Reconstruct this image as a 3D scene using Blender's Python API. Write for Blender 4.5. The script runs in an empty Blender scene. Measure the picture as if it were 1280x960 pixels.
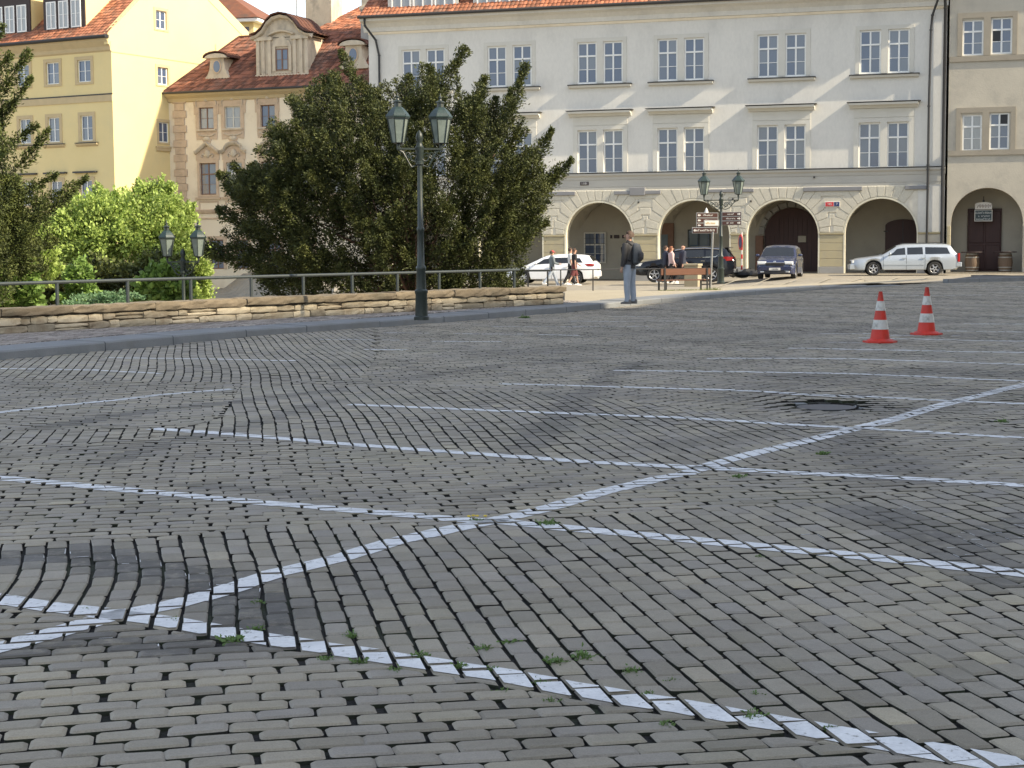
import bpy, bmesh, math, random
import numpy as np
from mathutils import Vector, Matrix
random.seed(7); rng = np.random.default_rng(7)
SC = bpy.context.scene
COL = SC.collection
R = math.radians

# ------------------------------------------------------------------ camera
FPX = 2050.0
PITCH = math.atan(176 / FPX); ROLL = R(.4)
_F = Vector((0, math.cos(PITCH), -math.sin(PITCH))); _U0 = Vector((0, math.sin(PITCH), math.cos(PITCH))); _R0 = Vector((1, 0, 0))
_R = math.cos(ROLL) * _R0 - math.sin(ROLL) * _U0
_U = math.sin(ROLL) * _R0 + math.cos(ROLL) * _U0
CAM = Vector((0, 0, 1.6))
cd = bpy.data.cameras.new('camera'); cam = bpy.data.objects.new('camera', cd); COL.objects.link(cam)
cd.sensor_width = 36; cd.lens = FPX / 1280 * 36; cd.clip_end = 3000; cd.clip_start = .1
cam.matrix_world = Matrix(((_R.x, _U.x, -_F.x, CAM.x), (_R.y, _U.y, -_F.y, CAM.y), (_R.z, _U.z, -_F.z, CAM.z), (0, 0, 0, 1)))
SC.camera = cam

# ------------------------------------------------------------------ light
SUN_EL, SUN_AZ = R(35), R(114.6)          # azimuth clockwise from +Y
w = bpy.data.worlds.new('World'); SC.world = w; w.use_nodes = True
nt = w.node_tree
sky = nt.nodes.new('ShaderNodeTexSky'); sky.sky_type = 'NISHITA'; sky.sun_disc = False
sky.sun_elevation = SUN_EL; sky.sun_rotation = SUN_AZ; sky.air_density = 1.0; sky.dust_density = 1.0; sky.ozone_density = 1.0
bg = nt.nodes['Background']; bg.inputs[1].default_value = .15
hsv = nt.nodes.new('ShaderNodeHueSaturation'); hsv.inputs['Saturation'].default_value = .56
nt.links.new(sky.outputs[0], hsv.inputs['Color']); nt.links.new(hsv.outputs[0], bg.inputs[0])
sd = bpy.data.lights.new('sun', 'SUN'); sd.energy = 3.9; sd.angle = R(.5); sd.color = (1, .87, .66)
so = bpy.data.objects.new('sun', sd); COL.objects.link(so)
_sd = Vector((math.sin(SUN_AZ) * math.cos(SUN_EL), math.cos(SUN_AZ) * math.cos(SUN_EL), math.sin(SUN_EL)))
so.rotation_euler = (-_sd).to_track_quat('-Z', 'Y').to_euler()
SC.view_settings.view_transform = 'Standard'; SC.view_settings.look = 'None'
SC.view_settings.exposure = 1.1; SC.view_settings.gamma = 1
SC.cycles.max_bounces = 6; SC.cycles.diffuse_bounces = 4; SC.cycles.glossy_bounces = 3
SC.cycles.transparent_max_bounces = 6; SC.cycles.use_denoising = True

# ------------------------------------------------------------------ helpers
def ray(u, v): return _F + _R * ((u - 640) / FPX) - _U * ((v - 480) / FPX)
def gp(u, v, z=0.):
    d = ray(u, v); return CAM + d * ((z - CAM.z) / d.z)
def at(u, v, Y):
    d = ray(u, v); return CAM + d * (Y / d.y)
def proj_np(P):
    d = P - np.array(CAM); F, Rr, U = np.array(_F), np.array(_R), np.array(_U)
    wv = np.maximum(d @ F, .05)
    return 640 + FPX * (d @ Rr) / wv, 480 - FPX * (d @ U) / wv

def tag(o, label=None, cat=None, group=None, kind=None):
    if label: o['label'] = label
    if cat: o['category'] = cat
    if group: o['group'] = group
    if kind: o['kind'] = kind
    return o
def empty(name, loc=(0, 0, 0), rz=0., label=None, cat=None, group=None):
    o = bpy.data.objects.new(name, None); o.empty_display_size = .1; COL.objects.link(o)
    o.location = loc; o.rotation_euler = (0, 0, rz)
    return tag(o, label, cat, group)
def link_mesh(name, me, parent=None, loc=None, rz=0., kind=None):
    o = bpy.data.objects.new(name, me); COL.objects.link(o)
    if parent is not None: o.parent = parent
    if loc is not None: o.location = loc
    if rz: o.rotation_euler = (0, 0, rz)
    if kind: o['kind'] = kind
    return o
def copy_tree(o, parent=None):
    c = o.copy(); COL.objects.link(c); c.parent = parent
    for ch in list(o.children): copy_tree(ch, c)
    return c

class MB:
    def __init__(s): s.v = []; s.f = []
    def quad(s, a, b, c, d):
        n = len(s.v); s.v += [tuple(a), tuple(b), tuple(c), tuple(d)]; s.f.append((n, n+1, n+2, n+3)); return s
    def poly(s, pts):
        n = len(s.v); s.v += [tuple(p) for p in pts]; s.f.append(tuple(range(n, n+len(pts)))); return s
    def box(s, x0, x1, y0, y1, z0, z1):
        n = len(s.v)
        s.v += [(x0,y0,z0),(x1,y0,z0),(x1,y1,z0),(x0,y1,z0),(x0,y0,z1),(x1,y0,z1),(x1,y1,z1),(x0,y1,z1)]
        s.f += [(n,n+3,n+2,n+1),(n+4,n+5,n+6,n+7),(n,n+1,n+5,n+4),(n+1,n+2,n+6,n+5),(n+2,n+3,n+7,n+6),(n+3,n,n+4,n+7)]; return s
    def cbox(s, x0, x1, y0, y1, z0, z1, c=.01):
        """box whose front (low y) and edges are chamfered"""
        n = len(s.v)
        for y, k in ((y1, 0), (y0 + c, 0), (y0, c)):
            s.v += [(x0+k,y,z0+k),(x1-k,y,z0+k),(x1-k,y,z1-k),(x0+k,y,z1-k)]
        for r in range(2):
            for i in range(4):
                j = (i+1) % 4; s.f.append((n+4*r+i, n+4*r+j, n+4*r+4+j, n+4*r+4+i))
        s.f.append((n+8, n+9, n+10, n+11)); s.f.append((n+3, n+2, n+1, n)); return s
    def prism(s, pts, y0, y1, c=0.):
        """polygon in x,z extruded along y (front at y0), optional front chamfer"""
        n = len(s.v); m = len(pts)
        cx = sum(p[0] for p in pts)/m; cz = sum(p[1] for p in pts)/m
        rings = [(y1, 0), (y0 + c, 0)] + ([(y0, c)] if c else [])
        for y, k in rings:
            for (x, z) in pts:
                d = math.hypot(x-cx, z-cz) or 1
                s.v.append((x - (x-cx)/d*k*1.3, y, z - (z-cz)/d*k*1.3))
        for r in range(len(rings)-1):
            for i in range(m):
                j = (i+1) % m; s.f.append((n+m*r+i, n+m*r+j, n+m*(r+1)+j, n+m*(r+1)+i))
        s.f.append(tuple(range(n+m*(len(rings)-1), n+m*len(rings)))); s.f.append(tuple(reversed(range(n, n+m)))); return s
    def zprism(s, pts, z0, z1):
        n = len(s.v); m = len(pts)
        for z in (z0, z1): s.v += [(x, y, z) for x, y in pts]
        for i in range(m):
            j = (i+1) % m; s.f.append((n+i, n+j, n+m+j, n+m+i))
        s.f.append(tuple(range(n+m, n+2*m))); s.f.append(tuple(reversed(range(n, n+m)))); return s
    def loft(s, rings, close=True, caps=True):
        n = len(s.v); m = len(rings[0])
        for r in rings: s.v += [tuple(p) for p in r]
        for k in range(len(rings)-1):
            for i in range(m if close else m-1):
                j = (i+1) % m; s.f.append((n+m*k+i, n+m*k+j, n+m*(k+1)+j, n+m*(k+1)+i))
        if caps:
            s.f.append(tuple(reversed(range(n, n+m)))); s.f.append(tuple(range(n+m*(len(rings)-1), n+m*len(rings))))
        return s
    def lathe(s, prof, cx=0, cy=0, seg=12, z0=0, rot=0.):
        return s.loft([[(cx + r*math.cos(rot+2*math.pi*i/seg), cy + r*math.sin(rot+2*math.pi*i/seg), z0+z) for i in range(seg)] for r, z in prof])
    def tube(s, pts, rad, seg=6, caps=True, ell=1.):
        pts = [Vector(p) for p in pts]; rings = []
        rr = rad if isinstance(rad, (list, tuple)) else [rad]*len(pts)
        prev = None
        for i, p in enumerate(pts):
            t = (pts[min(i+1, len(pts)-1)] - pts[max(i-1, 0)])
            t = t.normalized() if t.length > 1e-9 else Vector((0, 0, 1))
            if prev is None:
                a = Vector((1, 0, 0)) if abs(t.x) < .8 else Vector((0, 1, 0))
            else: a = prev
            x = (a - t * a.dot(t)).normalized(); y = t.cross(x); prev = x
            rings.append([p + x*rr[i]*math.cos(2*math.pi*k/seg) + y*rr[i]*ell*math.sin(2*math.pi*k/seg) for k in range(seg)])
        return s.loft(rings, caps=caps)
    def ellipsoid(s, c, r, seg=12, rings=8, t0=0., t1=1.):
        L = []
        for k in range(rings+1):
            th = math.pi*(t0 + (t1-t0)*k/rings)
            L.append([(c[0]+r[0]*math.sin(th)*math.cos(2*math.pi*i/seg)+1e-5*math.cos(i), c[1]+r[1]*math.sin(th)*math.sin(2*math.pi*i/seg), c[2]-r[2]*math.cos(th)) for i in range(seg)])
        return s.loft(L)
    def mesh(s, name, mat, smooth=False, recalc=True):
        me = bpy.data.meshes.new(name); me.from_pydata(s.v, [], s.f)
        if recalc:
            bm = bmesh.new(); bm.from_mesh(me); bmesh.ops.recalc_face_normals(bm, faces=bm.faces); bm.to_mesh(me); bm.free()
        if mat: me.materials.append(mat)
        if smooth:
            me.polygons.foreach_set('use_smooth', [True]*len(me.polygons))
            if smooth != 'all': me.set_sharp_from_angle(angle=R(40))
        me.update(); return me
    def build(s, name, mat, parent=None, smooth=False, loc=None, rz=0., kind=None, recalc=True):
        return link_mesh(name, s.mesh(name, mat, smooth, recalc), parent, loc, rz, kind)

def np_mesh(name, V, Q, mat, attrs=None, smooth=False):
    """V (n,3); Q list of face index arrays (k,m)"""
    me = bpy.data.meshes.new(name)
    loops = np.concatenate([q.ravel() for q in Q]).astype(np.int32)
    sizes = np.concatenate([np.full(len(q), q.shape[1]) for q in Q]); starts = np.concatenate([[0], np.cumsum(sizes)[:-1]])
    me.vertices.add(len(V)); me.vertices.foreach_set('co', V.astype(np.float32).ravel())
    me.loops.add(len(loops)); me.loops.foreach_set('vertex_index', loops)
    me.polygons.add(len(sizes)); me.polygons.foreach_set('loop_start', starts.astype(np.int32))
    for k, a in (attrs or {}).items():
        at_ = me.attributes.new(k, 'FLOAT', 'POINT'); at_.data.foreach_set('value', a.astype(np.float32))
    if mat: me.materials.append(mat)
    me.update(calc_edges=True)
    me.polygons.foreach_set('use_smooth', [smooth]*len(sizes))
    me.validate()
    return me

# ------------------------------------------------------------------ materials
MATS = {}
def mat(name, c1, rough=.8, c2=None, vs=2., bump=0., bs=30., metal=0., spec=.5, attr=None, attr_amt=.5, stretch=(1,1,1), detail=5, fine=.0, fs=60., ior=None, trans=0., emis=None, dirt=None, ds=.6, damt=.6, coat=0., contrast=.25):
    if name in MATS: return MATS[name]
    m = bpy.data.materials.new(name); m.use_nodes = True; N = m.node_tree.nodes; L = m.node_tree.links
    b = N['Principled BSDF']; b.inputs['Roughness'].default_value = rough; b.inputs['Metallic'].default_value = metal
    b.inputs['Specular IOR Level'].default_value = spec; b.inputs['Coat Weight'].default_value = coat
    if ior: b.inputs['IOR'].default_value = ior
    if trans: b.inputs['Transmission Weight'].default_value = trans
    tc = N.new('ShaderNodeTexCoord'); mp = N.new('ShaderNodeMapping'); mp.inputs['Scale'].default_value = stretch
    L.new(tc.outputs['Object'], mp.inputs[0])
    def noise(sc, det=detail, r=.6):
        n = N.new('ShaderNodeTexNoise'); n.inputs['Scale'].default_value = sc; n.inputs['Detail'].default_value = det; n.inputs['Roughness'].default_value = r
        L.new(mp.outputs[0], n.inputs['Vector']); return n
    def ramp(src, lo, hi):
        r = N.new('ShaderNodeMapRange'); r.inputs['From Min'].default_value = lo; r.inputs['From Max'].default_value = hi; L.new(src, r.inputs['Value']); return r.outputs[0]
    def mix(fac, a, bb, mode='MIX'):
        x = N.new('ShaderNodeMix'); x.data_type = 'RGBA'; x.blend_type = mode
        for s_, v_ in ((x.inputs[0], fac), (x.inputs[6], a), (x.inputs[7], bb)):
            if hasattr(v_, 'is_linked') or isinstance(v_, bpy.types.NodeSocket): L.new(v_, s_)
            elif isinstance(v_, (int, float)): s_.default_value = v_
            else: s_.default_value = (*v_, 1)
        return x.outputs[2]
    c2 = c2 or tuple(x*.75 for x in c1)
    out = mix(ramp(noise(vs).outputs[0], .5-contrast, .5+contrast), c1, c2)
    if fine: out = mix(ramp(noise(fs, 3).outputs[0], .3, .7), out, mix(1., out, (1-fine,)*3, 'MULTIPLY'))
    if dirt: out = mix(mathn(N, L, ramp(noise(ds, 6, .7).outputs[0], .5, .68), damt), out, dirt)
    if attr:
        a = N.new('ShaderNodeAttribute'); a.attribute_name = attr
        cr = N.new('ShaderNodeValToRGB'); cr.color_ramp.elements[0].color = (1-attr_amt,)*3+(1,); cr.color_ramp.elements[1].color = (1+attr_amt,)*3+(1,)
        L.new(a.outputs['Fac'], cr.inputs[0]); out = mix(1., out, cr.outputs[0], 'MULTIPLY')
    L.new(out, b.inputs['Base Color'])
    if bump:
        bn = N.new('ShaderNodeBump'); bn.inputs['Strength'].default_value = bump; bn.inputs['Distance'].default_value = .02
        L.new(noise(bs, 6).outputs[0], bn.inputs['Height']); L.new(bn.outputs[0], b.inputs['Normal'])
    if emis: b.inputs['Emission Color'].default_value = (*emis, 1); b.inputs['Emission Strength'].default_value = 1
    if name == 'window glass': 
        oi = N.new('ShaderNodeObjectInfo'); L.new(mix(ramp(oi.outputs['Random'], .3, 1.4), out, (.20,.22,.24)), b.inputs['Base Color'])
    MATS[name] = m; return m
def mathn(N, L, s, k):
    x = N.new('ShaderNodeMath'); x.operation = 'MULTIPLY'; L.new(s, x.inputs[0]); x.inputs[1].default_value = k; return x.outputs[0]

M = dict(
 plaster = mat('palace plaster', (.74,.715,.645), .9, (.68,.66,.60), .7, .15, 25, fine=.08, fs=8, dirt=(.50,.485,.44), ds=.35, damt=.5, stretch=(1,1,.5)),
 band = mat('band plaster', (.50,.48,.42), .9, (.43,.41,.36), .8, .15, 25, dirt=(.36,.35,.32), ds=.6, damt=.5, stretch=(.5,1,1.6)),
 rustic = mat('rusticated stone', (.64,.60,.49), .95, (.56,.525,.43), 3., .6, 16, fine=.15, fs=14),
 joint = mat('pale joint plaster', (.76,.72,.61), .9, (.55,.51,.42), 2),
 pier = mat('ochre pier plaster', (.46,.40,.25), .9, (.39,.34,.22), 1.2, .2, 25, dirt=(.33,.30,.24), ds=1., damt=.6),
 jamb = mat('jamb stone', (.74,.70,.56), .9, (.56,.52,.40), 2),
 greyst = mat('grey stone', (.34,.33,.31), .9, (.27,.265,.25), 3, .3, 25),
 greypanel = mat('grey slate cover', (.25,.25,.25), .85, (.21,.21,.22), 2),
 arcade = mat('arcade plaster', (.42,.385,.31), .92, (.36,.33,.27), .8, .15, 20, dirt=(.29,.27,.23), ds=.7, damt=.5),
 white = mat('white joinery', (.84,.84,.80), .5, (.78,.78,.74), 4),
 trim = mat('pale trim plaster', (.64,.62,.55), .85, (.58,.56,.49), 2),
 glass = mat('window glass', (.06,.09,.165), .06, (.075,.105,.17), .5, spec=.5, ior=1.75),
 glass2 = mat('curtained glass', (.28,.29,.29), .15, (.20,.21,.22), 3., spec=.9, ior=1.6, stretch=(3,1,.6)),
 black = mat('black metal', (.02,.021,.022), .5, (.03,.03,.032), 4),
 zinc = mat('dark gutter', (.035,.033,.032), .55, (.05,.045,.04), 3),
 tile = mat('orange roof tile', (.40,.155,.075), .85, (.27,.10,.055), 2.2, .3, 40, attr='tone', attr_amt=.45, dirt=(.13,.10,.075), ds=.9, damt=.7),
 oldtile = mat('weathered red roof tile', (.29,.115,.065), .88, (.15,.065,.045), 2., .3, 40, attr='tone', attr_amt=.5, dirt=(.11,.085,.07), ds=.5, damt=.75),
 yellow = mat('yellow plaster', (.74,.60,.30), .9, (.71,.57,.275), .5, .12, 25, dirt=(.60,.52,.29), ds=.35, damt=.4),
 yellow2 = mat('ochre trim', (.56,.44,.25), .9, (.48,.38,.22), 2),
 cream = mat('cream plaster', (.82,.71,.53), .9, (.76,.65,.47), .8, .15, 22, dirt=(.50,.40,.27), ds=.5, damt=.5),
 ochre = mat('tan stucco', (.60,.46,.32), .92, (.51,.385,.265), 1.8, .5, 18, dirt=(.30,.22,.15), ds=1.5, damt=.5),
 stucco = mat('aged dormer stucco', (.64,.55,.41), .92, (.50,.42,.31), 2.5, .4, 18, dirt=(.24,.21,.17), ds=1.3, damt=.6, stretch=(1,1,.6)),
 brownwood = mat('brown window wood', (.22,.12,.075), .6, (.17,.09,.055), 5),
 darkwood = mat('dark brown cladding', (.045,.026,.024), .6, (.03,.018,.017), 3, stretch=(6,6,1)),
 door = mat('dark red door wood', (.055,.018,.014), .55, (.035,.012,.01), 2, stretch=(8,8,1)),
 beige = mat('beige rough plaster', (.56,.51,.41), .92, (.46,.42,.34), .9, .35, 14, dirt=(.36,.33,.28), ds=.45, damt=.55),
 beige2 = mat('brown-grey stone trim', (.36,.32,.25), .9, (.30,.265,.21), 2, .3, 25),
 castiron = mat('green cast iron', (.012,.021,.017), .45, (.02,.03,.025), 6, .1, 50, spec=.6),
 castcopper = mat('verdigris copper roof', (.022,.045,.04), .45, (.015,.03,.028), 14, .2, 40, spec=.6),
 lampglass = mat('frosted lamp glass', (.22,.26,.23), .2, (.14,.17,.155), 8, spec=.5),
 rail = mat('grey painted rail', (.045,.055,.055), .5, (.03,.038,.038), 8, spec=.4),
 coping = mat('brown coping stone', (.24,.19,.125), .95, (.15,.12,.08), 3., .7, 14, attr='tone', attr_amt=.2, dirt=(.10,.09,.06), ds=1.6, damt=.6),
 wallst = mat('yellow sandstone', (.53,.46,.33), .95, (.43,.36,.25), 3.5, .45, 12, attr='tone', attr_amt=.42, dirt=(.24,.17,.10), ds=2.4, damt=.7, fine=.12, fs=25),
 mortar = mat('wall mortar', (.13,.105,.075), .95, (.08,.065,.05), 6, .6, 20),
 kerb = mat('granite kerb', (.24,.25,.255), .8, (.19,.20,.205), 2, .25, 40, fine=.15, fs=90, dirt=(.15,.145,.13), ds=1.5, damt=.5),
 asphalt = mat('grey asphalt', (.10,.10,.10), .9, (.08,.08,.08), 2, .3, 60),
 wood = mat('bench wood', (.17,.07,.038), .6, (.12,.05,.026), 3, .2, 20, stretch=(1,12,12)),
 binst = mat('exposed concrete', (.40,.34,.23), .9, (.33,.28,.19), 6, .3, 40),
 red = mat('cone red', (.62,.035,.018), .55, (.5,.03,.018), 6, .05, 30, dirt=(.22,.05,.035), ds=5, damt=.7),
 refl = mat('cone white sleeve', (.62,.61,.57), .4, (.5,.49,.45), 7, dirt=(.18,.17,.15), ds=7, damt=.8),
 rubber = mat('black rubber', (.018,.018,.018), .8, (.025,.025,.025), 8),
 alloy = mat('alloy rim', (.62,.63,.65), .28, (.5,.5,.52), 6, metal=.7),
 carw = mat('white car paint', (.80,.81,.82), .25, (.77,.78,.79), 2, coat=.5),
 carb = mat('black car paint', (.006,.007,.012), .2, (.005,.006,.010), 2, spec=.35, coat=.35),
 carn = mat('navy car paint', (.025,.033,.085), .22, (.02,.028,.07), 2, coat=.8),
 cars = mat('silver blue car paint', (.46,.50,.54), .3, (.43,.47,.51), 2, metal=.35, coat=.4),
 cglass = mat('car glass', (.012,.014,.016), .05, (.02,.022,.024), 2, spec=.7, ior=1.5),
 chrome = mat('chrome', (.7,.7,.7), .15, (.65,.65,.65), 4, metal=1),
 lens = mat('headlight lens', (.75,.77,.78), .12, (.6,.62,.63), 6, spec=.8),
 tail = mat('tail light', (.45,.012,.012), .2, (.35,.01,.01), 5, spec=.7),
 plastic = mat('dark plastic', (.03,.03,.032), .6, (.025,.025,.027), 5),
 brown = mat('brown sign face', (.075,.03,.022), .45, (.06,.025,.018), 4),
 signw = mat('sign white', (.72,.70,.66), .45, (.66,.64,.6), 5),
 signy = mat('sign ochre print', (.62,.42,.16), .5, (.55,.36,.13), 5),
 galv = mat('galvanised steel', (.34,.335,.32), .45, (.26,.26,.25), 8, metal=.4),
 signred = mat('sign red', (.62,.035,.04), .4, (.55,.03,.035), 5),
 signblue = mat('sign navy', (.03,.05,.16), .4, (.028,.045,.14), 5),
 barrel = mat('barrel oak', (.15,.10,.065), .7, (.10,.07,.045), 4, .3, 18, stretch=(5,5,1)),
 board = mat('slate board', (.05,.075,.085), .7, (.06,.085,.095), 4),
 chalk = mat('chalk', (.7,.72,.72), .9),
 skin = mat('skin', (.52,.31,.22), .6, (.47,.27,.19), 6),
 hairb = mat('brown hair', (.06,.035,.02), .7, (.09,.05,.03), 20),
 hairr = mat('reddish hair', (.26,.10,.045), .7, (.2,.08,.04), 20),
 jacket = mat('charcoal jacket', (.06,.056,.054), .75, (.035,.033,.033), 9, .4, 14),
 jeans = mat('light jeans', (.38,.42,.48), .85, (.27,.31,.36), 5, .3, 16),
 shoe = mat('grey shoe', (.16,.15,.14), .7), shoew = mat('white shoe', (.75,.74,.72), .6),
 pack = mat('grey backpack', (.11,.115,.12), .8, (.07,.075,.08), 6, .3, 20),
 cloth_w = mat('white cloth', (.76,.75,.72), .85), cloth_k = mat('black cloth', (.02,.019,.02), .85),
 cloth_n = mat('navy cloth', (.03,.035,.06), .8), cloth_p = mat('pale pink cloth', (.62,.44,.42), .85),
 cloth_r = mat('red cap cloth', (.62,.06,.07), .8), cloth_g = mat('grey green cloth', (.17,.20,.21), .8), cloth_m = mat('maroon cloth', (.14,.035,.035), .85),
 bark = mat('yew bark', (.17,.10,.07), .9, (.10,.06,.045), 4, .8, 14, stretch=(1,1,.3)),
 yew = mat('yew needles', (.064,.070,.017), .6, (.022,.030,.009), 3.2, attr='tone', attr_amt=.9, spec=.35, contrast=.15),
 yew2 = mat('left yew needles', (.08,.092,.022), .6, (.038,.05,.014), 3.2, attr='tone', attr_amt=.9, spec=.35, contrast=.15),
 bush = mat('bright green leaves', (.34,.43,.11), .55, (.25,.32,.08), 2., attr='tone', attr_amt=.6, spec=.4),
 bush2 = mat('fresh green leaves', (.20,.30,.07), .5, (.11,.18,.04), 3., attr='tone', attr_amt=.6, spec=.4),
 bush3 = mat('blue green needles', (.16,.26,.12), .6, (.10,.18,.09), 3., attr='tone', attr_amt=.5),
 weed = mat('weed leaves', (.13,.21,.055), .6, (.08,.14,.035), 9),
 grass = mat('thin grass', (.18,.21,.05), .8, (.10,.13,.03), 9),
)
# translucency for leaves
for k in ('yew','yew2','bush','bush2','bush3','weed'):
    m_ = M[k]; N = m_.node_tree.nodes; L = m_.node_tree.links; b = N['Principled BSDF']
    tr = N.new('ShaderNodeBsdfTranslucent'); ms = N.new('ShaderNodeMixShader'); ms.inputs[0].default_value = .35 if k[0] == 'b' else .15
    src = b.inputs['Base Color'].links[0].from_socket; L.new(src, tr.inputs[0]); L.new(b.outputs[0], ms.inputs[1]); L.new(tr.outputs[0], ms.inputs[2]); L.new(ms.outputs[0], N['Material Output'].inputs[0])
# ================================================================== SETTING: the cobbled square
# setts in alternating fields; field borders follow the parking bay lines
def interp(pts):
    xs = np.array([p[0] for p in pts], float); ys = np.array([p[1] for p in pts], float)
    def f(u):
        r = np.interp(u, xs, ys)
        s0 = (ys[1]-ys[0])/(xs[1]-xs[0]); s1 = (ys[-1]-ys[-2])/(xs[-1]-xs[-2])
        r = np.where(u < xs[0], ys[0]+s0*(u-xs[0]), r); return np.where(u > xs[-1], ys[-1]+s1*(u-xs[-1]), r)
    return f
L1 = [(-80,741),(0,752),(67,763),(143,771),(217,781),(283,793),(367,806),(427,814),(554,833),(627,843),(710,859),(794,873),(854,881),(914,892),(1004,907),(1087,923),(1187,940),(1280,957),(1380,975)]
L2 = [(-60,592),(0,598),(143,612),(283,625),(427,637),(560,648),(634,653),(710,660),(794,668),(854,674),(987,687),(1121,700),(1280,717),(1360,727)]
L3 = [(190,538),(287,544),(427,554),(627,567),(727,575),(854,583),(987,592),(1121,600),(1280,610),(1350,615)]
L4 = [(437,506),(660,515),(854,523),(1021,533),(1154,540),(1280,547),(1340,550)]
L5 = [(624,480),(854,487),(1040,493),(1187,500),(1280,503),(1330,505)]
L6 = [(767,462),(854,463),(1067,468),(1280,477),(1330,479)]
L7 = [(884,447),(1061,449),(1280,456),(1330,458)]
L8 = [(985,435.5),(1139,438),(1280,439.5),(1320,440)]
DL = [(-60,829),(0,813),(67,795),(143,773),(217,758),(283,740),(343,720),(427,701),(494,679),(560,663),(620,650),(694,633),(760,613),(827,596),(854,592),(894,580),(971,560),(1067,537),(1137,517),(1204,498),(1280,482),(1350,467)]
T1 = [(-60,522),(0,516),(93,506),(200,493),(290,486)]
T2 = [(-40,461),(0,462),(117,464),(200,467)]
T3 = [(133,447),(283,449),(370,451)]
B1 = interp([(x, y+5) for x, y in L1])
B2 = interp([(0,678),(210,672),(430,653),(600,653),(760,640),(1000,624),(1280,600)])
B3 = interp([(-60,562),(0,558),(120,556),(190,547)] + [(x, y+3) for x, y in L3[1:6]] + [(900,588),(1060,548),(1280,520)])
B4 = interp([(-60,541),(0,540),(230,538),(282,520),(300,472),(430,481),(700,493),(960,522),(1060,549),(1280,640)])
B5 = interp([(-60,476),(0,476),(200,478),(440,474),(470,440),(1280,380)])
ALPHA = R(10.8)
def warp(P):
    x, y = P[:, 0], P[:, 1]
    dx = .034*np.sin(y*2.6+.55*x+1.2)*np.clip(1.05-np.abs(x+2.3)*.75, .05, .8)*np.clip((13-y)/4,.2,1) + .022*np.sin(y*.9-.4*x) + .07*np.sin(.31*y+.2*x+2)
    dy = .022*np.sin(x*1.7+.5*y+.4) + .06*np.sin(x*.55+.3*y) + .10*np.sin(x*.23-.17*y)
    return np.stack([x+dx, y+dy], 1)
def ground_z(x, y):
    return .006*np.sin(x*1.1+.4*y) + .006*np.sin(y*.8-.5*x+1) + .004*np.sin(x*2.3+y*1.9)
KERB = [(-7.80,22.1),(-7.26,23.2),(-6.12,25.56),(-4.72,28.44),(-2.88,31.13),(-.67,34.75),(2.15,39.78),(4.0,43.4),(6.0,47.19),(9.27,52.72),(11.6,56.0),(13.97,58.42)]
KERB = [(-13.6,10.0),(-10.4,16.7)] + KERB
kY = np.array([p[1] for p in KERB]); kX = np.array([p[0] for p in KERB])
def kerb_x(y): return np.interp(y, kY, kX)

STAINS = [  # pixel polyline, half width m, strength, kind
 ([(20,700),(100,692),(170,712),(260,725),(330,765),(300,800)], .22, .85), ([(0,822),(110,800),(230,812)], .16, .8),
 ([(60,535),(200,512),(330,498),(420,486)], .14, .6), ([(130,580),(210,553),(285,540),(420,500)], .12, .45), ([(640,568),(690,530),(760,470),(800,452)], .16, .5),
 ([(500,474),(620,458),(740,448)], .2, .4), ([(1050,545),(1110,575),(1120,600)], .35, .45), ([(1100,640),(1200,690),(1250,720)], .2, .65), ([(1180,690),(1290,650)], .15, .6),
 ([(560,640),(600,620),(700,600),(830,600)], .12, .35), ([(240,605),(330,612),(430,625)], .1, .5), ([(850,555),(960,540),(1080,520),(1180,510)], .25, .35), ([(700,495),(900,500),(980,480)], .3, .3),
 ([(1000,470),(1150,465),(1270,470)], .5, .4), ([(640,440),(900,425),(1200,400)], .5, .35), ([(0,480),(150,485),(300,470)], .5, .25), ([(700,420),(1000,410)], .6, .3), ([(1020,505),(1060,508)], .5, .45)]
def seg_dist(P, A, B):
    d = B-A; t = np.clip(((P-A) @ d)/(d @ d), 0, 1); return np.linalg.norm(P-(A+t[:, None]*d), axis=1)
def stain_at(P):
    s = np.zeros(len(P))
    for pl, wd, st in STAINS:
        g = [np.array(gp(*q)[:2]) for q in pl]
        dd = np.min([seg_dist(P, g[i], g[i+1]) for i in range(len(g)-1)], axis=0)
        s = np.maximum(s, min(1, st*1.05)*np.clip(1.6-dd/wd, 0, 1))
    return s

def in_view(P):
    return (P[:, 1] > 3.6) & (P[:, 1] < 63) & (np.abs(P[:, 0]) < .325*P[:, 1]+1.3) & (P[:, 0] > kerb_x(P[:, 1])+.02) & ~((P[:, 1] > 58.2) & (P[:, 0] < 14.6))
LS, WS = .215, .118
def grid(vert):
    """centres and corners of a running bond; vert: courses run away from the camera"""
    ca, sa = math.cos(ALPHA), math.sin(ALPHA)
    ex = np.array([ca, sa]); ey = np.array([-sa, ca])      # ey leans left, ex rises right
    if vert: a, b = ey, ex
    else: a, b = ex, ey
    n1 = int(70/LS); n2 = int(75/WS)
    I, J = np.meshgrid(np.arange(-n1, n1), np.arange(-n2, n2), indexing='ij'); I = I.ravel(); J = J.ravel()
    jit = (rng.random(len(I))-.5)*.05; off = (J % 2)*.5*LS + rng.normal(0, .012, 4*n2+2)[J]
    c = np.outer(I*LS+off+jit*.5, a) + np.outer(J*WS, b)
    c = c[in_view(c)] if True else c
    return c, a, b
def regions(C):
    P3 = np.c_[C, np.zeros(len(C))]; u, v = proj_np(P3)
    return u, v, (v-B1(u)), (v-B2(u)), (v-B3(u)), (v-B4(u)), (v-B5(u))
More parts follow.
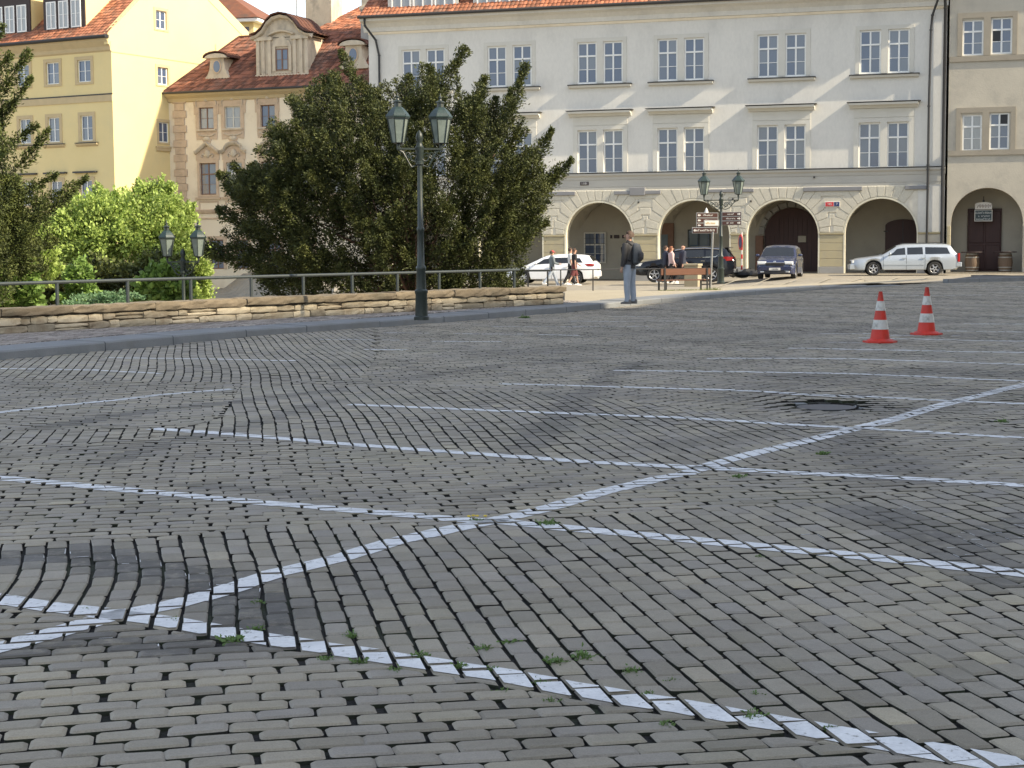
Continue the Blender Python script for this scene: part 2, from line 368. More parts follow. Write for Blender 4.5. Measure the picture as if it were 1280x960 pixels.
def clip_half(poly, h):
    out = []; n = len(poly)
    for i in range(n):
        j = (i+1) % n
        if h[i] >= 0: out.append(poly[i])
        if (h[i] >= 0) != (h[j] >= 0):
            t = h[i]/(h[i]-h[j]); out.append(poly[i]+t*(poly[j]-poly[i]))
    return out
setts = []   # (poly Nx2, tone)
for vert in (False, True):
    C, a, b = grid(vert)
    n = len(C)
    gl = .0050 + .0040*rng.random(n); gw = .0058+.0036*rng.random(n)
    if not vert: gw = gw+.0038; gl = gl*.72
    hl = LS/2-gl; hw = WS/2-gw
    cor = np.stack([C + np.outer(hl*sx, a) + np.outer(hw*sy, b) for sx, sy in ((-1,-1),(1,-1),(1,1),(-1,1))], 1)
    cor += rng.normal(0, .0032, cor.shape)
    if vert: pass
    else: cor = cor  # same winding below
    u, v, g1, g2, g3, g4, g5 = regions(C)
    flat = cor.reshape(-1, 2); uu, vv = proj_np(np.c_[flat, np.zeros(len(flat))])
    G = [ (vv-B(uu)).reshape(n, 4) for B in (B1, B2, B3, B4, B5)]
    W_ = warp(flat).reshape(n, 4, 2)
    A_ = g1 > 0; Bz = (g1 <= 0) & (g2 > 0); Cz = (g2 <= 0) & (g3 > 0); Dz = (g3 <= 0) & (g4 > 0); Fz = (g5 <= 0) & (g4 <= 0) & (u < 470)
    Vz = Bz | Dz | Fz
    near = np.min(np.abs(np.stack([g1, g2, g3, g4, g5])), axis=0) < 22
    for i in np.nonzero(near)[0]:
        polys = []
        g = [x[i] for x in G]
        def clipz(conds):
            q = [np.concatenate([W_[i][m], [h[m] for h in conds]]) for m in range(4)]
            for k in range(len(conds)):
                q = clip_half(q, [x[2+k] for x in q])
                if len(q) < 3: return None
            return np.array([x[:2] for x in q])
        lf = np.ones(4) if u[i] < 470 else -np.ones(4)
        if vert: cand = [(-g[0], g[1]), (-g[1], -g[2], g[3]), (-g[4], -g[3], lf)]
        else: cand = [(g[0],), (-g[1], g[2]), (-g[2], -g[3]) + ((g[4],) if u[i] < 470 else ())]
        for cnd in cand:
            if any(np.max(x) <= 0 for x in cnd): continue
            r = clipz(cnd)
            if r is not None:
                ar = .5*abs(np.dot(r[:, 0], np.roll(r[:, 1], 1))-np.dot(r[:, 1], np.roll(r[:, 0], 1)))
                if ar > .0022: polys.append(r)
        for r in polys: setts.append(r)
    keep = (Vz if vert else ~Vz) & ~near
    for i in np.nonzero(keep)[0]: setts.append(W_[i])
def ccw(p): 
    return p if np.dot(p[:, 0], np.roll(p[:, 1], -1))-np.dot(p[:, 1], np.roll(p[:, 0], -1)) > 0 else p[::-1]
setts = [ccw(np.asarray(p)) for p in setts]
cent = np.array([p.mean(0) for p in setts])
# manhole hollow
MH = np.array(gp(1033, 503)[:2])
hole = (((cent[:, 0]-MH[0])/.40)**2 + ((cent[:, 1]-MH[1])/.54)**2) < 1
setts = [p for p, h_ in zip(setts, hole) if not h_]; cent = cent[~hole]
NS = len(setts)
tone = rng.random(NS)*.62+.14
tone += .12*np.sin(cent[:, 0]*1.3+cent[:, 1]*.7)+.1*np.sin(cent[:, 1]*2.1-cent[:, 0]); odd = rng.random(NS) < .07; tone[odd] = rng.random(odd.sum())*1.0
hue = rng.random(NS); cr = rng.uniform(.007, .016, NS)
stn = stain_at(cent)
baseZ = ground_z(cent[:, 0], cent[:, 1]) + rng.normal(0, .0011, NS)
dmh = np.sqrt(((cent[:, 0]-MH[0])/.55)**2+((cent[:, 1]-MH[1])/1.1)**2); baseZ -= .035*np.clip(1.3-dmh, 0, 1)
tilt = rng.normal(0, .007, (NS, 2))
view_ok = (np.abs(cent[:, 0]) < .312*cent[:, 1]) & (cent[:, 1] > 4.8)

def sett_material():
    m = bpy.data.materials.new('sett stone'); m.use_nodes = True; N = m.node_tree.nodes; L = m.node_tree.links; b = N['Principled BSDF']
    def A(n): x = N.new('ShaderNodeAttribute'); x.attribute_name = n; return x.outputs['Fac']
    geo = N.new('ShaderNodeNewGeometry')
    def noise(s, d=5, r=.6):
        n = N.new('ShaderNodeTexNoise'); n.inputs['Scale'].default_value = s; n.inputs['Detail'].default_value = d; n.inputs['Roughness'].default_value = r; L.new(geo.outputs['Position'], n.inputs['Vector']); return n.outputs[0]
    def mr(s, a, c, lo=0, hi=1):
        r = N.new('ShaderNodeMapRange'); r.inputs['From Min'].default_value = a; r.inputs['From Max'].default_value = c; r.inputs['To Min'].default_value = lo; r.inputs['To Max'].default_value = hi; L.new(s, r.inputs['Value']); return r.outputs[0]
    def mix(f, x, y, mode='MIX'):
        n = N.new('ShaderNodeMix'); n.data_type = 'RGBA'; n.blend_type = mode
        for s_, v_ in ((n.inputs[0], f), (n.inputs[6], x), (n.inputs[7], y)):
            if isinstance(v_, bpy.types.NodeSocket): L.new(v_, s_)
            elif isinstance(v_, (int, float)): s_.default_value = v_
            else: s_.default_value = (*v_, 1)
        return n.outputs[2]
    def mul(x, y):
        n = N.new('ShaderNodeMath'); n.operation = 'MULTIPLY'
        for s_, v_ in ((n.inputs[0], x), (n.inputs[1], y)):
            if isinstance(v_, bpy.types.NodeSocket): L.new(v_, s_)
            else: s_.default_value = v_
        return n.outputs[0]
    r = N.new('ShaderNodeValToRGB'); el = r.color_ramp.elements
    el[0].position = 0; el[0].color = (.25,.22,.165,1); el[1].position = 1; el[1].color = (.46,.40,.28,1)
    for p_, c_ in ((.3,(.305,.27,.208)),(.55,(.35,.31,.235)),(.8,(.395,.345,.255))):
        e = el.new(p_); e.color = (*c_, 1)
    L.new(A('tone'), r.inputs[0]); c = r.outputs[0]
    c = mix(mr(A('hue'), .55, 1, 0, .5), c, (.31,.285,.26)); c = mix(mr(A('hue'), .12, 0, 0, .5), c, (.36,.32,.22))
    c = mix(mr(noise(22, 6, .7), .35, .7, 0, .45), c, mix(1., c, (.72,.72,.74), 'MULTIPLY'))
    c = mix(mr(noise(160, 3), .35, .65, 0, .5), c, mix(1., c, (.6,.6,.6), 'MULTIPLY'))
    c = mix(mr(noise(.9, 5), .45, .7, 0, .5), c, mix(1., c, (.72,.73,.76), 'MULTIPLY'))
    c = mix(mul(mr(noise(.55, 4), .52, .72), .35), c, (0.168,0.162,0.107))
    st = mul(A('stain'), mr(noise(9, 6, .7), .3, .5, .35, 1))
    c = mix(st, c, (0.066,0.061,0.055))
    L.new(c, b.inputs['Base Color']); b.inputs['Roughness'].default_value = .72
    L.new(mr(noise(3, 4), .3, .7, .55, .85), b.inputs['Roughness']); b.inputs['Specular IOR Level'].default_value = .45
    bn = N.new('ShaderNodeBump'); bn.inputs['Strength'].default_value = .8; bn.inputs['Distance'].default_value = .005
    L.new(noise(75, 6, .7), bn.inputs['Height']); L.new(bn.outputs[0], b.inputs['Normal']); return m
M['sett'] = sett_material()
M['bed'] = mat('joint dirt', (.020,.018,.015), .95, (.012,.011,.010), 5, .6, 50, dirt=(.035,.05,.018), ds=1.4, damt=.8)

def sett_rings(i):
    """outer ring, top ring (3d) and plane height function for sett i"""
    p = setts[i]; c = cent[i]; d = c[1]
    if d < 13:      # worn, rounded corners
        L_ = []
        for k in range(len(p)):
            a, b = p[k-1]-p[k], p[(k+1) % len(p)]-p[k]; la, lb = np.linalg.norm(a), np.linalg.norm(b); r = cr[i]
            if min(la, lb) < .04: L_.append(p[k])
            else: L_ += [p[k]+a/la*r, p[k]+(a/la+b/lb)*r*.28, p[k]+b/lb*r]
        p = np.array(L_)
    q = p - c
    ln = np.linalg.norm(q, axis=1, keepdims=True); ch = .0105 if d < 9 else .0085 if d < 13 else .005
    inn = q*(1-np.minimum(.35, ch*1.35/ln))
    zt = lambda r: baseZ[i] + r @ tilt[i]
    return c+q, zt(q), c+inn, zt(inn)
V = []; F = {}; at_t = []; at_h = []; at_s = []
near_idx = [i for i in np.argsort(cent[:, 1]) if view_ok[i]][:300]
near_set = set(near_idx)
square = MB()
gx = [(-60,-30)]
bed = []
# bed sheet (follows the undulation)
nx, ny = 150, 150
xs = np.linspace(-26, 30, nx); ys = np.concatenate([np.linspace(-8, 3, 12), np.linspace(3.2, 66, ny-12)])
X, Y = np.meshgrid(xs, ys); Kx = kerb_x(Y); X = np.maximum(X, Kx+.0)
Zb = ground_z(X, Y)-.021
d_ = np.sqrt(((X-MH[0])/.55)**2+((Y-MH[1])/1.1)**2); Zb -= .06*np.clip(1.2-d_, 0, 1)
idx = np.arange(nx*ny).reshape(ny, nx)
Qb = np.stack([idx[:-1, :-1].ravel(), idx[:-1, 1:].ravel(), idx[1:, 1:].ravel(), idx[1:, :-1].ravel()], 1)
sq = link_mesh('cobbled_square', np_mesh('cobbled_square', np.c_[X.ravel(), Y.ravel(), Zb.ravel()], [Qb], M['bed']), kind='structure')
def sett_geo(ids):
    V = []; T = []; H = []; S = []; F = {k: [] for k in range(3, 30)}; side = []; n = 0
    for i in ids:
        o, zo, t, zt = sett_rings(i); m = len(o); far = cent[i, 1] > 34
        rings = [np.c_[o, zo-.034], np.c_[o, zo-(.0075 if cent[i, 1] < 8 else .0045 if cent[i, 1] < 13 else .0020)], np.c_[t, zt]]
        for r in rings: V.append(r)
        for a in range(m):
            b2 = (a+1) % m; side.append((n+a, n+b2, n+m+b2, n+m+a)); F[4].append((n+m+a, n+m+b2, n+2*m+b2, n+2*m+a))
        F.setdefault(m, []).append(tuple(range(n+m*2, n+m*3)))
        T += [tone[i]]*(m*3); H += [hue[i]]*(m*3); S += [stn[i]]*(m*3); n += m*3
    Q = [np.array(side)]+[np.array(f) for f in F.values() if len(f)]
    return np.concatenate(V), Q, dict(tone=np.array(T), hue=np.array(H), stain=np.array(S)), len(side)
def sett_mesh(ids, off=None):
    v, q, a, ns = sett_geo(ids)
    if off is not None: v = v-off
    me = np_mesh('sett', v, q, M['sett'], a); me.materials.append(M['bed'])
    mi = np.zeros(len(me.polygons), np.int32); mi[:ns] = 1; me.polygons.foreach_set('material_index', mi); return me  # side faces take the dark joint material so the joints read dark
for i in near_idx:
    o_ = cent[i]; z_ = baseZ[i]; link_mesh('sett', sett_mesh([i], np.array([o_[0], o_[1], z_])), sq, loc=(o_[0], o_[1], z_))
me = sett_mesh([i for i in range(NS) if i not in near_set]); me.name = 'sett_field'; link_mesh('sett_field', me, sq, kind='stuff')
print('setts', NS)

# ------------------------------------------------------------------ white lines painted on the setts
def paint_material():
    m = mat('road paint', (.84,.84,.83), .75, (.62,.63,.64), 5, .25, 60, fine=.12, fs=40); N = m.node_tree.nodes; L = m.node_tree.links; b = N['Principled BSDF']
    geo = N.new('ShaderNodeNewGeometry'); n = N.new('ShaderNodeTexNoise'); n.inputs['Scale'].default_value = 26; n.inputs['Detail'].default_value = 7; n.inputs['Roughness'].default_value = .75; L.new(geo.outputs['Position'], n.inputs['Vector'])
    r = N.new('ShaderNodeMapRange'); r.inputs['From Min'].default_value = .57; r.inputs['From Max'].default_value = .66; L.new(n.outputs[0], r.inputs['Value'])
    x = N.new('ShaderNodeMix'); x.data_type = 'RGBA'; src = b.inputs['Base Color'].links[0].from_socket
    L.new(r.outputs[0], x.inputs[0]); L.new(src, x.inputs[6]); x.inputs[7].default_value = (.20,.19,.165,1); L.new(x.outputs[2], b.inputs['Base Color']); return m
M['paint'] = paint_material()
M['paint_old'] = mat('worn road paint', (.56,.57,.58), .8, (.42,.42,.41), 7, .2, 50, dirt=(.20,.19,.17), ds=5, damt=.7)
def pline(px, width=.13, old=False, lab=None):
    g = [np.array(gp(*q)[:2]) for q in px]
    out = MB()
    # offset strip
    nrm = []
    for k in range(len(g)):
        d = g[min(k+1, len(g)-1)]-g[max(k-1, 0)]; d = d/np.linalg.norm(d); nrm.append(np.array([-d[1], d[0]]))
    for k in range(len(g)-1):
        quad = [g[k]-nrm[k]*width/2, g[k+1]-nrm[k+1]*width/2, g[k+1]+nrm[k+1]*width/2, g[k]+nrm[k]*width/2]
        lo = np.min(quad, 0)-.16; hi = np.max(quad, 0)+.16
        cand = np.nonzero((cent[:, 0] > lo[0]) & (cent[:, 0] < hi[0]) & (cent[:, 1] > lo[1]) & (cent[:, 1] < hi[1]))[0]
        for i in cand:
            p0 = setts[i]; c = cent[i]; poly = [c+(q-c)*(1-.0045/np.linalg.norm(q-c)) for q in p0]
            for e in range(4):
                A, B = quad[e], quad[(e+1) % 4]; nn = np.array([-(B-A)[1], (B-A)[0]])
                poly = clip_half(poly, [float((q-A) @ nn) for q in poly])
                if len(poly) < 3: break
            if len(poly) < 3: continue
            P = [(q[0], q[1], baseZ[i]+(q-c) @ tilt[i]+.0028) for q in poly]
            # drop sheet edge onto the chamfer where it reaches it
            out.poly(P)
    if not out.f: return
    o = out.build('road_marking', M['paint_old' if old else 'paint'], kind='structure')
    return o
for l_ in (L1, L2, L3, DL): pline(l_, .165)
for l_ in (L4, L5, L6, L7, L8): pline(l_, .145)
pline(T1, .13); pline(T2, .11); pline(T3, .11)
for a0, y0, a1, y1, o_ in ((1034,428,1090,428,1),(1073,422.5,1300,426.5,0),(1113,419,1165,419.5,0),(1175,414.5,1300,415.6,0),(1205,404.6,1300,405.2,0),(1024,417,1090,417,1),(1190,420,1200,420,1),(1257,396,1290,396,1),
        (540,426,627,426.5,0),(567,416.6,654,417,1),(672,417.5,724,419,0),(614,409,811,408.5,1),(712,402.5,854,401.5,1),(761,395.5,820,395.5,1),(860,389.5,1004,390.5,1),(860,401,886,401,0),(886,395.6,952,396.2,1),
        (975,384.6,1060,384.6,1),(1020,374,1057,374,1),(1086,370.2,1227,369.5,0),(1139,373.5,1191,373.5,1),(1237,365,1290,365,0),(455,437,509,438,0),(480,416.6,537,416.6,1),(400,425,500,425,1),(1190,357.5,1290,358,0),(1185,361,1240,361.5,1),(1100,366,1160,365.6,1)):
    n_ = max(2, int((a1-a0)/40)); pline([(a0+(a1-a0)*k/n_, y0+(y1-y0)*k/n_) for k in range(n_+1)], .13, bool(o_))
# remnants of blacked-out lines: thin white rims left in the joints
def rims(px, half, prob=.6, wid=.007):
    """white edging left on the stone rims where an old line was painted over"""
    g = [np.array(gp(*q)[:2]) for q in px]; d = np.min([seg_dist(cent, g[i], g[i+1]) for i in range(len(g)-1)], axis=0); out = MB()
    for i in np.nonzero(d < half)[0]:
        p = setts[i]; c = cent[i]; m_ = len(p); k = .012/np.maximum(.02, np.linalg.norm(p-c, axis=1))
        for a in range(m_):
            if random.random() > prob: continue
            b = (a+1) % m_; ta, tb = sorted((random.random(), random.random()))
            if tb-ta < .25: continue
            o0, o1 = c+(p[a]-c)*(1-k[a]*.4), c+(p[b]-c)*(1-k[b]*.4); e0, e1 = o0+(o1-o0)*ta, o0+(o1-o0)*tb; w0, w1 = e0+(c-e0)*random.uniform(.04, .1), e1+(c-e1)*random.uniform(.03, .1)
            out.poly([(q[0], q[1], baseZ[i]+(q-c) @ tilt[i]+.0022) for q in (e0, e1, w1, w0)])
    if out.f: out.build('road_marking', M['paint'], kind='structure')
rims([(1130,626),(1150,640),(1185,660),(1225,678)], .10); rims([(1180,698),(1290,648)], .13); rims([(20,700),(100,692),(170,712),(240,718)], .14, .3); rims([(110,805),(235,812)], .12, .3); rims([(260,728),(330,762)], .12, .3); rims([(975,668),(1060,672)], .07, .3); rims([(820,590),(760,605),(560,602)], .07, .2); rims([(960,545),(1090,520)], .1, .2)

# ------------------------------------------------------------------ sunken manhole ring with its broken rim
mh = empty('manhole', (MH[0], MH[1], -.05), 0, 'dark sunken manhole cover with broken rim beside the long diagonal line', 'manhole')
b_ = MB(); b_.lathe([(.25,-.06),(.29,-.06),(.29,.004),(.25,.004)], seg=28); b_.build('rim', M['black'], mh)
b_ = MB(); b_.lathe([(.001,-.05),(.243,-.05),(.243,-.012),(.001,-.012)], seg=28)
for k in range(-4, 5): b_.box(-.22+abs(k)*.03, .22-abs(k)*.03, k*.05-.010, k*.05+.010, -.0125, -.002)
b_.build('cover', M['rubber'], mh)
for k in range(16):
    a = 2*math.pi*k/16+.2; b_ = MB(); w2 = random.uniform(.035, .055); b_.cbox(-.075,.075,-w2,w2,-.05,.0,.006)
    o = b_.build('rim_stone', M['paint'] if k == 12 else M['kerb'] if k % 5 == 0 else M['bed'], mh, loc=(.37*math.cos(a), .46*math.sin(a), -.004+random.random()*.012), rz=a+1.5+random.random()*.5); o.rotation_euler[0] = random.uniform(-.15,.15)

# ------------------------------------------------------------------ kerb, pavements, street, lower ground
def kerb_pt(t):   # t along the polyline by index
    k = min(int(t), len(KERB)-2); f = t-k; a, b = KERB[k], KERB[k+1]; return np.array([a[0]+(b[0]-a[0])*f, a[1]+(b[1]-a[1])*f])
def knorm(t):
    a = kerb_pt(max(0, t-.3)); b = kerb_pt(min(len(KERB)-1.001, t+.3)); d = (b-a)/np.linalg.norm(b-a); return np.array([-d[1], d[0]])
KW = .85
kerb = empty('kerb'); tag(kerb, kind='structure')
# cumulative lengths
ks = [0.]
for i in range(len(KERB)-1): ks.append(ks[-1]+math.hypot(KERB[i+1][0]-KERB[i][0], KERB[i+1][1]-KERB[i][1]))
def at_len(s): 
    i = max(0, min(len(KERB)-2, int(np.searchsorted(ks, s)-1))); return i+(s-ks[i])/(ks[i+1]-ks[i])
s_ = 0.
while s_ < ks[-1]-.2:
    e_ = min(ks[-1], s_+random.uniform(1.5, 2.3)); ta, tb = at_len(s_+.012), at_len(e_-.012)
    hz = .13*min(1, max(.12, (ks[-1]-s_)/7.)); 
    wd = KW*min(1, max(.35, (ks[-1]-s_)/14.))
    pa, pb = kerb_pt(ta), kerb_pt(tb); na, nb = knorm(ta), knorm(tb); dz = random.uniform(-.006, .006)
    rr = []
    for off, z in ((0, -.1), (0, hz-.025+dz), (.02, hz+dz), (wd, hz+.01+dz), (wd, -.1)):
        rr.append((off, z))
    b_ = MB(); b_.loft([[(pa[0]+na[0]*o, pa[1]+na[1]*o, z) for o, z in rr], [(pb[0]+nb[0]*o, pb[1]+nb[1]*o, z) for o, z in rr]])
    b_.build('kerb_stone', M['kerb'], kerb); s_ = e_
# pavement sheet beyond the kerb (small mosaic stones)
M['mosaic'] = mat('mosaic paving', (.30,.25,.20), .9, (.20,.17,.145), 9, .9, 24, fine=.45, fs=17, dirt=(.13,.11,.09), ds=1.2, damt=.6)
M['lightpave'] = mat('pale sand paving', (.42,.37,.27), .95, (.36,.315,.23), 2, .5, 30, fine=.18, fs=20, dirt=(.30,.26,.19), ds=.7, damt=.5)
M['street'] = mat('worn street setts', (.37,.325,.25), .95, (.28,.25,.195), 1.5, .8, 9, fine=.3, fs=6, dirt=(.24,.21,.165), ds=.4, damt=.6)
WALL = [gp(-60,427), gp(0,423), gp(150,414), gp(300,405), gp(500,395), gp(600,389), gp(706,383)]
WALL = [np.array(p[:2]) for p in WALL]
pv = MB(); r0 = []; r1 = []
T = np.linspace(0, len(KERB)-1.001, 70)
edgeM = [np.array(gp(*q, .1)[:2]) for q in ((706,364),(850,363.3),(900,361),(1000,356.5),(1130,350.5),(1175,349.3))]
inn = [kerb_pt(t)+knorm(t)*(KW-.06) for t in T]
# left part: from kerb to wall line, extended
wl = [WALL[0]-3*(WALL[1]-WALL[0])] + WALL
def along(P, n):
    L_ = [0.]
    for i in range(len(P)-1): L_.append(L_[-1]+np.linalg.norm(P[i+1]-P[i]))
    return [np.array([np.interp(L_[-1]*k/(n-1), L_, [p[0] for p in P]), np.interp(L_[-1]*k/(n-1), L_, [p[1] for p in P])]) for k in range(n)]
tw = 7+ .0
iw = [kerb_pt(t)+knorm(t)*(KW-.06) for t in np.linspace(0, 8.2, 40)]
ow = along(wl, 40)
for k in range(39):
    a, b2, c, d = iw[k], iw[k+1], ow[k+1], ow[k]
    c = c + (c-b2)/np.linalg.norm(c-b2)*.15; d = d+(d-a)/np.linalg.norm(d-a)*.15
    pv.quad((*a, .137), (*b2, .137), (*c, .137), (*d, .137))
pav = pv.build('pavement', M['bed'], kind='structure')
n1, n2 = 620, 17; tq = np.linspace(0, 39, n1+1); iA, oA = np.array(iw), np.array(ow)
gi = np.stack([np.interp(tq, np.arange(40), iA[:, c]) for c in (0, 1)], 1); go = np.stack([np.interp(tq, np.arange(40), oA[:, c]) for c in (0, 1)], 1)
def mpt(a, b): i = np.clip(a, 0, n1); f = i-np.floor(i); k = np.minimum(np.floor(i).astype(int), n1-1); A = gi[k]*(1-f[:, None])+gi[k+1]*f[:, None]; B = go[k]*(1-f[:, None])+go[k+1]*f[:, None]; return A+(B-A)*b[:, None]
I, J = np.meshgrid(np.arange(n1), np.arange(n2), indexing='ij'); I = I.ravel()+.0; J = J.ravel()+.0; I += (J % 2)*.5
cs = []
for sx, sy in ((.07,.07),(.93,.07),(.93,.93),(.07,.93)): cs.append(mpt(I+sx+rng.uniform(-.07,.07,len(I)), (J+sy+rng.uniform(-.07,.07,len(I)))/n2))
zt = .152+rng.normal(0, .002, len(I)); c_ = np.stack(cs, 1); V = np.concatenate([np.concatenate([c_, np.full((len(I), 4, 1), .13)], 2), np.concatenate([c_, np.repeat(zt, 4).reshape(-1, 4, 1)], 2)], 1).reshape(-1, 3); b0 = np.arange(len(I))*8
Q = np.concatenate([np.stack([b0+a, b0+(a+1) % 4, b0+4+(a+1) % 4, b0+4+a], 1) for a in range(4)]+[np.stack([b0+4, b0+5, b0+6, b0+7], 1)])
link_mesh('mosaic_stones', np_mesh('mosaic_stones', V, [Q], mat('mosaic stone', (.40,.36,.32), .9, (.26,.235,.22), 3, .3, 40, attr='tone', attr_amt=.5, dirt=(.16,.13,.10), ds=1.5, damt=.5), dict(tone=np.repeat(rng.random(len(I)), 8))), pav, kind='stuff')
pv = MB(); iw = [kerb_pt(t)+knorm(t)*(KW*min(1, max(.3, (13-t)/2.8))-.06) for t in np.linspace(8.2, 12.95, 30)]; ow = along([WALL[-1]+np.array([0., .1])]+edgeM, 30)
for k in range(29): pv.quad((*iw[k], .136), (*iw[k+1], .136-.004*(k > 24)), (*ow[k+1], .133), (*ow[k], .133))
pv.build('footpath', M['lightpave'], kind='structure')
# street in front of the palace: upper plateau sheet, and the lower street behind the wall
def lowz(x, y):   # how far the ground has dropped left of the plateau edge
    ed = np.interp(y, [28, 41.5, 50, 60, 90, 130], [-9.2, .9, -.5, -3.5, -12, -22])
    t = np.clip((ed-x)/1.6, 0, 1); deep = np.interp(y, [25, 60, 112, 140], [-2.3, -2.25, -1.35, -1.1])
    return t*deep
def dip(x, y): return -.36*np.clip((12.8-x)/4.2, 0, 1)*np.clip((y-59)/11, 0, 1)
xs = np.concatenate([np.linspace(-400, -50, 10), np.linspace(-45, 45, 121), np.linspace(50, 400, 10)])
ys = np.concatenate([np.linspace(28, 140, 150), np.linspace(150, 900, 12)])
X, Y = np.meshgrid(xs, ys)
Z = .06*np.clip(1-(Y-58)/20, 0, 1)*(X < 14.2) - .0 + lowz(X, Y) + dip(X, Y)
Z = np.where(X > np.interp(Y, kY, kX)-.6, np.where(Y < 58.4, -.4, Z), Z)   # under the square
Z = np.where((Y < 66) & (X > 14.2), -.4, Z)
kk = np.interp(Y, [28.7, 33.3, 41.5], [-8.97, -5.53, 1.35]); Z = np.where((Y < 41.5) & (X > kk), -.3, Z)
idx = np.arange(X.size).reshape(X.shape)
Qb = np.stack([idx[:-1, :-1].ravel(), idx[:-1, 1:].ravel(), idx[1:, 1:].ravel(), idx[1:, :-1].ravel()], 1)
link_mesh('street', np_mesh('street', np.c_[X.ravel(), Y.ravel(), Z.ravel()], [Qb], M['street']), kind='structure')
b_ = MB(); b_.box(14.25, 60, 62.5, 78, -.3, -.004) ; b_.build('roadway', M['street'], kind='structure')
b_ = MB(); b_.box(-900, 900, -400, 900, -3.2, -3.0); b_.build('ground', M['street'], kind='structure')
b_ = MB(); b_.quad((-60,-60,-.12),(60,-60,-.12),(60,28,-.12),(-60,28,-.12)); b_.build('square_ground', M['bed'], kind='structure')
fl = MB(); fl.poly([(9.6,56.9,.03),(11.4,57.2,.02),(12.6,57.9,.012),(13.9,58.25,.008),(14.72,58.25,.004),(14.72,63.2,.004),(9.6,63.2,.03)]); fl.build('street_edge', M['street'], kind='structure')
# kerbed island at the right
g0, g1_ = gp(1185,353.5), gp(1330,350)
isl = MB(); d_ = Vector((g1_.x-g0.x, g1_.y-g0.y, 0)).normalized(); n_ = Vector((-d_.y, d_.x, 0)); a = Vector((g0.x, g0.y, 0)); b2 = Vector((g1_.x, g1_.y, 0))
isl.zprism([(p.x, p.y) for p in (a, b2, b2+n_*5, a+n_*5+d_*7)], -.2, .13); isl.build('traffic_island', M['asphalt'], kind='structure')
ik = empty('island_kerb'); tag(ik, kind='structure'); L_ = (b2-a).length; k = 0.
while k < L_:
    e = min(L_, k+1.6); p, q = a+d_*(k+.01), a+d_*(e-.01); m2 = MB(); m2.zprism([(x.x, x.y) for x in (p-n_*.02, q-n_*.02, q+n_*.28, p+n_*.28)], -.2, .14); m2.build('kerb_stone', M['kerb'], ik); k = e
# diagonal bay lines on the street
for (u0,v0,u1,v1) in ((890,362,925,349.5),(930,361,962,349),(975,357,1000,348.5),(1020,355,1040,348),(1060,353.5,1080,347.5),(1110,351,1125,346.5),(1155,348.5,1162,346)):
    a, b2 = gp(u0,v0,.06), gp(u1,v1,.04); d_ = (b2-a).normalized(); n_ = Vector((-d_.y, d_.x, 0))*.035; o_ = MB()
    o_.quad(*[(p.x, p.y, .062+.012) for p in (a-n_, b2-n_, b2+n_, a+n_)]) ; ob = o_.build('road_marking', M['lightpave'], kind='structure')
# ================================================================== BUILDINGS
def wall_rects(mb, s0, s1, z0, z1, rects, y=0., depth=.2):
    xs = sorted({s0, s1, *[r[0] for r in rects], *[r[1] for r in rects]}); zs = sorted({z0, z1, *[r[2] for r in rects], *[r[3] for r in rects]})
    xs = [x for x in xs if s0 <= x <= s1]; zs = [z for z in zs if z0 <= z <= z1]
    for i in range(len(xs)-1):
        for j in range(len(zs)-1):
            cx, cz = (xs[i]+xs[i+1])/2, (zs[j]+zs[j+1])/2
            if any(r[0] < cx < r[1] and r[2] < cz < r[3] for r in rects): continue
            mb.quad((xs[i], y, zs[j]), (xs[i+1], y, zs[j]), (xs[i+1], y, zs[j+1]), (xs[i], y, zs[j+1]))
    for a, b, c, d in rects:
        e = y+depth
        mb.quad((a,y,c),(a,e,c),(a,e,d),(a,y,d)); mb.quad((b,e,c),(b,y,c),(b,y,d),(b,e,d))
        mb.quad((a,e,c),(a,y,c),(b,y,c),(b,e,c)); mb.quad((a,y,d),(a,e,d),(b,e,d),(b,y,d))
def wall_arches(mb, s0, s1, z0, zt, arches, y=0., depth=.5, seg=20):
    x = s0
    for c, r, zs in arches:
        mb.quad((x,y,z0),(c-r,y,z0),(c-r,y,zt),(x,y,zt))
        P = [(c-r*math.cos(math.pi*k/seg), zs+r*math.sin(math.pi*k/seg)) for k in range(seg+1)]
        for k in range(seg): mb.quad((P[k][0],y,P[k][1]),(P[k+1][0],y,P[k+1][1]),(P[k+1][0],y,zt),(P[k][0],y,zt))
        x = c+r
    mb.quad((x,y,z0),(s1,y,z0),(s1,y,zt),(x,y,zt))
def intrados(mb, c, r, zs, z0, y0, y1, seg=20):
    P = [(c-r, z0)] + [(c-r*math.cos(math.pi*k/seg), zs+r*math.sin(math.pi*k/seg)) for k in range(seg+1)] + [(c+r, z0)]
    for k in range(len(P)-1): mb.quad((P[k][0],y0,P[k][1]),(P[k+1][0],y0,P[k+1][1]),(P[k+1][0],y1,P[k+1][1]),(P[k][0],y1,P[k][1]))

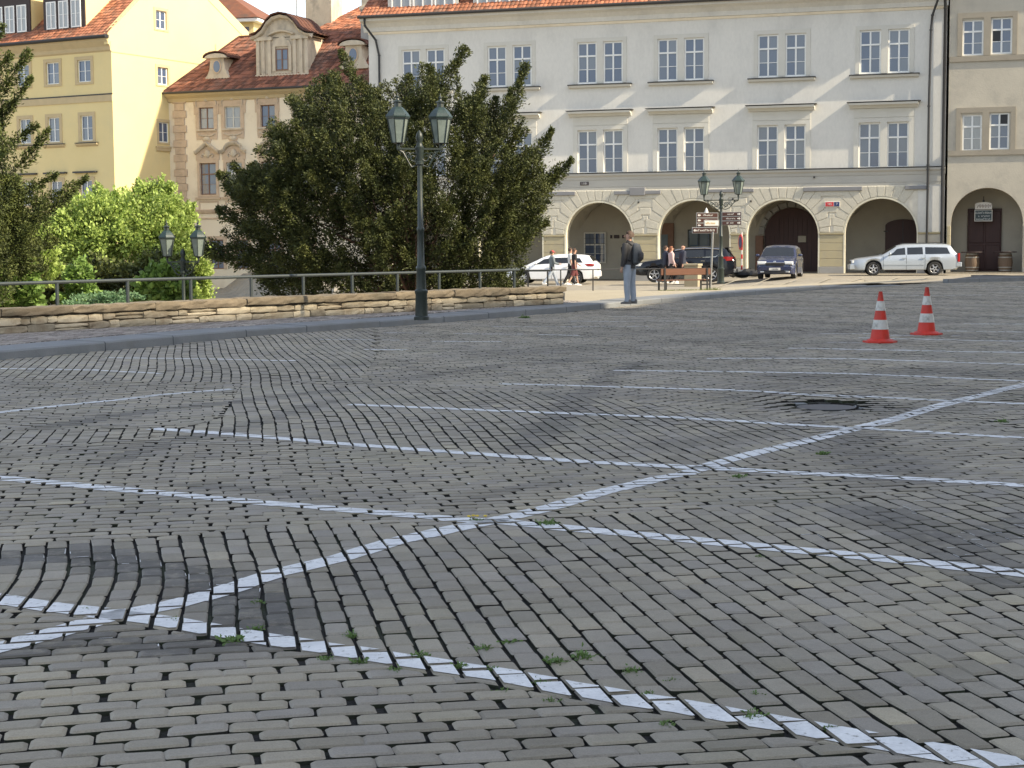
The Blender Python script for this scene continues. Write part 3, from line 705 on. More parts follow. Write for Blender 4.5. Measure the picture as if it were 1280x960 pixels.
_wc = {}
def window(parent, cx, z0, W, H, frame, glass='glass', y=.1, name='window', transom=.33, bars=True, cols=2, fw=.072, open_dark=()):
    """casement with transom; each pane a sub-part sharing one mesh per size"""
    key = (round(W, 2), round(H, 2), frame, bars, cols, transom, fw)
    if key not in _wc:
        m = MB(); zt = H*(1-transom)
        m.box(-W/2,-W/2+fw,0,.06,0,H); m.box(W/2-fw,W/2,0,.06,0,H); m.box(-W/2+fw,W/2-fw,0,.06,0,fw); m.box(-W/2+fw,W/2-fw,0,.06,H-fw,H)
        panes = []
        if transom: m.box(-W/2+fw,W/2-fw,-.02,.05,zt-fw*.55,zt+fw*.55)
        lev = [(fw, zt-fw*.55), (zt+fw*.55, H-fw)] if transom else [(fw, H-fw)]
        iw = (W-2*fw)/cols
        for li, (a, b) in enumerate(lev):
            for c in range(1, cols): m.box(-W/2+fw+iw*c-fw*.55, -W/2+fw+iw*c+fw*.55, -.012, .055, a, b)
            sub = [(a, b)]
            if bars and (li == 0): mid = (a+b)/2; sub = [(a, mid-.014), (mid+.014, b)]; m.box(-W/2+fw, W/2-fw, .004, .05, mid-.014, mid+.014)
            for (p, q) in sub:
                for c in range(cols):
                    xa = -W/2+fw+iw*c+(fw*.55 if c else 0); xb = -W/2+fw+iw*(c+1)-(fw*.55 if c < cols-1 else 0); panes.append((xa, xb, p, q))
        fm = m.mesh('window_frame', M[frame]); pm = {}
        pl = []
        for (xa, xb, p, q) in panes:
            k = (round(xb-xa, 3), round(q-p, 3))
            if k not in pm: pm[k] = k
            pl.append(((xa+xb)/2, p, k))
        _wc[key] = (fm, pl, {})
    fm, pl, cache = _wc[key]
    o = link_mesh(name, fm, parent, loc=(cx, y, z0))
    for i, (px, pz, k) in enumerate(pl):
        g = 'black' if i in open_dark else glass
        if (k, g) not in cache:
            b = MB(); b.box(-k[0]/2-.004, k[0]/2+.004, .025, .034, -.004, k[1]+.004); cache[(k, g)] = b.mesh('pane', M[g])
        p = link_mesh('pane', cache[(k, g)], o, loc=(px, 0, pz)); p.rotation_euler = (random.uniform(-.006, .006), 0, random.uniform(-.012, .012))
    return o
def molding(mb, s0, s1, prof, ends=True):
    """profile [(y,z)...] swept along x"""
    mb.loft([[(s0, y, z) for y, z in prof], [(s1, y, z) for y, z in prof]])

def tile_roof(name, parent, s0, s1, y0, z0, y1, z1, tw=.24, th=.34, material='tile', s0b=None, s1b=None, amp=.035):
    """pantile field on a slope from the eave (y0,z0) to the top (y1,z1); s0b/s1b: ends of the top edge"""
    s0b = s0 if s0b is None else s0b; s1b = s1 if s1b is None else s1b
    L_ = math.hypot(y1-y0, z1-z0); rows = max(1, int(L_/th)); cols = max(2, int((s1-s0)/tw)); k = 6
    dy, dz = (y1-y0)/L_, (z1-z0)/L_; ny_, nz_ = -dz, dy
    xs = np.linspace(0, 1, cols*k+1); wave = amp*np.abs(np.sin(np.pi*np.arange(cols*k+1)/k))**.8
    V = []; T = []; Q = []; n = 0
    for r in range(rows):
        jit = rng.normal(0, .006, cols+1)[np.minimum(np.arange(cols*k+1)//k, cols)]
        tn = rng.random(cols+1)[np.minimum(np.arange(cols*k+1)//k, cols)]
        for e, (tt, lift) in enumerate(((r/rows, .03), (min(1, (r+1.08)/rows), .0))):
            sa, sb = s0+(s0b-s0)*tt, s1+(s1b-s1)*tt
            X = sa+(sb-sa)*xs; h = wave+lift+jit+.01
            V.append(np.c_[X, y0+dy*L_*tt+ny_*h, z0+dz*L_*tt+nz_*h]); T.append(tn)
        m = len(xs); a = n+np.arange(m-1); Q.append(np.stack([a, a+1, a+m+1, a+m], 1)); n += 2*m
        # front lip
        sa, sb = s0+(s0b-s0)*r/rows, s1+(s1b-s1)*r/rows
        V.append(np.c_[sa+(sb-sa)*xs, np.full(m, y0+dy*L_*r/rows), np.full(m, z0+dz*L_*r/rows)-.0]); T.append(tn*.3)
        a = n+np.arange(m-1); b = n-2*m+np.arange(m-1); Q.append(np.stack([a, a+1, b+1, b], 1)); n += m
    me = np_mesh(name, np.concatenate(V), Q, M[material], dict(tone=np.concatenate(T)))
    return link_mesh(name, me, parent, kind='stuff')

# ------------------------------------------------------------------ white palace
PZ = Vector((15.783, 80.856, 0)); PR = -R(16.7)
pal = empty('palace', PZ, PR, 'long white arcaded palace with paired windows, rusticated arches and dormers above its eave', 'palace')
S0, S1 = -24.25, 5.3
AR = [(-21.4,1.72,1.92),(-16.5,1.72,1.92),(-11.78,1.74,1.9),(-6.875,1.8,1.88),(-2.44,1.75,1.88),(2.32,1.71,1.93)]
bays = [-21.2,-16.49,-11.70,-7.55,-2.53,2.40]; wx = .675
up, lo = [], []
for c in bays:
    for s in (-1, 1): up.append((c+s*wx-.50, c+s*wx+.50, 9.66, 11.72)); lo.append((c+s*wx-.51, c+s*wx+.51, 5.12, 7.30))
b_ = MB(); wall_rects(b_, S0, S1, 5.12, 13.05, up+lo, 0, .16); wall_arches(b_, S0, S1, -.7, 4.35, AR, .0, .5); wall_rects(b_, S0, S1, 4.35, 5.12, [], 0, .1)
b_.quad((S0,16,0),(S0,0,0),(S0,0,13.05),(S0,16,13.05)); b_.quad((S1,0,4.6),(S1,16,4.6),(S1,16,13.05),(S1,0,13.05)); b_.quad((S1,16,0),(S0,16,0),(S0,16,13.05),(S1,16,13.05))
b_.quad((S1,0,0),(S1,.5,0),(S1,.5,4.6),(S1,0,4.6))
b_.poly([(S0,0,13.05),(S0,16,13.05),(S0,8,19.5)]) ; b_.poly([(S1,0,13.05),(S1,8,19.5),(S1,16,13.05)])
b_.build('wall', M['plaster'], pal, recalc=False)
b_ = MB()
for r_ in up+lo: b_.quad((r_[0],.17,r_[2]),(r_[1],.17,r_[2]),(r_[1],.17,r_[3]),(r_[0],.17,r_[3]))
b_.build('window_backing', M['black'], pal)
for i, r_ in enumerate(up): window(pal, (r_[0]+r_[1])/2, r_[2], r_[1]-r_[0], r_[3]-r_[2], 'white', 'glass', .055)
for i, r_ in enumerate(lo): window(pal, (r_[0]+r_[1])/2, r_[2], r_[1]-r_[0], r_[3]-r_[2], 'white', 'glass', .10)
# surrounds, sills, hoods
for c in bays:
    for z0, z1, w_ in ((9.66, 11.72, 1.38), (5.13, 7.30, 1.42)):
        m = MB(); x0, x1 = c-w_, c+w_
        m.box(x0, c-wx-.515, -.035, .02, z0, z1+.22); m.box(c+wx+.515, x1, -.035, .02, z0, z1+.22); m.box(c-wx-.515, c+wx+.515, -.034, .02, z1+.02, z1+.22)
        m.box(c-wx+.515, c+wx-.515, -.034, .02, z0, z1+.02); m.build('window_surround', M['trim'], pal)
    m = MB(); molding(m, c-1.62, c+1.62, [(0,9.42),(-.16,9.46),(-.20,9.56),(0,9.56)]); o = m.build('sill', M['trim'], pal)
    m = MB(); m.box(c-1.66, c+1.66, -.23, .0, 9.563, 9.615); m.build('sill_cover', M['black'], o)
    m = MB(); molding(m, c-1.62, c+1.62, [(0,7.98),(-.10,8.0),(-.16,8.1),(-.38,8.14),(-.40,8.24),(0,8.27)]); o = m.build('window_hood', M['trim'], pal)
    m = MB(); m.box(c-1.74, c+1.74, -.44, 0, 8.273, 8.295); m.build('hood_cover', M['zinc'], o)
    m = MB(); m.box(c-1.42, c+1.42, -.03, 0, 7.55, 7.975); m.build('window_frieze', M['trim'], pal)
# string course and frieze
m = MB(); molding(m, S0, S1+.02, [(0,4.78),(-.05,4.78),(-.07,4.92),(-.14,5.0),(-.15,5.09),(0,5.115)]); o = m.build('string_course', M['band'], pal)
m = MB(); m.box(S0, S1+.02, -.17, .0, 5.118, 5.15); m.build('string_cover', M['zinc'], o)
m = MB(); m.box(S0, S1, -.03, -.002, 4.42, 4.775); m.box(S0, S1, -.02, -.001, 4.30, 4.40); m.build('frieze', M['band'], pal)
# eave
m = MB(); molding(m, S0-.25, S1+.05, [(0,12.72),(-.06,12.74),(-.10,12.95),(-.30,13.15),(-.62,13.25),(-.66,13.42),(0,13.46)]); o = m.build('eave_cornice', M['plaster'], pal)
m = MB(); m.box(S0, S1, -.04, .0, 12.60, 12.72); m.build('eave_band', M['cream'], pal)
m = MB(); m.tube([(S0-.3,-.76,13.44),(S1+.1,-.76,13.44)], .085, 8); m.box(S0-.3, S1+.1, -.74, -.6, 13.425, 13.50); m.build('gutter', M['zinc'], pal)
tile_roof('roof_tiles', pal, S0-.25, S1+.1, -.72, 13.46, 8, 19.9, .225, .36, 'tile')
m = MB(); m.quad((S0-.2,-.6,13.45),(S1,-.6,13.45),(S1,8,19.8),(S0-.2,8,19.8)); m.quad((S0-.2,8,19.8),(S1,8,19.8),(S1,16.6,13.4),(S0-.2,16.6,13.4)); m.build('roof', M['oldtile'], pal)
for c in (-21.15,-16.45,-11.7,-7.2,-2.5,2.2):
    d = MB(); d.box(c-1.95, c+1.95, -.05, 5.4, 13.62, 15.6); d = d.build('dormer', M['darkwood'], pal)
    m = MB(); m.box(c-1.95, c+1.95, -.10, -.055, 13.6, 15.6); m.build('dormer_front', M['trim'], d)
    for k in (-1.2, 0, 1.2):
        f = MB(); f.box(k+c-.54, k+c-.47, -.16, -.10, 13.72, 15.2); f.box(k+c+.47, k+c+.54, -.16, -.10, 13.72, 15.2); f.box(k+c-.03, k+c+.03, -.16, -.10, 13.78, 15.2); f.box(k+c-.47, k+c+.47, -.16, -.10, 13.72, 13.78)
        f.build('window_frame', M['white'], d)
        for e in (-.25, .25): g = MB(); g.box(k+c+e-.22, k+c+e+.22, -.125, -.102, 13.78, 15.2); g.build('pane', M['glass2'], d)
    tile_roof('dormer_roof', d, c-2.1, c+2.1, -.35, 15.55, 6, 17.3, .24, .4, 'tile')
# downpipes
def pipe(parent, pts, r=.06, m_='black', name='downpipe'):
    b = MB(); b.tube(pts, r, 8)
    for p in pts[1:-1]: b.lathe([(r+.02,-.03),(r+.02,.03)], p[0], p[1], 8, p[2])
    return b.build(name, M[m_], parent, smooth=True)
pipe(pal, [(S0+.05,-.72,13.4),(S0+.05,-.62,13.0),(S0+.45,-.12,12.3),(S0+.62,-.11,11.5),(S0+.62,-.11,.1)])
pipe(pal, [(4.98,-.72,13.4),(4.90,-.6,13.0),(4.62,-.13,12.3),(4.56,-.13,11.6),(4.52,-.22,8),(4.52,-.22,5.2),(4.52,-.2,5.0),(4.50,-.13,.1)], .055)
pipe(pal, [(5.2,-.7,13.35),(5.22,-.15,12.6),(5.20,-.14,5),(5.22,-.14,.1)], .075)
# --- arcade: reveals, vaults, back wall
m = MB()
for c, r, zs in AR: intrados(m, c, r, zs, -.7, 0, .62)
m.build('arch_soffit', M['jamb'], pal, recalc=False)
DEP = 3.9
m = MB(); mids = [S0] + [(AR[i][0]+AR[i][1]+AR[i+1][0]-AR[i+1][1])/2 for i in range(5)] + [S1]
for i, (c, r, zs) in enumerate(AR):
    x0, x1 = mids[i], mids[i+1]; a = (x1-x0)/2; cx = (x0+x1)/2; N_ = 14; G_ = []
    for p in range(N_+1):
        row = []
        for q in range(N_+1):
            X_ = -1+2*p/N_; Y_ = -1+2*q/N_; dx_ = (cx+X_*a-c)/(r+.12); zx = math.sqrt(max(0, 1-dx_*dx_)); zy = math.sqrt(max(0, 1-Y_*Y_*.98))
            row.append((cx+X_*a, .6+(DEP-.6)*(Y_+1)/2, 2.05+1.75*max(zx, zy)))
        G_.append(row)
    for p in range(N_):
        for q in range(N_): m.quad(G_[p][q], G_[p+1][q], G_[p+1][q+1], G_[p][q+1])
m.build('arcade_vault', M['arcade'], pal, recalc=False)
m = MB(); m.quad((S0,DEP,-.7),(S1,DEP,-.7),(S1,DEP,4.2),(S0,DEP,4.2)); m.quad((S1,.6,0),(S1,DEP,0),(S1,DEP,4.2),(S1,.6,4.2)); m.quad((S0,.6,0),(S0,DEP,0),(S0,DEP,4.2),(S0,.6,4.2))
xs_ = [S0]+[v for c, r, zs in AR for v in (c-r, c+r)]+[S1]
for i in range(0, len(xs_), 2):
    if xs_[i+1]-xs_[i] > .1:
        m.quad((xs_[i],.61,-.7),(xs_[i+1],.61,-.7),(xs_[i+1],.61,2.1),(xs_[i],.61,2.1))
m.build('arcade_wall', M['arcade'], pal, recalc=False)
m = MB(); m.quad((S0,-.3,-.40),(-7,-.3,-.35),(-7,DEP,-.33),(S0,DEP,-.38)); m.quad((-7,-.3,-.35),(-2.5,-.3,.01),(-2.5,DEP,.03),(-7,DEP,-.33)); m.quad((-2.5,-.3,.01),(S1,-.3,.01),(S1,DEP,.03),(-2.5,DEP,.03)); m.build('arcade_floor', M['street'], pal, recalc=False)
# window, doors and plates inside the arcade
window(pal, -12.93, .5, 1.2, 1.65, 'trim', 'glass', DEP-.10, transom=.4, fw=.07)
m = MB()
for k in range(5): m.box(-13.43+k*.25-.008, -13.43+k*.25+.008, DEP-.17, DEP-.155, .55, 2.1)
for k in range(5): m.box(-13.5, -12.36, DEP-.165, DEP-.155, .7+k*.28, .715+k*.28)
m.build('window_grille', M['black'], pal)
for x, w_ in ((-12.05,.10),(-11.75,.28),(-11.4,.10)): m = MB(); m.cbox(x-w_/2, x+w_/2, DEP-.05, DEP, 1.82, 2.0, .01); m.build('wall_plate', M['darkwood'], pal)
m = MB(); m.cbox(-9.65,-8.65,DEP-.12,DEP,-.4,2.6,.02); d = m.build('arcade_door', M['brownwood'], pal)
m = MB(); m.cbox(-9.5,-8.95,DEP-.15,DEP-.12,-.3,2.0,.02); m.build('door_panel', M['cloth_g'], d)
window(pal, -7.3, 1.3, 1.2, .95, 'rail', 'glass', DEP-.08, transom=0, cols=2)
for x in (-7.58,-7.03): m = MB(); m.box(x-.2,x+.2,DEP-.12,DEP-.10,1.45,2.1); m.build('notice_sheet', M['cloth_g'], pal)
# great gate in the fifth bay, with its own stone arch
m = MB(); GX = -2.45; P = [(GX-1.4,0)]+[(GX-1.4*math.cos(math.pi*k/16), 1.95+1.38*math.sin(math.pi*k/16)) for k in range(17)]+[(GX+1.4,0)]
m.prism(P, DEP-.1, DEP); gate = m.build('gate', M['door'], pal)
m = MB()
for x in np.arange(-3.78,-1.2,.24): m.box(x,x+.2,DEP-.125,DEP-.1,.1,2.8 if -3.5 < x < -1.6 else 1.9)
m.build('gate_board', M['door'], gate, kind='stuff'); m = MB(); m.cbox(-2.12,-1.71,DEP-.15,DEP-.126,1.54,1.87,.01); m.build('notice_sheet', M['arcade'], gate)
for k in range(11):
    a0, a1 = math.pi*k/11+.02, math.pi*(k+1)/11-.02; m = MB()
    m.prism([(GX-1.44*math.cos(a0),1.95+1.42*math.sin(a0)),(GX-1.72*math.cos(a0),1.95+1.68*math.sin(a0)),(GX-1.72*math.cos(a1),1.95+1.68*math.sin(a1)),(GX-1.44*math.cos(a1),1.95+1.42*math.sin(a1))], DEP-.16, DEP-.02, .015); m.build('gate_arch_stone', M['greyst'], pal)
m = MB(); m.cbox(-4.3,-3.9,DEP-.3,DEP,0,1.9,.02); m.build('gate_jamb', M['brownwood'], pal)
m = MB(); P = [(2.28,0.04),(2.28,2.35)]+[(3.15-.87*math.cos(math.pi*k/12),2.35+.32*math.sin(math.pi*k/12)) for k in range(13)]+[(4.02,.04)]; m.prism(P, DEP-.1, DEP-.01); dd = m.build('arcade_door', M['door'], pal)
m = MB(); m.box(3.14,3.17,DEP-.12,DEP-.1,.1,2.6); m.box(2.2,2.4,DEP-.13,DEP-.1,2.05,2.1); m.box(2.2,2.4,DEP-.13,DEP-.1,.6,.65); m.build('hinge', M['black'], dd)
# --- piers: ochre banded blocks, caps, plinths
def half(poly, a, b, c):      # keep a*x+b*z<=c
    out = []
    for i in range(len(poly)):
        p, q = poly[i], poly[(i+1) % len(poly)]; hp, hq = c-a*p[0]-b*p[1], c-a*q[0]-b*q[1]
        if hp >= 0: out.append(p)
        if hp*hq < 0: t = hp/(hp-hq); out.append((p[0]+(q[0]-p[0])*t, p[1]+(q[1]-p[1])*t))
    return out
def area(p): return .5*abs(sum(p[i][0]*p[(i+1) % len(p)][1]-p[(i+1) % len(p)][0]*p[i][1] for i in range(len(p))))
for i in range(len(AR)+1):
    xl = AR[i-1][0]+AR[i-1][1]+.08 if i else S0+.05; xr = AR[i][0]-AR[i][1]-.08 if i < len(AR) else S1-.05
    last = i == len(AR)
    for k in range(4):
        z0 = .35+k*.385; m = MB(); m.cbox(xl, xr, -.045, .0, z0, z0+.368, .012); m.build('pier_stone', M['beige' if last else 'pier'], pal)
    m = MB(); m.cbox(xl-.04, xr+.04, -.07, 0, -.6, .34, .015); m.build('plinth', M['greyst'], pal)
    m = MB(); molding(m, xl-.03, xr+.03, [(0,1.89),(-.04,1.89),(-.09,1.94),(-.09,2.0),(0,2.01)]); m.build('pier_cap', M['pier'], pal)
# --- rusticated voussoirs and the blocks between them
TOP = 4.27; NV = 17
def stone(poly, mt='rustic', dpt=.05):
    if len(poly) < 3 or area(poly) < .012: return
    cx = sum(p[0] for p in poly)/len(poly); cz = sum(p[1] for p in poly)/len(poly)
    pp = []
    for x, z in poly:
        d = math.hypot(x-cx, z-cz); k = 1-min(.3, .035/d); pp.append((cx+(x-cx)*k, cz+(z-cz)*k))
    m = MB(); m.prism(pp, -dpt-random.uniform(0, .012), 0, .018); m.build('rusticated_stone', M[mt], pal)
m = MB(); m.box(S0+.02, AR[-1][0]+AR[-1][1]*.55, -.018, -.001, 2.02, 2.03)
for i, (c, r, zs) in enumerate(AR):
    gapL = (c-r) - (AR[i-1][0]+AR[i-1][1]) if i else 2*(c-r-S0); gapR = (AR[i+1][0]-AR[i+1][1])-(c+r) if i < 5 else 2*(S1-c-r)
    for k in range(NV):
        a0, a1 = math.pi*k/NV, math.pi*(k+1)/NV; big = 4.
        if i == 5 and k >= 12: continue      # plain plaster at the right end
        dirs = [(-math.cos(a0), math.sin(a0)), (-math.cos(a1), math.sin(a1))]
        ri = r+.07
        P = [(c+dirs[0][0]*ri, zs+dirs[0][1]*ri), (c+dirs[1][0]*ri, zs+dirs[1][1]*ri), (c+dirs[1][0]*big, zs+dirs[1][1]*big), (c+dirs[0][0]*big, zs+dirs[0][1]*big)]
        P = half(P, 0, 1, TOP); P = half(P, 0, -1, -2.03)
        # central stack steps
        zc = zs+r*math.sin((a0+a1)/2)*1.2; st = .06 if k in (0, 16) else (.0, 0, .17, .33, .48, .62, .75, .9, .9)[min(k, 16-k)]
        lim = gapL/2-st; P = half(P, -1, 0, -(c-r-lim)); lim = gapR/2-st; P = half(P, 1, 0, c+r+lim)
        if len(P) >= 3: stone(P)
for i in range(len(AR)+1):
    if i == len(AR): continue
    xm = (AR[i-1][0]+AR[i-1][1]+AR[i][0]-AR[i][1])/2 if i else S0+.02; zs = 1.9
    for z0, z1, w_ in ((3.78,4.27,.60),(3.36,3.76,.46),(2.97,3.34,.31),(2.66,2.95,.15)):
        stone([(xm-w_ if i else xm, z0), (xm+w_, z0), (xm+w_, z1), (xm-w_ if i else xm, z1)])
# joint bed slightly proud and paler than the wall
m = MB(); arx = [(c, r, zs) for c, r, zs in AR]; wall_arches(m, S0+.01, AR[-1][0]+AR[-1][1]+.02, 2.02, 4.29, AR , -.016, .1)
me_ = m; 
for vv in range(len(me_.v)): pass
o = m.build('joint_bed', M['joint'], pal, recalc=False)
m = MB(); c, r, zs = AR[-1]
# archivolt rims
for c, r, zs in AR:
    q = MB(); P0 = [(c-(r)*math.cos(math.pi*k/24), zs+(r)*math.sin(math.pi*k/24)) for k in range(25)]; P1 = [(c-(r+.09)*math.cos(math.pi*k/24), zs+(r+.09)*math.sin(math.pi*k/24)) for k in range(25)]
    for k in range(24):
        q.quad((*[P0[k][0],-.05,P0[k][1]],),(P0[k+1][0],-.05,P0[k+1][1]),(P1[k+1][0],-.05,P1[k+1][1]),(P1[k][0],-.05,P1[k][1])); q.quad((P0[k][0],-.05,P0[k][1]),(P0[k+1][0],-.05,P0[k+1][1]),(P0[k+1][0],.02,P0[k+1][1]),(P0[k][0],.02,P0[k][1]))
    q.box(c-r-.075, c-r, -.052, .01, -.6, zs); q.box(c+r, c+r+.075, -.052, .01, -.6, zs); q.build('archivolt', M['jamb'], pal)
for (x0, x1, z0, z1, raised) in ((-17.0,-13.0,4.02,4.22,0),(-10.95,-8.55,4.02,4.20,1),(-6.2,-3.85,4.05,4.22,0),(-1.42,1.42,4.03,4.24,0),(3.45,4.5,4.05,4.24,0)):
    m = MB(); m.cbox(x0, x1, -.13, -.0, z0, z1, .02)
    if raised: m.cbox((x0+x1)/2-.4, (x0+x1)/2+.4, -.15, 0, z0-.06, z1+.18, .02)
    m.build('slate_cover', M['greypanel'], pal)
def strokes(parent, n, x, y, z, size, mt, name='lettering'):
    """a line of small illegible letter strokes n characters long"""
    m = MB(); w_ = size*.52; x0 = x-n*w_/2; r = random.Random(n*7+int(z*100))
    for k in range(n):
        if r.random() < .12: continue
        h = size*r.choice((.5, .5, .72)); a = x0+k*w_
        m.box(a, a+w_*.22, y-.003, y+.001, z-size*.3, z-size*.3+h); zz = z-size*.3+h*r.choice((.1, .5, .85)); m.box(a+w_*.22, a+w_*.72, y-.003, y+.001, zz-size*.04, zz+size*.07)
        if r.random() < .6: m.box(a+w_*.52, a+w_*.72, y-.0031, y+.001, z-size*.3, z-size*.3+h*.8)
    return m.build(name, M[mt], parent, kind='stuff')
def text(parent, s, x, y, z, size, mt, name='lettering', rz=0., align='CENTER'):
    cu = bpy.data.curves.new('t', 'FONT'); cu.body = s; cu.size = size; cu.extrude = .003; cu.align_x = align; cu.align_y = 'CENTER'; cu.resolution_u = 2
    o = bpy.data.objects.new('t', cu); COL.objects.link(o); dg = bpy.context.evaluated_depsgraph_get(); me = bpy.data.meshes.new_from_object(o.evaluated_get(dg)); bpy.data.objects.remove(o)
    me.materials.clear(); me.materials.append(M[mt]); r = link_mesh(name, me, parent, loc=(x, y, z)); r.rotation_euler = (R(90), 0, rz); return r
m = MB(); m.cbox(-12.75,-12.3,-.06,-.03,4.52,4.70,.01); o = m.build('house_number_plate', M['darkwood'], pal); text(o, '1181', -12.52, -.065, 4.61, .17, 'signw')
m = MB(); m.cbox(-.38,.36,-.10,-.06,3.27,3.52,.01); o = m.build('address_plates', M['signw'], pal)
m = MB(); m.box(-.34,.05,-.108,-.10,3.29,3.50); o1 = m.build('red_plate', M['signred'], o); m = MB(); m.box(.08,.34,-.108,-.10,3.29,3.50); o2 = m.build('blue_plate', M['signblue'], o)
text(o1, '185', -.14, -.112, 3.39, .15, 'signw'); text(o2, '7', .21, -.112, 3.39, .17, 'signw')
for x, z in ((-9.7,3.62),(-4.9,3.72),(-.9,4.72),(-4.0,3.6)): m = MB(); m.cbox(x-.04,x+.04,-.12,-.03,z-.04,z+.04,.01); m.build('wall_fitting', M['black'], pal)
for cx_ in (-11.7,-7.55,-2.53,2.4): pass

# ------------------------------------------------------------------ beige house at the right
bh = empty('town_house', PZ, PR, 'beige roughcast house with an arched entrance at the right edge behind two barrels', 'house')
T0, T1 = 5.42, 16.0
wr = [(6.02,6.98,10.34,12.0),(7.32,8.28,10.36,12.05),(6.08,6.98,5.84,7.55),(7.32,8.22,5.88,7.6),(10.2,11.1,10.34,12.0),(11.5,12.4,10.34,12.0),(10.2,11.1,5.84,7.55),(11.5,12.4,5.84,7.55)]
b_ = MB(); wall_rects(b_, T0, T1, 4.6, 14, wr, -.05, .2); wall_arches(b_, T0, T1, 0, 4.6, [(7.27,1.66,2.42),(11.9,1.66,2.42)], -.05, .5)
b_.quad((T0,14,0),(T0,-.05,0),(T0,-.05,14),(T0,14,14)); b_.quad((T1,-.05,0),(T1,14,0),(T1,14,14),(T1,-.05,14)); b_.build('wall', M['beige'], bh, recalc=False)
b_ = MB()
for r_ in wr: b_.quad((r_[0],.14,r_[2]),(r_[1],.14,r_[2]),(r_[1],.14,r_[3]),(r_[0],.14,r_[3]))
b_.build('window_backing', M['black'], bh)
for i, r_ in enumerate(wr): window(bh, (r_[0]+r_[1])/2, r_[2], r_[1]-r_[0], r_[3]-r_[2], 'white', 'glass2' if i == 2 else 'glass', .02, fw=.075, open_dark=(2,) if i == 1 else ((5,) if i == 3 else ()))
for c, z0, z1 in ((7.15,10.34,12.05),(7.15,5.84,7.6),(11.3,10.34,12.05),(11.3,5.84,7.6)):
    m = MB(); x0, x1 = c-1.36, c+1.36
    m.box(x0, c-1.14, -.10, -.045, z0-.02, z1+.28); m.box(c+1.14, x1, -.10, -.045, z0-.02, z1+.28); m.box(c-1.14, c+1.14, -.099, -.045, z1+.03, z1+.28); m.box(c-.16, c+.16, -.099, -.045, z0-.02, z1+.03)
    m.build('window_surround', M['beige2'], bh)
for z in (10.05, 5.62): m = MB(); m.box(T0+.02, T1, -.12, -.045, z, z+.25); m.build('string_course', M['beige2'], bh)
m = MB(); intrados(m, 7.27, 1.66, 2.42, 0, -.05, 1.0); intrados(m, 11.9, 1.66, 2.42, 0, -.05, 1.0); m.build('arch_soffit', M['beige'], bh, recalc=False)
m = MB(); m.quad((T0,2.0,0),(T1,2.0,0),(T1,2.0,4.5),(T0,2.0,4.5)); m.quad((T0+.1,.95,4.2),(T1,.95,4.2),(T1,2,4.2),(T0+.1,2,4.2)); m.quad((T0+.1,.9,0),(T0+.1,2,0),(T0+.1,2,4.5),(T0+.1,.9,4.5)); m.quad((9.5,.9,0),(9.5,2,0),(9.5,2,4.5),(9.5,.9,4.5)); m.build('porch_wall', M['arcade'], bh, recalc=False)
m = MB(); m.box(T0, T1, -.3, 2, 0, .06); m.build('porch_floor', M['street'], bh)
m = MB(); m.cbox(6.35,7.95,1.88,1.99,.06,3.12,.02); d = m.build('door', M['door'], bh)
for x in (6.42,7.2): m = MB(); m.cbox(x,x+.7,1.85,1.88,.15,1.35,.02); m.cbox(x,x+.7,1.85,1.88,1.45,3.0,.02); m.build('door_leaf', M['door'], d)
for k in range(4):
    m = MB(); m.cbox(9.0,9.35,-.10,-.05,.3+k*.5,.78+k*.5,.012); m.build('pier_stone', M['pier'], bh); m = MB(); m.cbox(5.45,5.6,-.10,-.05,.3+k*.5,.78+k*.5,.012); m.build('pier_stone', M['pier'], bh)
m = MB(); m.cbox(8.97,9.4,-.14,-.05,0,.29,.012); m.build('plinth', M['greyst'], bh)
m = MB(); m.quad((T0-.05,-.4,14),(T1,-.4,14),(T1,7,19),(T0-.05,7,19)); m.quad((T0-.05,7,19),(T1,7,19),(T1,14,14),(T0-.05,14,14)); m.build('roof', M['oldtile'], bh)
# hanging signs under the arch (things of their own)
def tworld(x, y, z): return Matrix.Translation(PZ) @ Matrix.Rotation(PR, 4, 'Z') @ Vector((x, y, z))
sg = empty('hanging_sign', tworld(7.10, 1.2, 3.08), PR, 'pale arch-topped sign with scrolled lettering hanging above the dark red door', 'sign')
m = MB(); m.prism([(-.4,0)]+[(.4*-math.cos(math.pi*k/10),.22+.13*math.sin(math.pi*k/10)) for k in range(11)]+[(.4,0)], -.02, .02); m.build('sign_face', M['signw'], sg)
m = MB(); m.tube([(0,0,.34),(0,0,.62)], .02, 6); m.box(-.05,.05,-.01,.01,.33,.45); m.build('bracket', M['black'], sg)
m = MB()
for k in range(5):
    x = -.3+k*.13; m.tube([(x,-.03,.06),(x+.06,-.03,.2),(x+.1,-.03,.12),(x+.14,-.03,.24)], .012, 5)
m.build('scrollwork', M['brownwood'], sg)
sb = empty('menu_board', tworld(7.10, 1.3, 2.5), PR, 'dark slate board with white handwriting hanging below the arch-topped sign', 'sign board')
m = MB(); m.cbox(-.42,.42,-.02,.02,0,.56,.01); o = m.build('board', M['signw'], sb); m = MB(); m.box(-.385,.385,-.028,-.02,.035,.525); m.build('slate', M['board'], o)
strokes(sb, 10, .0, -.035, .41, .15, 'chalk'); strokes(sb, 9, .0, -.035, .26, .13, 'chalk'); strokes(sb, 10, .0, -.035, .11, .13, 'chalk')

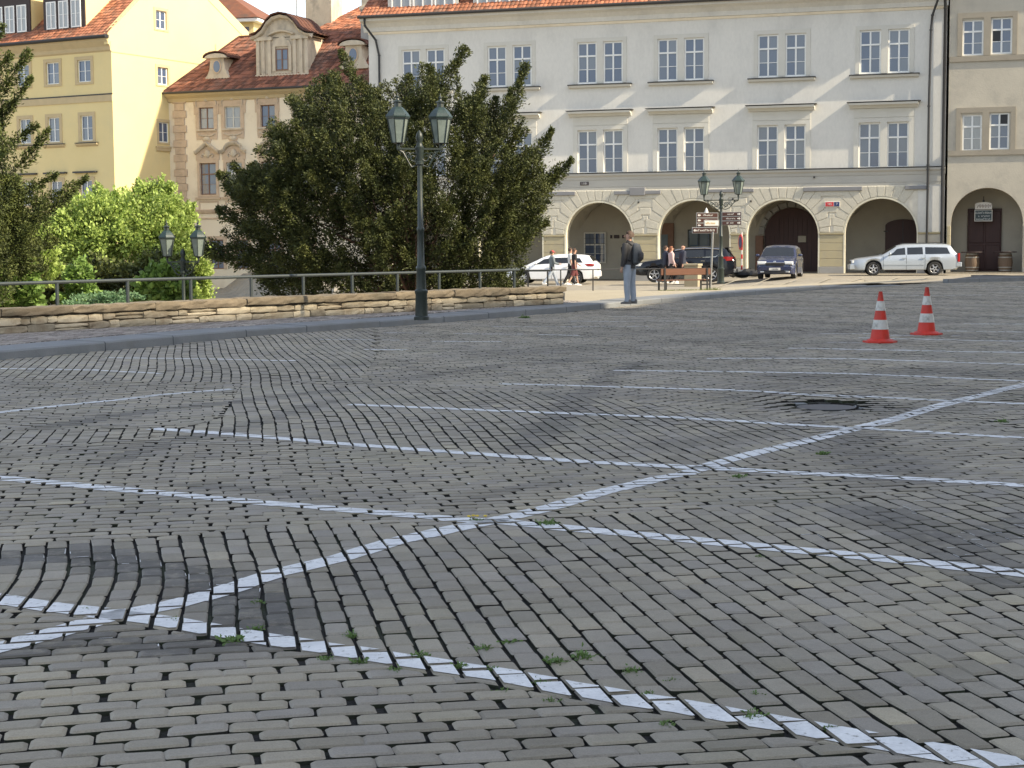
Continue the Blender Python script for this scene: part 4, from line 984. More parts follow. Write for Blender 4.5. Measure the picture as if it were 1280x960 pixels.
# ------------------------------------------------------------------ baroque house
BZ = Vector((-24.62, 119.2, 0)); BR = -R(21.4); Bb = -1.3
BK = 1.0215; BZ = Vector((BZ.x*BK, BZ.y*BK, 1.6-1.6*BK))
bq = empty('baroque_house', BZ, BR, 'cream and tan baroque house with ornate window frames, mansard roof and stucco dormers', 'house')
E_ = 12.35
wu = [(2.62,3.82,9.85,11.38),(4.72,6.0,9.85,11.38),(7.62,8.78,9.85,11.38),(10.6,11.8,9.85,11.38),(13.2,14.4,9.85,11.38)]
wm = [(2.58,3.92,5.2,7.45),(4.75,6.05,5.2,7.45),(7.6,8.9,5.2,7.45),(10.5,11.8,5.2,7.45),(13.1,14.4,5.2,7.45)]
wg = [(3.3,4.4,-.1,2.0),(5.4,6.4,-.1,2.0),(8.,9.,-.1,2.0),(10.6,11.6,-.1,2.0)]
bq.scale = (BK, BK, BK)
b_ = MB(); wall_rects(b_, 0, 19, Bb-.3, E_, wu+wm+wg, 0, .2); b_.quad((0,12,Bb),(0,0,Bb),(0,0,E_),(0,12,E_)); b_.quad((19,0,Bb),(19,12,Bb),(19,12,E_),(19,0,E_)); b_.build('wall', M['cream'], bq, recalc=False)
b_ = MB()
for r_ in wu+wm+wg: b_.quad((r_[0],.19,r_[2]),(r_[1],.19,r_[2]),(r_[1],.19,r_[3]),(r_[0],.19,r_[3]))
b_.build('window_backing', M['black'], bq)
for i, r_ in enumerate(wu): window(bq, (r_[0]+r_[1])/2, r_[2], r_[1]-r_[0], r_[3]-r_[2], 'brownwood' if i in (0,2) else 'trim', ('glass2','glass2','glass','glass2','glass2')[i], .1, transom=.0 if i != 9 else .3, bars=True, fw=.07)
for i, r_ in enumerate(wm): window(bq, (r_[0]+r_[1])/2, r_[2], r_[1]-r_[0], r_[3]-r_[2], 'brownwood' if i in (0,2) else 'trim', 'glass' if i in (0,) else 'glass2', .1, transom=.35, fw=.08)
for i, r_ in enumerate(wg): window(bq, (r_[0]+r_[1])/2, r_[2], r_[1]-r_[0], r_[3]-r_[2], 'brownwood', 'glass', .1, transom=.35, fw=.08)
def frame_poly(x0, x1, z0, z1, w_, y0=-.07):
    m = MB(); m.box(x0-w_, x0, y0, 0, z0, z1); m.box(x1, x1+w_, y0, 0, z0, z1); m.box(x0-w_, x1+w_, y0, 0, z1, z1+w_); m.box(x0-w_, x1+w_, y0, 0, z0-w_*.7, z0); return m
for i, (x0, x1, z0, z1) in enumerate(wu):
    c = (x0+x1)/2; m = frame_poly(x0, x1, z0, z1, .28, -.06)
    # shaped apron below and crest above
    m.prism([(x0-.3,z0-.22),(x0-.25,z0-.75),(c-.4,z0-.7),(c-.25,z0-1.02),(c+.25,z0-1.02),(c+.4,z0-.7),(x1+.25,z0-.75),(x1+.3,z0-.22)], -.045, 0, .01)
    m.prism([(x0-.42,z1+.05),(x0-.5,z1+.5),(x0-.2,z1+.72),(c-.3,z1+.8),(c,z1+.92),(c+.3,z1+.8),(x1+.2,z1+.72),(x1+.5,z1+.5),(x1+.42,z1+.05)], -.05, 0, .01)
    m.box(x0-.42,x0-.28,-.05,0,z1-.5,z1+.06); m.box(x1+.28,x1+.42,-.05,0,z1-.5,z1+.06)
    o = m.build('window_surround', M['ochre'], bq)
    q = MB()
    q.ellipsoid((c,-.08,z1+.62), (.26,.09,.22), 8, 5)
    for s in (-1, 1):
        q.tube([(c+s*.2,-.09,z1+.6),(c+s*.38,-.1,z1+.78),(c+s*.55,-.1,z1+.72),(c+s*.52,-.1,z1+.55),(c+s*.7,-.1,z1+.5),(c+s*.82,-.09,z1+.68)], [.05,.06,.05,.04,.05,.03], 6)
        q.tube([(c+s*.78,-.08,z1+.5),(c+s*.85,-.08,z1+.3),(c+s*.8,-.08,z1+.05)], [.05,.04,.02], 5)
    q.build('stucco_crest', M['stucco'], o, smooth=True)
    q = MB(); q.tube([(x0-.1,-.07,z0-.35),(c-.35,-.08,z0-.5),(c,-.08,z0-.45),(c+.35,-.08,z0-.5),(x1+.1,-.07,z0-.35)], .045, 6); q.ellipsoid((c,-.06,z0-.68), (.3,.06,.17), 8, 5); q.build('stucco_apron', M['stucco'], o, smooth=True)
    m = MB(); m.box(x0-.2, x1+.2, -.14, 0, z0-.12, z0-.02); m.build('sill', M['stucco'], bq)
for i, (x0, x1, z0, z1) in enumerate(wm):
    c = (x0+x1)/2; m = frame_poly(x0, x1, z0, z1, .2, -.07); m.prism([(x0-.3,z1+.2),(x0-.3,z1+.85),(c-.2,z1+1.15),(c+.2,z1+1.15),(x1+.3,z1+.85),(x1+.3,z1+.2)], -.06, 0, .01)
    o = m.build('window_surround', M['ochre'], bq)
    m = MB(); m.box(x0-.35, x1+.35, -.2, 0, z0-.32, z0-.18); m.build('sill', M['ochre'], bq)
    m = frame_poly(x0-.05, x1+.05, z0-1.15, z0-.55, .10, -.04); m.build('apron_panel', M['ochre'], bq)
    # pediment: gabled or segmental with upswept ends
    w_ = .98
    if i == 0: prof = [(-w_,-.02),(-w_*.85,.02),(-w_*.55,.22),(0,.62),(w_*.55,.22),(w_*.85,.02),(w_,-.02)]
    else: prof = [(-w_,-.05)]+[(-w_*.82+.1*0,.04)]+[(w_*.68*-math.cos(math.pi*k/8), .12+.46*math.sin(math.pi*k/8)) for k in range(9)]+[(w_*.82,.04),(w_,-.05)]
    pts = [(c+a, z1+.78+b) for a, b in prof]; m = MB()
    for k in range(len(pts)-1):
        (xa, za), (xb, zb) = pts[k], pts[k+1]
        m.loft([[(xa,0,za-.16),(xa,-.22,za-.12),(xa,-.34,za+.02),(xa,-.36,za+.10),(xa,0,za+.14)], [(xb,0,zb-.16),(xb,-.22,zb-.12),(xb,-.34,zb+.02),(xb,-.36,zb+.10),(xb,0,zb+.14)]])
    m.build('pediment', M['stucco'], bq)
    q = MB(); q.ellipsoid((c,-.08,z1+.65), (.24,.09,.3), 8, 6)
    for s in (-1, 1): q.tube([(c+s*.15,-.1,z1+.5),(c+s*.38,-.1,z1+.66),(c+s*.5,-.1,z1+.5),(c+s*.4,-.1,z1+.4)], .045, 6)
    q.build('stucco_relief', M['stucco'], bq, smooth=True)
m = MB()
for k in range(26): z0 = Bb+.05+k*.52; m.cbox(.45 if k % 2 else .6, 1.55 if k % 2 else 1.4, -.10, 0, z0, z0+.5, .01) if z0+.5 < E_ else None
m.build('corner_pilaster', M['ochre'], bq)
m = MB(); m.box(9.2,10.1,-.08,0,4.3,E_-.2); m.build('pilaster', M['cream'], bq)
m = MB(); molding(m, 0, 19, [(0,3.85),(-.1,3.88),(-.16,4.0),(-.2,4.12),(0,4.16)]); molding(m, 0, 19, [(0,3.45),(-.06,3.47),(-.06,3.55),(0,3.57)]); m.build('string_course', M['ochre'], bq)
m = MB()
for x0, x1, z0, z1 in wg: m.box(x0-.25,x0,-.06,0,z0,z1+.25); m.box(x1,x1+.25,-.06,0,z0,z1+.25); m.box(x0,x1,-.059,0,z1,z1+.25)
m.build('ground_window_surround', M['ochre'], bq)
m = MB(); molding(m, -.25, 19, [(0,E_-.55),(-.12,E_-.5),(-.2,E_-.3),(-.5,E_-.1),(-.58,E_),(-.58,E_+.08),(0,E_+.1)]); m.build('eave_cornice', M['yellow2'], bq)
m = MB(); m.tube([(-.3,-.66,E_+.1),(19,-.66,E_+.1)], .08, 8); m.build('gutter', M['zinc'], bq)
tile_roof('roof_tiles', bq, .0, 19, -.62, E_+.14, 3.4, 16.6, .26, .36, 'oldtile', s0b=4.0)
m = MB(); m.quad((.1,-.5,E_+.1),(19,-.5,E_+.1),(19,3.4,16.55),(4,3.4,16.55)); m.poly([(.1,-.5,E_+.1),(4,3.4,16.55),(.1,9,E_+.1)]); m.quad((4,3.4,16.5),(19,3.4,16.5),(19,12,16.5),(4,12,16.5)); m.build('roof', M['oldtile'], bq)
tile_roof('upper_roof_tiles', bq, 9.3, 19, 3.5, 16.55, 9.5, 19.4, .28, .4, 'tile', s0b=11.2)
m = MB(); m.quad((9.4,3.6,16.5),(19,3.6,16.5),(19,9.5,19.3),(11.3,9.5,19.3)); m.poly([(9.4,3.6,16.5),(11.3,9.5,19.3),(9.4,12,16.5)]); m.build('upper_roof', M['tile'], bq)
m = MB()
for (y, z, s) in ((3.45, 16.66, 0),): m.tube([(4.0,y,z),(9.4,y,z)], .11, 8)
m.tube([(.1,-.5,E_+.25),(4.0,3.4,16.66)], .1, 8); m.tube([(11.25,9.5,19.5),(19,9.5,19.5)], .12, 8); m.build('ridge_tiles', M['oldtile'], bq, kind='stuff')
# centre dormer
def yroof(z): return -.62+(z-E_-.14)/(16.6-E_-.14)*4.02
dm = MB(); c = 9.25; f = .35
dm.box(c-2.0, c+2.0, f, 3.6, 13.35, 16.0); d = dm.build('centre_dormer', M['stucco'], bq)
m = MB()
for x in (-1.92,-1.5,-1.0,1.0,1.5,1.92): m.cbox(c+x-.13, c+x+.13, f-.12, f, 13.45, 15.9, .02)
m.box(c-2.1,c+2.1,f-.16,f,13.3,13.5); m.box(c-2.15,c-.75,f-.2,f,15.85,16.1); m.box(c+.75,c+2.15,f-.2,f,15.85,16.1); m.build('pilaster', M['stucco'], d)
pr = [(-2.35,.0),(-1.9,.12),(-1.45,.42),(-1.05,.95),(-.6,1.3),(0,1.42),(.6,1.3),(1.05,.95),(1.45,.42),(1.9,.12),(2.35,.0)]
m = MB(); m.prism([(c+x,16.05+z) for x, z in pr], f-.02, f+2.0); m.build('dormer_gable', M['stucco'], d)
m = MB()
for k in range(len(pr)-1):
    (xa, za), (xb, zb) = pr[k], pr[k+1]; A = lambda x, z: [(c+x,f+.0,16.0+z-.12),(c+x,f-.3,16.0+z-.05),(c+x,f-.42,16.0+z+.12),(c+x,f+.2,16.0+z+.2)]
    m.loft([A(xa, za), A(xb, zb)])
m.build('dormer_cornice', M['stucco'], d)
m = MB()
for k in range(len(pr)-1):
    (xa, za), (xb, zb) = pr[k], pr[k+1]
    n_ = 2
    for q in range(n_):
        t0, t1 = q/n_, (q+1)/n_; X0, Z0, X1, Z1 = c+xa+(xb-xa)*t0, 16.22+za+(zb-za)*t0, c+xa+(xb-xa)*t1, 16.22+za+(zb-za)*t1
        for r_ in range(7): m.loft([[(X0,f-.5+r_*.55,Z0+.02),(X0,f-.5+r_*.55,Z0+.1),(X0,f+.1+r_*.55,Z0+.06)], [(X1,f-.5+r_*.55,Z1+.02),(X1,f-.5+r_*.55,Z1+.12),(X1,f+.1+r_*.55,Z1+.08)]])
m.build('dormer_tiles', M['oldtile'], d, kind='stuff')
window(d, c, 13.75, 1.0, 1.5, 'brownwood', 'glass', f-.06, transom=0, fw=.08, name='dormer_window')
m = MB(); m.box(c-.75,c-.52,f-.1,f,13.7,15.4); m.box(c+.52,c+.75,f-.1,f,13.7,15.4); m.prism([(c-.75,15.4),(c-.6,15.75),(c-.25,16.0),(c,16.15),(c+.25,16.0),(c+.6,15.75),(c+.75,15.4)], f-.1, f, .01); m.build('window_surround', M['stucco'], d)
m = MB()
for k in range(10):
    xa, xb = -1.0+k*.2, -.8+k*.2; za, zb = 16.15+.28*math.cos(xa*1.5), 16.15+.28*math.cos(xb*1.5)
    m.loft([[(c+xa,f,za-.1),(c+xa,f-.28,za-.02),(c+xa,f-.3,za+.1),(c+xa,f,za+.12)], [(c+xb,f,zb-.1),(c+xb,f-.28,zb-.02),(c+xb,f-.3,zb+.1),(c+xb,f,zb+.12)]])
m.build('inner_pediment', M['stucco'], d)
def oval_dormer(c, zb, k=1.):
    f = .2; prof = [(-1.0,0),(-1.0,.15),(-.85,.3),(-.66,.7),(-.58,1.3),(-.6,1.55),(.6,1.55),(.58,1.3),(.66,.7),(.85,.3),(1.0,.15),(1.0,0)]
    m = MB(); m.prism([(c+x*k, zb+z*k) for x, z in prof], f, f+.35, .02); m.box(c-.55*k, c+.55*k, f+.3, f+2.6, zb, zb+1.5*k); d = m.build('oval_dormer', M['stucco'], bq)
    m = MB(); m.prism([(c-.95*k*math.cos(math.pi*q/8), zb+1.5*k+.34*k*math.sin(math.pi*q/8)) for q in range(9)], f-.22, f+.2, .02); m.build('dormer_cap', M['stucco'], d)
    m = MB()
    for q in range(6):
        y0 = f-.25+q*.45
        for w_ in range(8):
            a0, a1 = math.pi*w_/8, math.pi*(w_+1)/8
            m.loft([[(c-1.05*k*math.cos(a0),y0,zb+1.52*k+.4*k*math.sin(a0)),(c-1.05*k*math.cos(a0),y0,zb+1.6*k+.4*k*math.sin(a0)),(c-1.05*k*math.cos(a0),y0+.5,zb+1.56*k+.4*k*math.sin(a0))], [(c-1.05*k*math.cos(a1),y0,zb+1.52*k+.4*k*math.sin(a1)),(c-1.05*k*math.cos(a1),y0,zb+1.62*k+.4*k*math.sin(a1)),(c-1.05*k*math.cos(a1),y0+.5,zb+1.58*k+.4*k*math.sin(a1))]])
    m.build('dormer_tiles', M['oldtile'], d, kind='stuff')
    m = MB(); P0 = [(c+.36*k*math.cos(2*math.pi*q/16), zb+.9*k+.5*k*math.sin(2*math.pi*q/16)) for q in range(16)]
    m.prism(P0, f-.06, f+.02, .0); m.build('oval_frame', M['ochre'], d); m = MB(); m.prism([(c+.27*k*math.cos(2*math.pi*q/16), zb+.9*k+.41*k*math.sin(2*math.pi*q/16)) for q in range(16)], f-.08, f-.05); m.build('pane', M['glass'], d)
oval_dormer(4.05, 13.35, .98); oval_dormer(14.85, 13.6, 1.05)
m = MB(); m.box(8.3,10.4,5.6,7.4,14,21.3); m.box(8.2,10.5,5.5,7.5,20.9,21.1); m.build('chimney', M['stucco'], bq)
m = MB(); m.box(14.35,15.5,2.4,4.0,13.8,17.9); ch = m.build('chimney', M['greyst'], bq); m = MB(); m.box(14.28,15.57,2.33,4.07,17.9,18.1); m.box(14.4,15.45,2.45,3.95,18.1,21.5); m.build('chimney_top', M['stucco'], ch)
m = MB(); m.tube([(7.9,5,14),(7.9,5,21.5)], .05, 6); m.build('vent_pipe', M['galv'], bq)

# ------------------------------------------------------------------ yellow house
YZ = Vector((-27.92, 116.5, 0)); YR = -R(28.7); GR = R(61.3)
yh = empty('yellow_house', YZ, YR, 'tall pale yellow house with orange tiled roof, dark dormers and a sunlit gable', 'house')
ex_g = 15.4
uw = [(c-.62, c+.62, 13.2, 14.75) for c in (-14.3,-11.4,-8.45,-5.55,-2.55)]; mw = [(c-.56, c+.56, 9.08, 10.85) for c in (-14.3,-11.4,-8.4,-5.6,-2.45)]; lw = [(c-.56, c+.56, 4.6, 6.3) for c in (-14.3,-11.4,-8.4,-5.5,-2.65)]
b_ = MB(); wall_rects(b_, -18, 0, Bb-1, 16.1, uw+mw+lw, 0, .2)
# gable: plane x=0.., local y goes back (perpendicular); gable windows as real openings
ga = [(4.76,5.92,17.3,18.62),(4.8,5.94,13.3,14.55),(4.78,5.9,9.12,10.6),(3.6,4.9,5.0,6.3)]
gb = MB(); wall_rects(gb, 0, 6.2, Bb-1, 16.1, ga[1:], 0, .2); wall_rects(gb, 6.2, ex_g, Bb-1, 16.1, [], 0, .2)
wall_rects(gb, 3.6, 12.1, 16.1, 19.2, ga[:1], 0, .2); gb.poly([(0,0,16.1),(3.6,0,16.1),(3.6,0,19.2)]); gb.poly([(12.1,0,16.1),(ex_g,0,16.1),(ex_g,0,18.0),(12.1,0,20.0)])
gb.poly([(3.6,0,19.2),(12.1,0,19.2),(12.1,0,20.0),(8.0,0,22.5),(7.2,0,22.35)])
for (x, y, z) in gb.v: b_.v.append((-y, x, z))
k0 = len(b_.v)-len(gb.v); b_.f += [tuple(i+k0 for i in f_) for f_ in gb.f]
b_.quad((-18,ex_g,Bb),(-18,0,Bb),(-18,0,16.1),(-18,ex_g,16.1)); b_.quad((0,ex_g,Bb),(-18,ex_g,Bb),(-18,ex_g,17),(0,ex_g,17)); b_.build('wall', M['yellow'], yh, recalc=False)
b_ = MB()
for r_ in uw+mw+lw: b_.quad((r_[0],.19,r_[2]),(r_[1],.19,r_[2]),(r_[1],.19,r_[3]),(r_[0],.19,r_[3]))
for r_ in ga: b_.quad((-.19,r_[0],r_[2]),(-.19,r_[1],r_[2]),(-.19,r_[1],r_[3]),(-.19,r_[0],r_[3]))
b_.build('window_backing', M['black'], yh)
for r_ in uw+mw+lw: window(yh, (r_[0]+r_[1])/2, r_[2], r_[1]-r_[0], r_[3]-r_[2], 'white', 'glass', .1, transom=.0, bars=True, fw=.07)
for r_ in ga:
    o = window(yh, 0, r_[2], r_[1]-r_[0], r_[3]-r_[2], 'white', 'glass', 0, transom=.0, bars=True, fw=.08); o.location = (-.1, (r_[0]+r_[1])/2, r_[2]); o.rotation_euler = (0, 0, R(90))
for (x0, x1, z0, z1) in uw+mw+lw:
    m = frame_poly(x0, x1, z0, z1, .24, -.05); m.build('window_surround', M['yellow2'], yh)
for (x0, x1, z0, z1) in mw: m = MB(); molding(m, x0-.45, x1+.45, [(0,z0-.42),(-.16,z0-.3),(-.2,z0-.2),(0,z0-.18)]); m.build('sill', M['yellow2'], yh); m = MB(); m.box(x0-.47,x1+.47,-.22,0,z0-.178,z0-.13); m.build('sill_cover', M['zinc'], yh)
for (x0, x1, z0, z1) in lw: m = MB(); m.box(x0-.5,x1+.5,-.28,0,z1+.5,z1+.62); m.build('window_hood', M['zinc'], yh)
for (x0, x1, z0, z1) in ga:
    m = frame_poly(x0, x1, z0, z1, .2, -.04); m.v = [(-y, x, z) for x, y, z in m.v]; m.build('window_surround', M['yellow2'], yh)
m = MB(); m.box(0,.16,4.4,6.3,8.7,8.85); m.box(0,.12,4.45,6.25,8.5,8.7); m.build('sill', M['yellow2'], yh)
m = MB(); m.box(-18,.03,-.08,0,12.22,12.3); m.build('string_cover', M['zinc'], yh); m = MB(); m.box(-18,.0,-.06,0,11.75,12.21); m.build('string_course', M['yellow2'], yh)
m = MB(); m.box(.0,.03,0,ex_g,15.15,15.22); m.build('gable_band', M['yellow2'], yh)
m = MB(); molding(m, -18, .0, [(0,15.2),(-.1,15.3),(-.14,15.55),(-.4,15.9),(-.5,16.15),(0,16.2)]); m.build('eave_cornice', M['yellow2'], yh)
m = MB(); m.tube([(-18,-.62,16.2),(.1,-.62,16.2)], .12, 8); m.box(-18,.1,-.58,-.3,16.08,16.3); m.build('gutter', M['black'], yh)
tile_roof('roof_tiles', yh, -18, .05, -.55, 16.25, 7.2, 22.5, .30, .38, 'tile')
m = MB(); m.quad((-18,-.4,16.2),(0,-.4,16.2),(0,7.2,22.4),(-18,7.2,22.4)); m.quad((-18,7.2,22.4),(0,7.2,22.4),(0,ex_g,18),(-18,ex_g,18)); m.build('roof', M['tile'], yh)
m = MB(); A = lambda y, z: [(-.32,y,z-.5),(.03,y,z-.5),(.03,y,z+.3),(-.32,y,z+.3)]
m.loft([A(-.35,16.15), A(7.2,22.5)]); m.loft([A(7.2,22.5), A(ex_g+.2,17.9)]); m.build('gable_coping', M['yellow'], yh)
for c in (-4.75,-10.0,-15.2):
    m = MB(); m.box(c-1.95,c+1.95,.55,5,16.75,20); d = m.build('dormer', M['yellow'], yh)
    m = MB(); m.box(c-1.97,c+1.97,.45,.56,16.75,20); m.box(c-1.97,c+1.97,.3,.5,16.72,16.9); m.build('dormer_front', M['darkwood'], d)
    for k in (-1.18,0,1.18): window(d, c+k, 17.15, .92, 1.95, 'white', 'glass2', .37, transom=0, bars=True, fw=.09, name='dormer_window')
    m = MB(); m.box(c-2.2,c+2.2,.1,5,20,20.2); m.build('dormer_roof', M['oldtile'], d)

# ------------------------------------------------------------------ small house behind the gable
p = at(275, 40, 140); sh = empty('back_house', (p.x, 140, 0), -R(12), 'small pale yellow house with tiled roof behind the sunlit gable', 'house')
m = MB(); m.box(-3,3.0,0,9,0,20.2); m.build('wall', M['yellow'], sh)
m = MB(); m.box(-3.3,3.6,-.6,9,20.2,20.45); m.build('eave_board', M['white'], sh)
m = MB(); m.loft([[(-3.4,-.7,20.5),(3.7,-.7,20.5),(3.7,9,20.5),(-3.4,9,20.5)], [(-1.5,3,23.4),(-.8,3,23.4),(-.8,5,23.4),(-1.5,5,23.4)]]); m.build('roof', M['tile'], sh)
m = MB(); m.box(1.8,2.6,-.1,0,18.5,19.8); m.build('window', M['glass'], sh)

# ------------------------------------------------------------------ unseen steep-roofed block added behind the palace to shade the yellow gable
SD = math.atan2(_sd.y, _sd.x); q_ = Vector((-25.1, 121.3, 0))+Vector((_sd.x, _sd.y, 0)).normalized()*34
st = empty('gable_shade_block', q_, SD, 'unseen steep-roofed block added behind the palace to shade the yellow gable', 'house')
m = MB(); m.box(0, 9, -6.5, 6.5, 0, 23.4); m.build('wall', M['beige'], st)
m = MB(); m.loft([[(0,-6.7,23.3),(0,6.7,23.3),(0,0,36.9)], [(9,-6.7,23.3),(9,6.7,23.3),(9,0,36.6)]]); m.build('roof', M['oldtile'], st)

# ------------------------------------------------------------------ unseen house added outside the frame, shaped to shade the square
oc = empty('shade_house', (30.9, 9.6, 0), math.atan2(.79, .61), 'unseen tall house added right of the camera, shaped to shade the square', 'house')
OH = 30.0
oc.location = (0, 0, 0); oc.rotation_euler = (0, 0, 0)
_h = Vector((_sd.x, _sd.y)).normalized()*(OH/math.tan(SUN_EL))      # how far the eave's shadow falls
_A, _K, _J, _P, _E = Vector((-25.2, 8.4)), Vector((1.5, 40.5)), Vector((2.7, 39.8)), Vector((5.2, 47.2)), Vector((5.2+.55*40, 47.2+.835*40))  # intended shadow edge on the ground; the footprint is bent to it
ft = [tuple(p+_h) for p in (_A, _K, _J, _P, _E)]; bk = [tuple(p+_h+Vector((13, -9))) for p in (_E, _K, _A)]
m = MB(); m.zprism(ft+bk, -.2, OH-.3); m.build('wall', M['beige'], oc)
m = MB(); m.zprism(ft+bk, OH-.3, OH); m.build('roof', M['oldtile'], oc)
wm_ = None
for (p, q) in ((_A+_h, _K+_h), (_P+_h, _E+_h)):
    d_ = (q-p).normalized(); L_ = (q-p).length; an = math.atan2(d_.y, d_.x)
    for fl in range(7):
        k = 2.
        while k < L_-1:
            if wm_ is None: b = MB(); b.box(-.55,.55,-.03,.05,0,1.9); wm_ = b.mesh('window', M['glass'])
            link_mesh('window', wm_, oc, loc=(p.x+d_.x*k, p.y+d_.y*k, 2.0+fl*4), rz=an); k += 4.2
# ================================================================== STREET FURNITURE
# ------------------------------------------------------------------ low stone wall with its coping and railing
wall = empty('stone_wall', (0, 0, 0), 0, 'low wall of yellow sandstone blocks with brown coping along the pavement', 'wall')
WP = [np.array(gp(u, v, .13)[:2]) for u, v in ((-70,424),(0,419.5),(150,410.5),(300,402),(480,392.5),(600,386.5),(706,380.5))]
WP.insert(0, WP[0]-4*(WP[1]-WP[0]))
wl_ = [0.]
for i in range(len(WP)-1): wl_.append(wl_[-1]+np.linalg.norm(WP[i+1]-WP[i]))
WLEN = wl_[-1]
def wpt(s, off=0., z=0.):
    i = max(0, min(len(WP)-2, int(np.searchsorted(wl_, s)-1))); f = (s-wl_[i])/(wl_[i+1]-wl_[i]); d = (WP[i+1]-WP[i])/(wl_[i+1]-wl_[i])
    p = WP[i]+(WP[i+1]-WP[i])*f; n = np.array([-d[1], d[0]]); return (p[0]+n[0]*off, p[1]+n[1]*off, z)
def wdir(s):
    i = max(0, min(len(WP)-2, int(np.searchsorted(wl_, s)-1))); d = WP[i+1]-WP[i]; return math.atan2(d[1], d[0])
WH = .44
m = MB()
n_ = 40
for k in range(n_):
    a, b = WLEN*k/n_, WLEN*(k+1)/n_
    m.loft([[wpt(a,.05,.1),wpt(a,.05,WH),wpt(a,.5,WH),wpt(a,.5,-2.3)], [wpt(b,.05,.1),wpt(b,.05,WH),wpt(b,.5,WH),wpt(b,.5,-2.3)]], caps=(k in (0, n_-1)))
m.build('mortar_core', M['mortar'], wall, recalc=True)
def block(s0, s1, z0, z1, off0, off1, material, name, rough=.012, kind=None, z0b=None, z1b=None):
    """rounded irregular block between stations s0,s1"""
    nx_ = max(2, int((s1-s0)/.16)+1); m = MB(); rings = []
    for k in range(nx_+1):
        s = s0+(s1-s0)*k/nx_; e = .012 if k in (0, nx_) else 0
        j = lambda a=rough: random.uniform(-a, a)
        za, zb = z0+j(), z1+j(); zm = (za+zb)/2
        rings.append([wpt(s, off1, za), wpt(s, off0+.014+e+j(), za+e), wpt(s, off0+e+j(), za+.014+e), wpt(s, off0-.004+e+j(rough*1.6), zm), wpt(s, off0+e+j(), zb-.014-e), wpt(s, off0+.014+e+j(), zb-e), wpt(s, off1, zb)])
    m.loft(rings); me = m.mesh(name, M[material]); t = random.random(); a = me.attributes.new('tone', 'FLOAT', 'POINT'); a.data.foreach_set('value', [t]*len(me.vertices))
    return link_mesh(name, me, wall, kind=kind)
zr = [.14, .285, WH-.02]
for r_ in range(2):
    s = 0.05
    while s < WLEN-.08:
        big = random.random(); L_ = random.uniform(.2, .42) if big < .55 else random.uniform(.42, .85); e = min(WLEN-.02, s+L_)
        if WLEN-e < .15: e = WLEN-.02
        z0, z1 = zr[r_]+random.uniform(-.012, .012)*(r_ > 0), zr[r_+1]+random.uniform(-.02, .02)*(r_ < 1)
        if random.random() < .13 and e-s > .28:
            zm = (z0+z1)/2+random.uniform(-.02, .02); block(s+.006, e-.006, z0+.004, zm-.004, 0, .3, 'wallst', 'wall_stone', .006); block(s+.006, e-.006, zm+.004, z1-.004, .004, .3, 'wallst', 'wall_stone', .006)
        else: block(s+.007, e-.007, z0+.004, z1-.004, random.uniform(-.015, .015), .3, 'wallst', 'wall_stone', .008)
        s = e
s = 0.
while s < WLEN-.1:
    e = min(WLEN+.03, s+random.uniform(1.2, 2.3)); e = WLEN+.03 if WLEN-e < .6 else e
    pale = abs(s-WLEN*.62) < .9
    block(s+.008, e-.008, WH-.01+random.uniform(-.012, .012), WH+.135+random.uniform(-.01, .012), -.05+random.uniform(-.015, .015), .46, 'coping', 'coping_stone', .012); s = e
# railing on the wall
def rail_line(pts, posts, name_rail='rail', r=.028):
    m = MB(); m.tube(pts, r, 8); return m
ra = empty('railing', (0, 0, 0), 0, 'long grey tube railing standing on the low sandstone wall', 'railing')
m = MB(); m.tube([wpt(WLEN*k/30, .28, .98+0*k) for k in range(29)], .03, 8); m.build('rail', M['rail'], ra, smooth=True)
s = WLEN*28/30-.2; k = 0
pxposts = [72,160,239,314,379,440,497,549]
plist = []
for px in [-10, 72, 160, 239, 314, 379, 440, 497, 549, 600, 643]:
    best = min(np.linspace(0, WLEN, 1500), key=lambda q: abs(float(proj_np(np.array([wpt(q, .28, .7)]))[0][0])-px)); plist.append(best)
for q in plist:
    p = wpt(q, .28, 0); m = MB(); m.box(-.022,.022,-.022,.022,.5,.96); m.build('rail_post', M['rail'], ra, loc=(p[0], p[1], 0), rz=wdir(q))
# second low railing beyond the end of the wall
r2 = empty('low_railing', (0, 0, 0), 0, 'thin black railing behind the man, between the wall and the bench', 'railing')
ga_, gb_ = gp(640,366,.1), gp(888,363,.1)
A_, B_ = Vector((ga_.x, ga_.y, .1)), Vector((gb_.x, gb_.y, .1))
m = MB(); m.tube([A_+Vector((0,0,.68)), B_+Vector((0,0,.68))], .018, 6); m.build('rail', M['black'], r2)
for px in (643, 700, 740, 832, 887):
    t = (px-640)/248; p = A_.lerp(B_, t); m = MB(); m.box(-.018,.018,-.018,.018,-.2,.68); m.build('rail_post', M['black'], r2, loc=p)
# dark posts at the end of the wall railing
r3 = empty('short_railing', (0, 0, 0), 0, 'short dark railing with thick posts in front of the white car', 'railing')
a_, b2_ = gp(640,357,.1), gp(688,357,.1)
m = MB(); m.tube([(a_.x,a_.y,.62),(b2_.x,b2_.y,.62)], .03, 6); m.build('rail', M['rail'], r3)
for t in (.1, .42, .93): p = a_.lerp(b2_, t); m = MB(); m.box(-.03,.03,-.03,.03,0,.6); m.build('rail_post', M['black'], r3, loc=(p.x, p.y, 0))

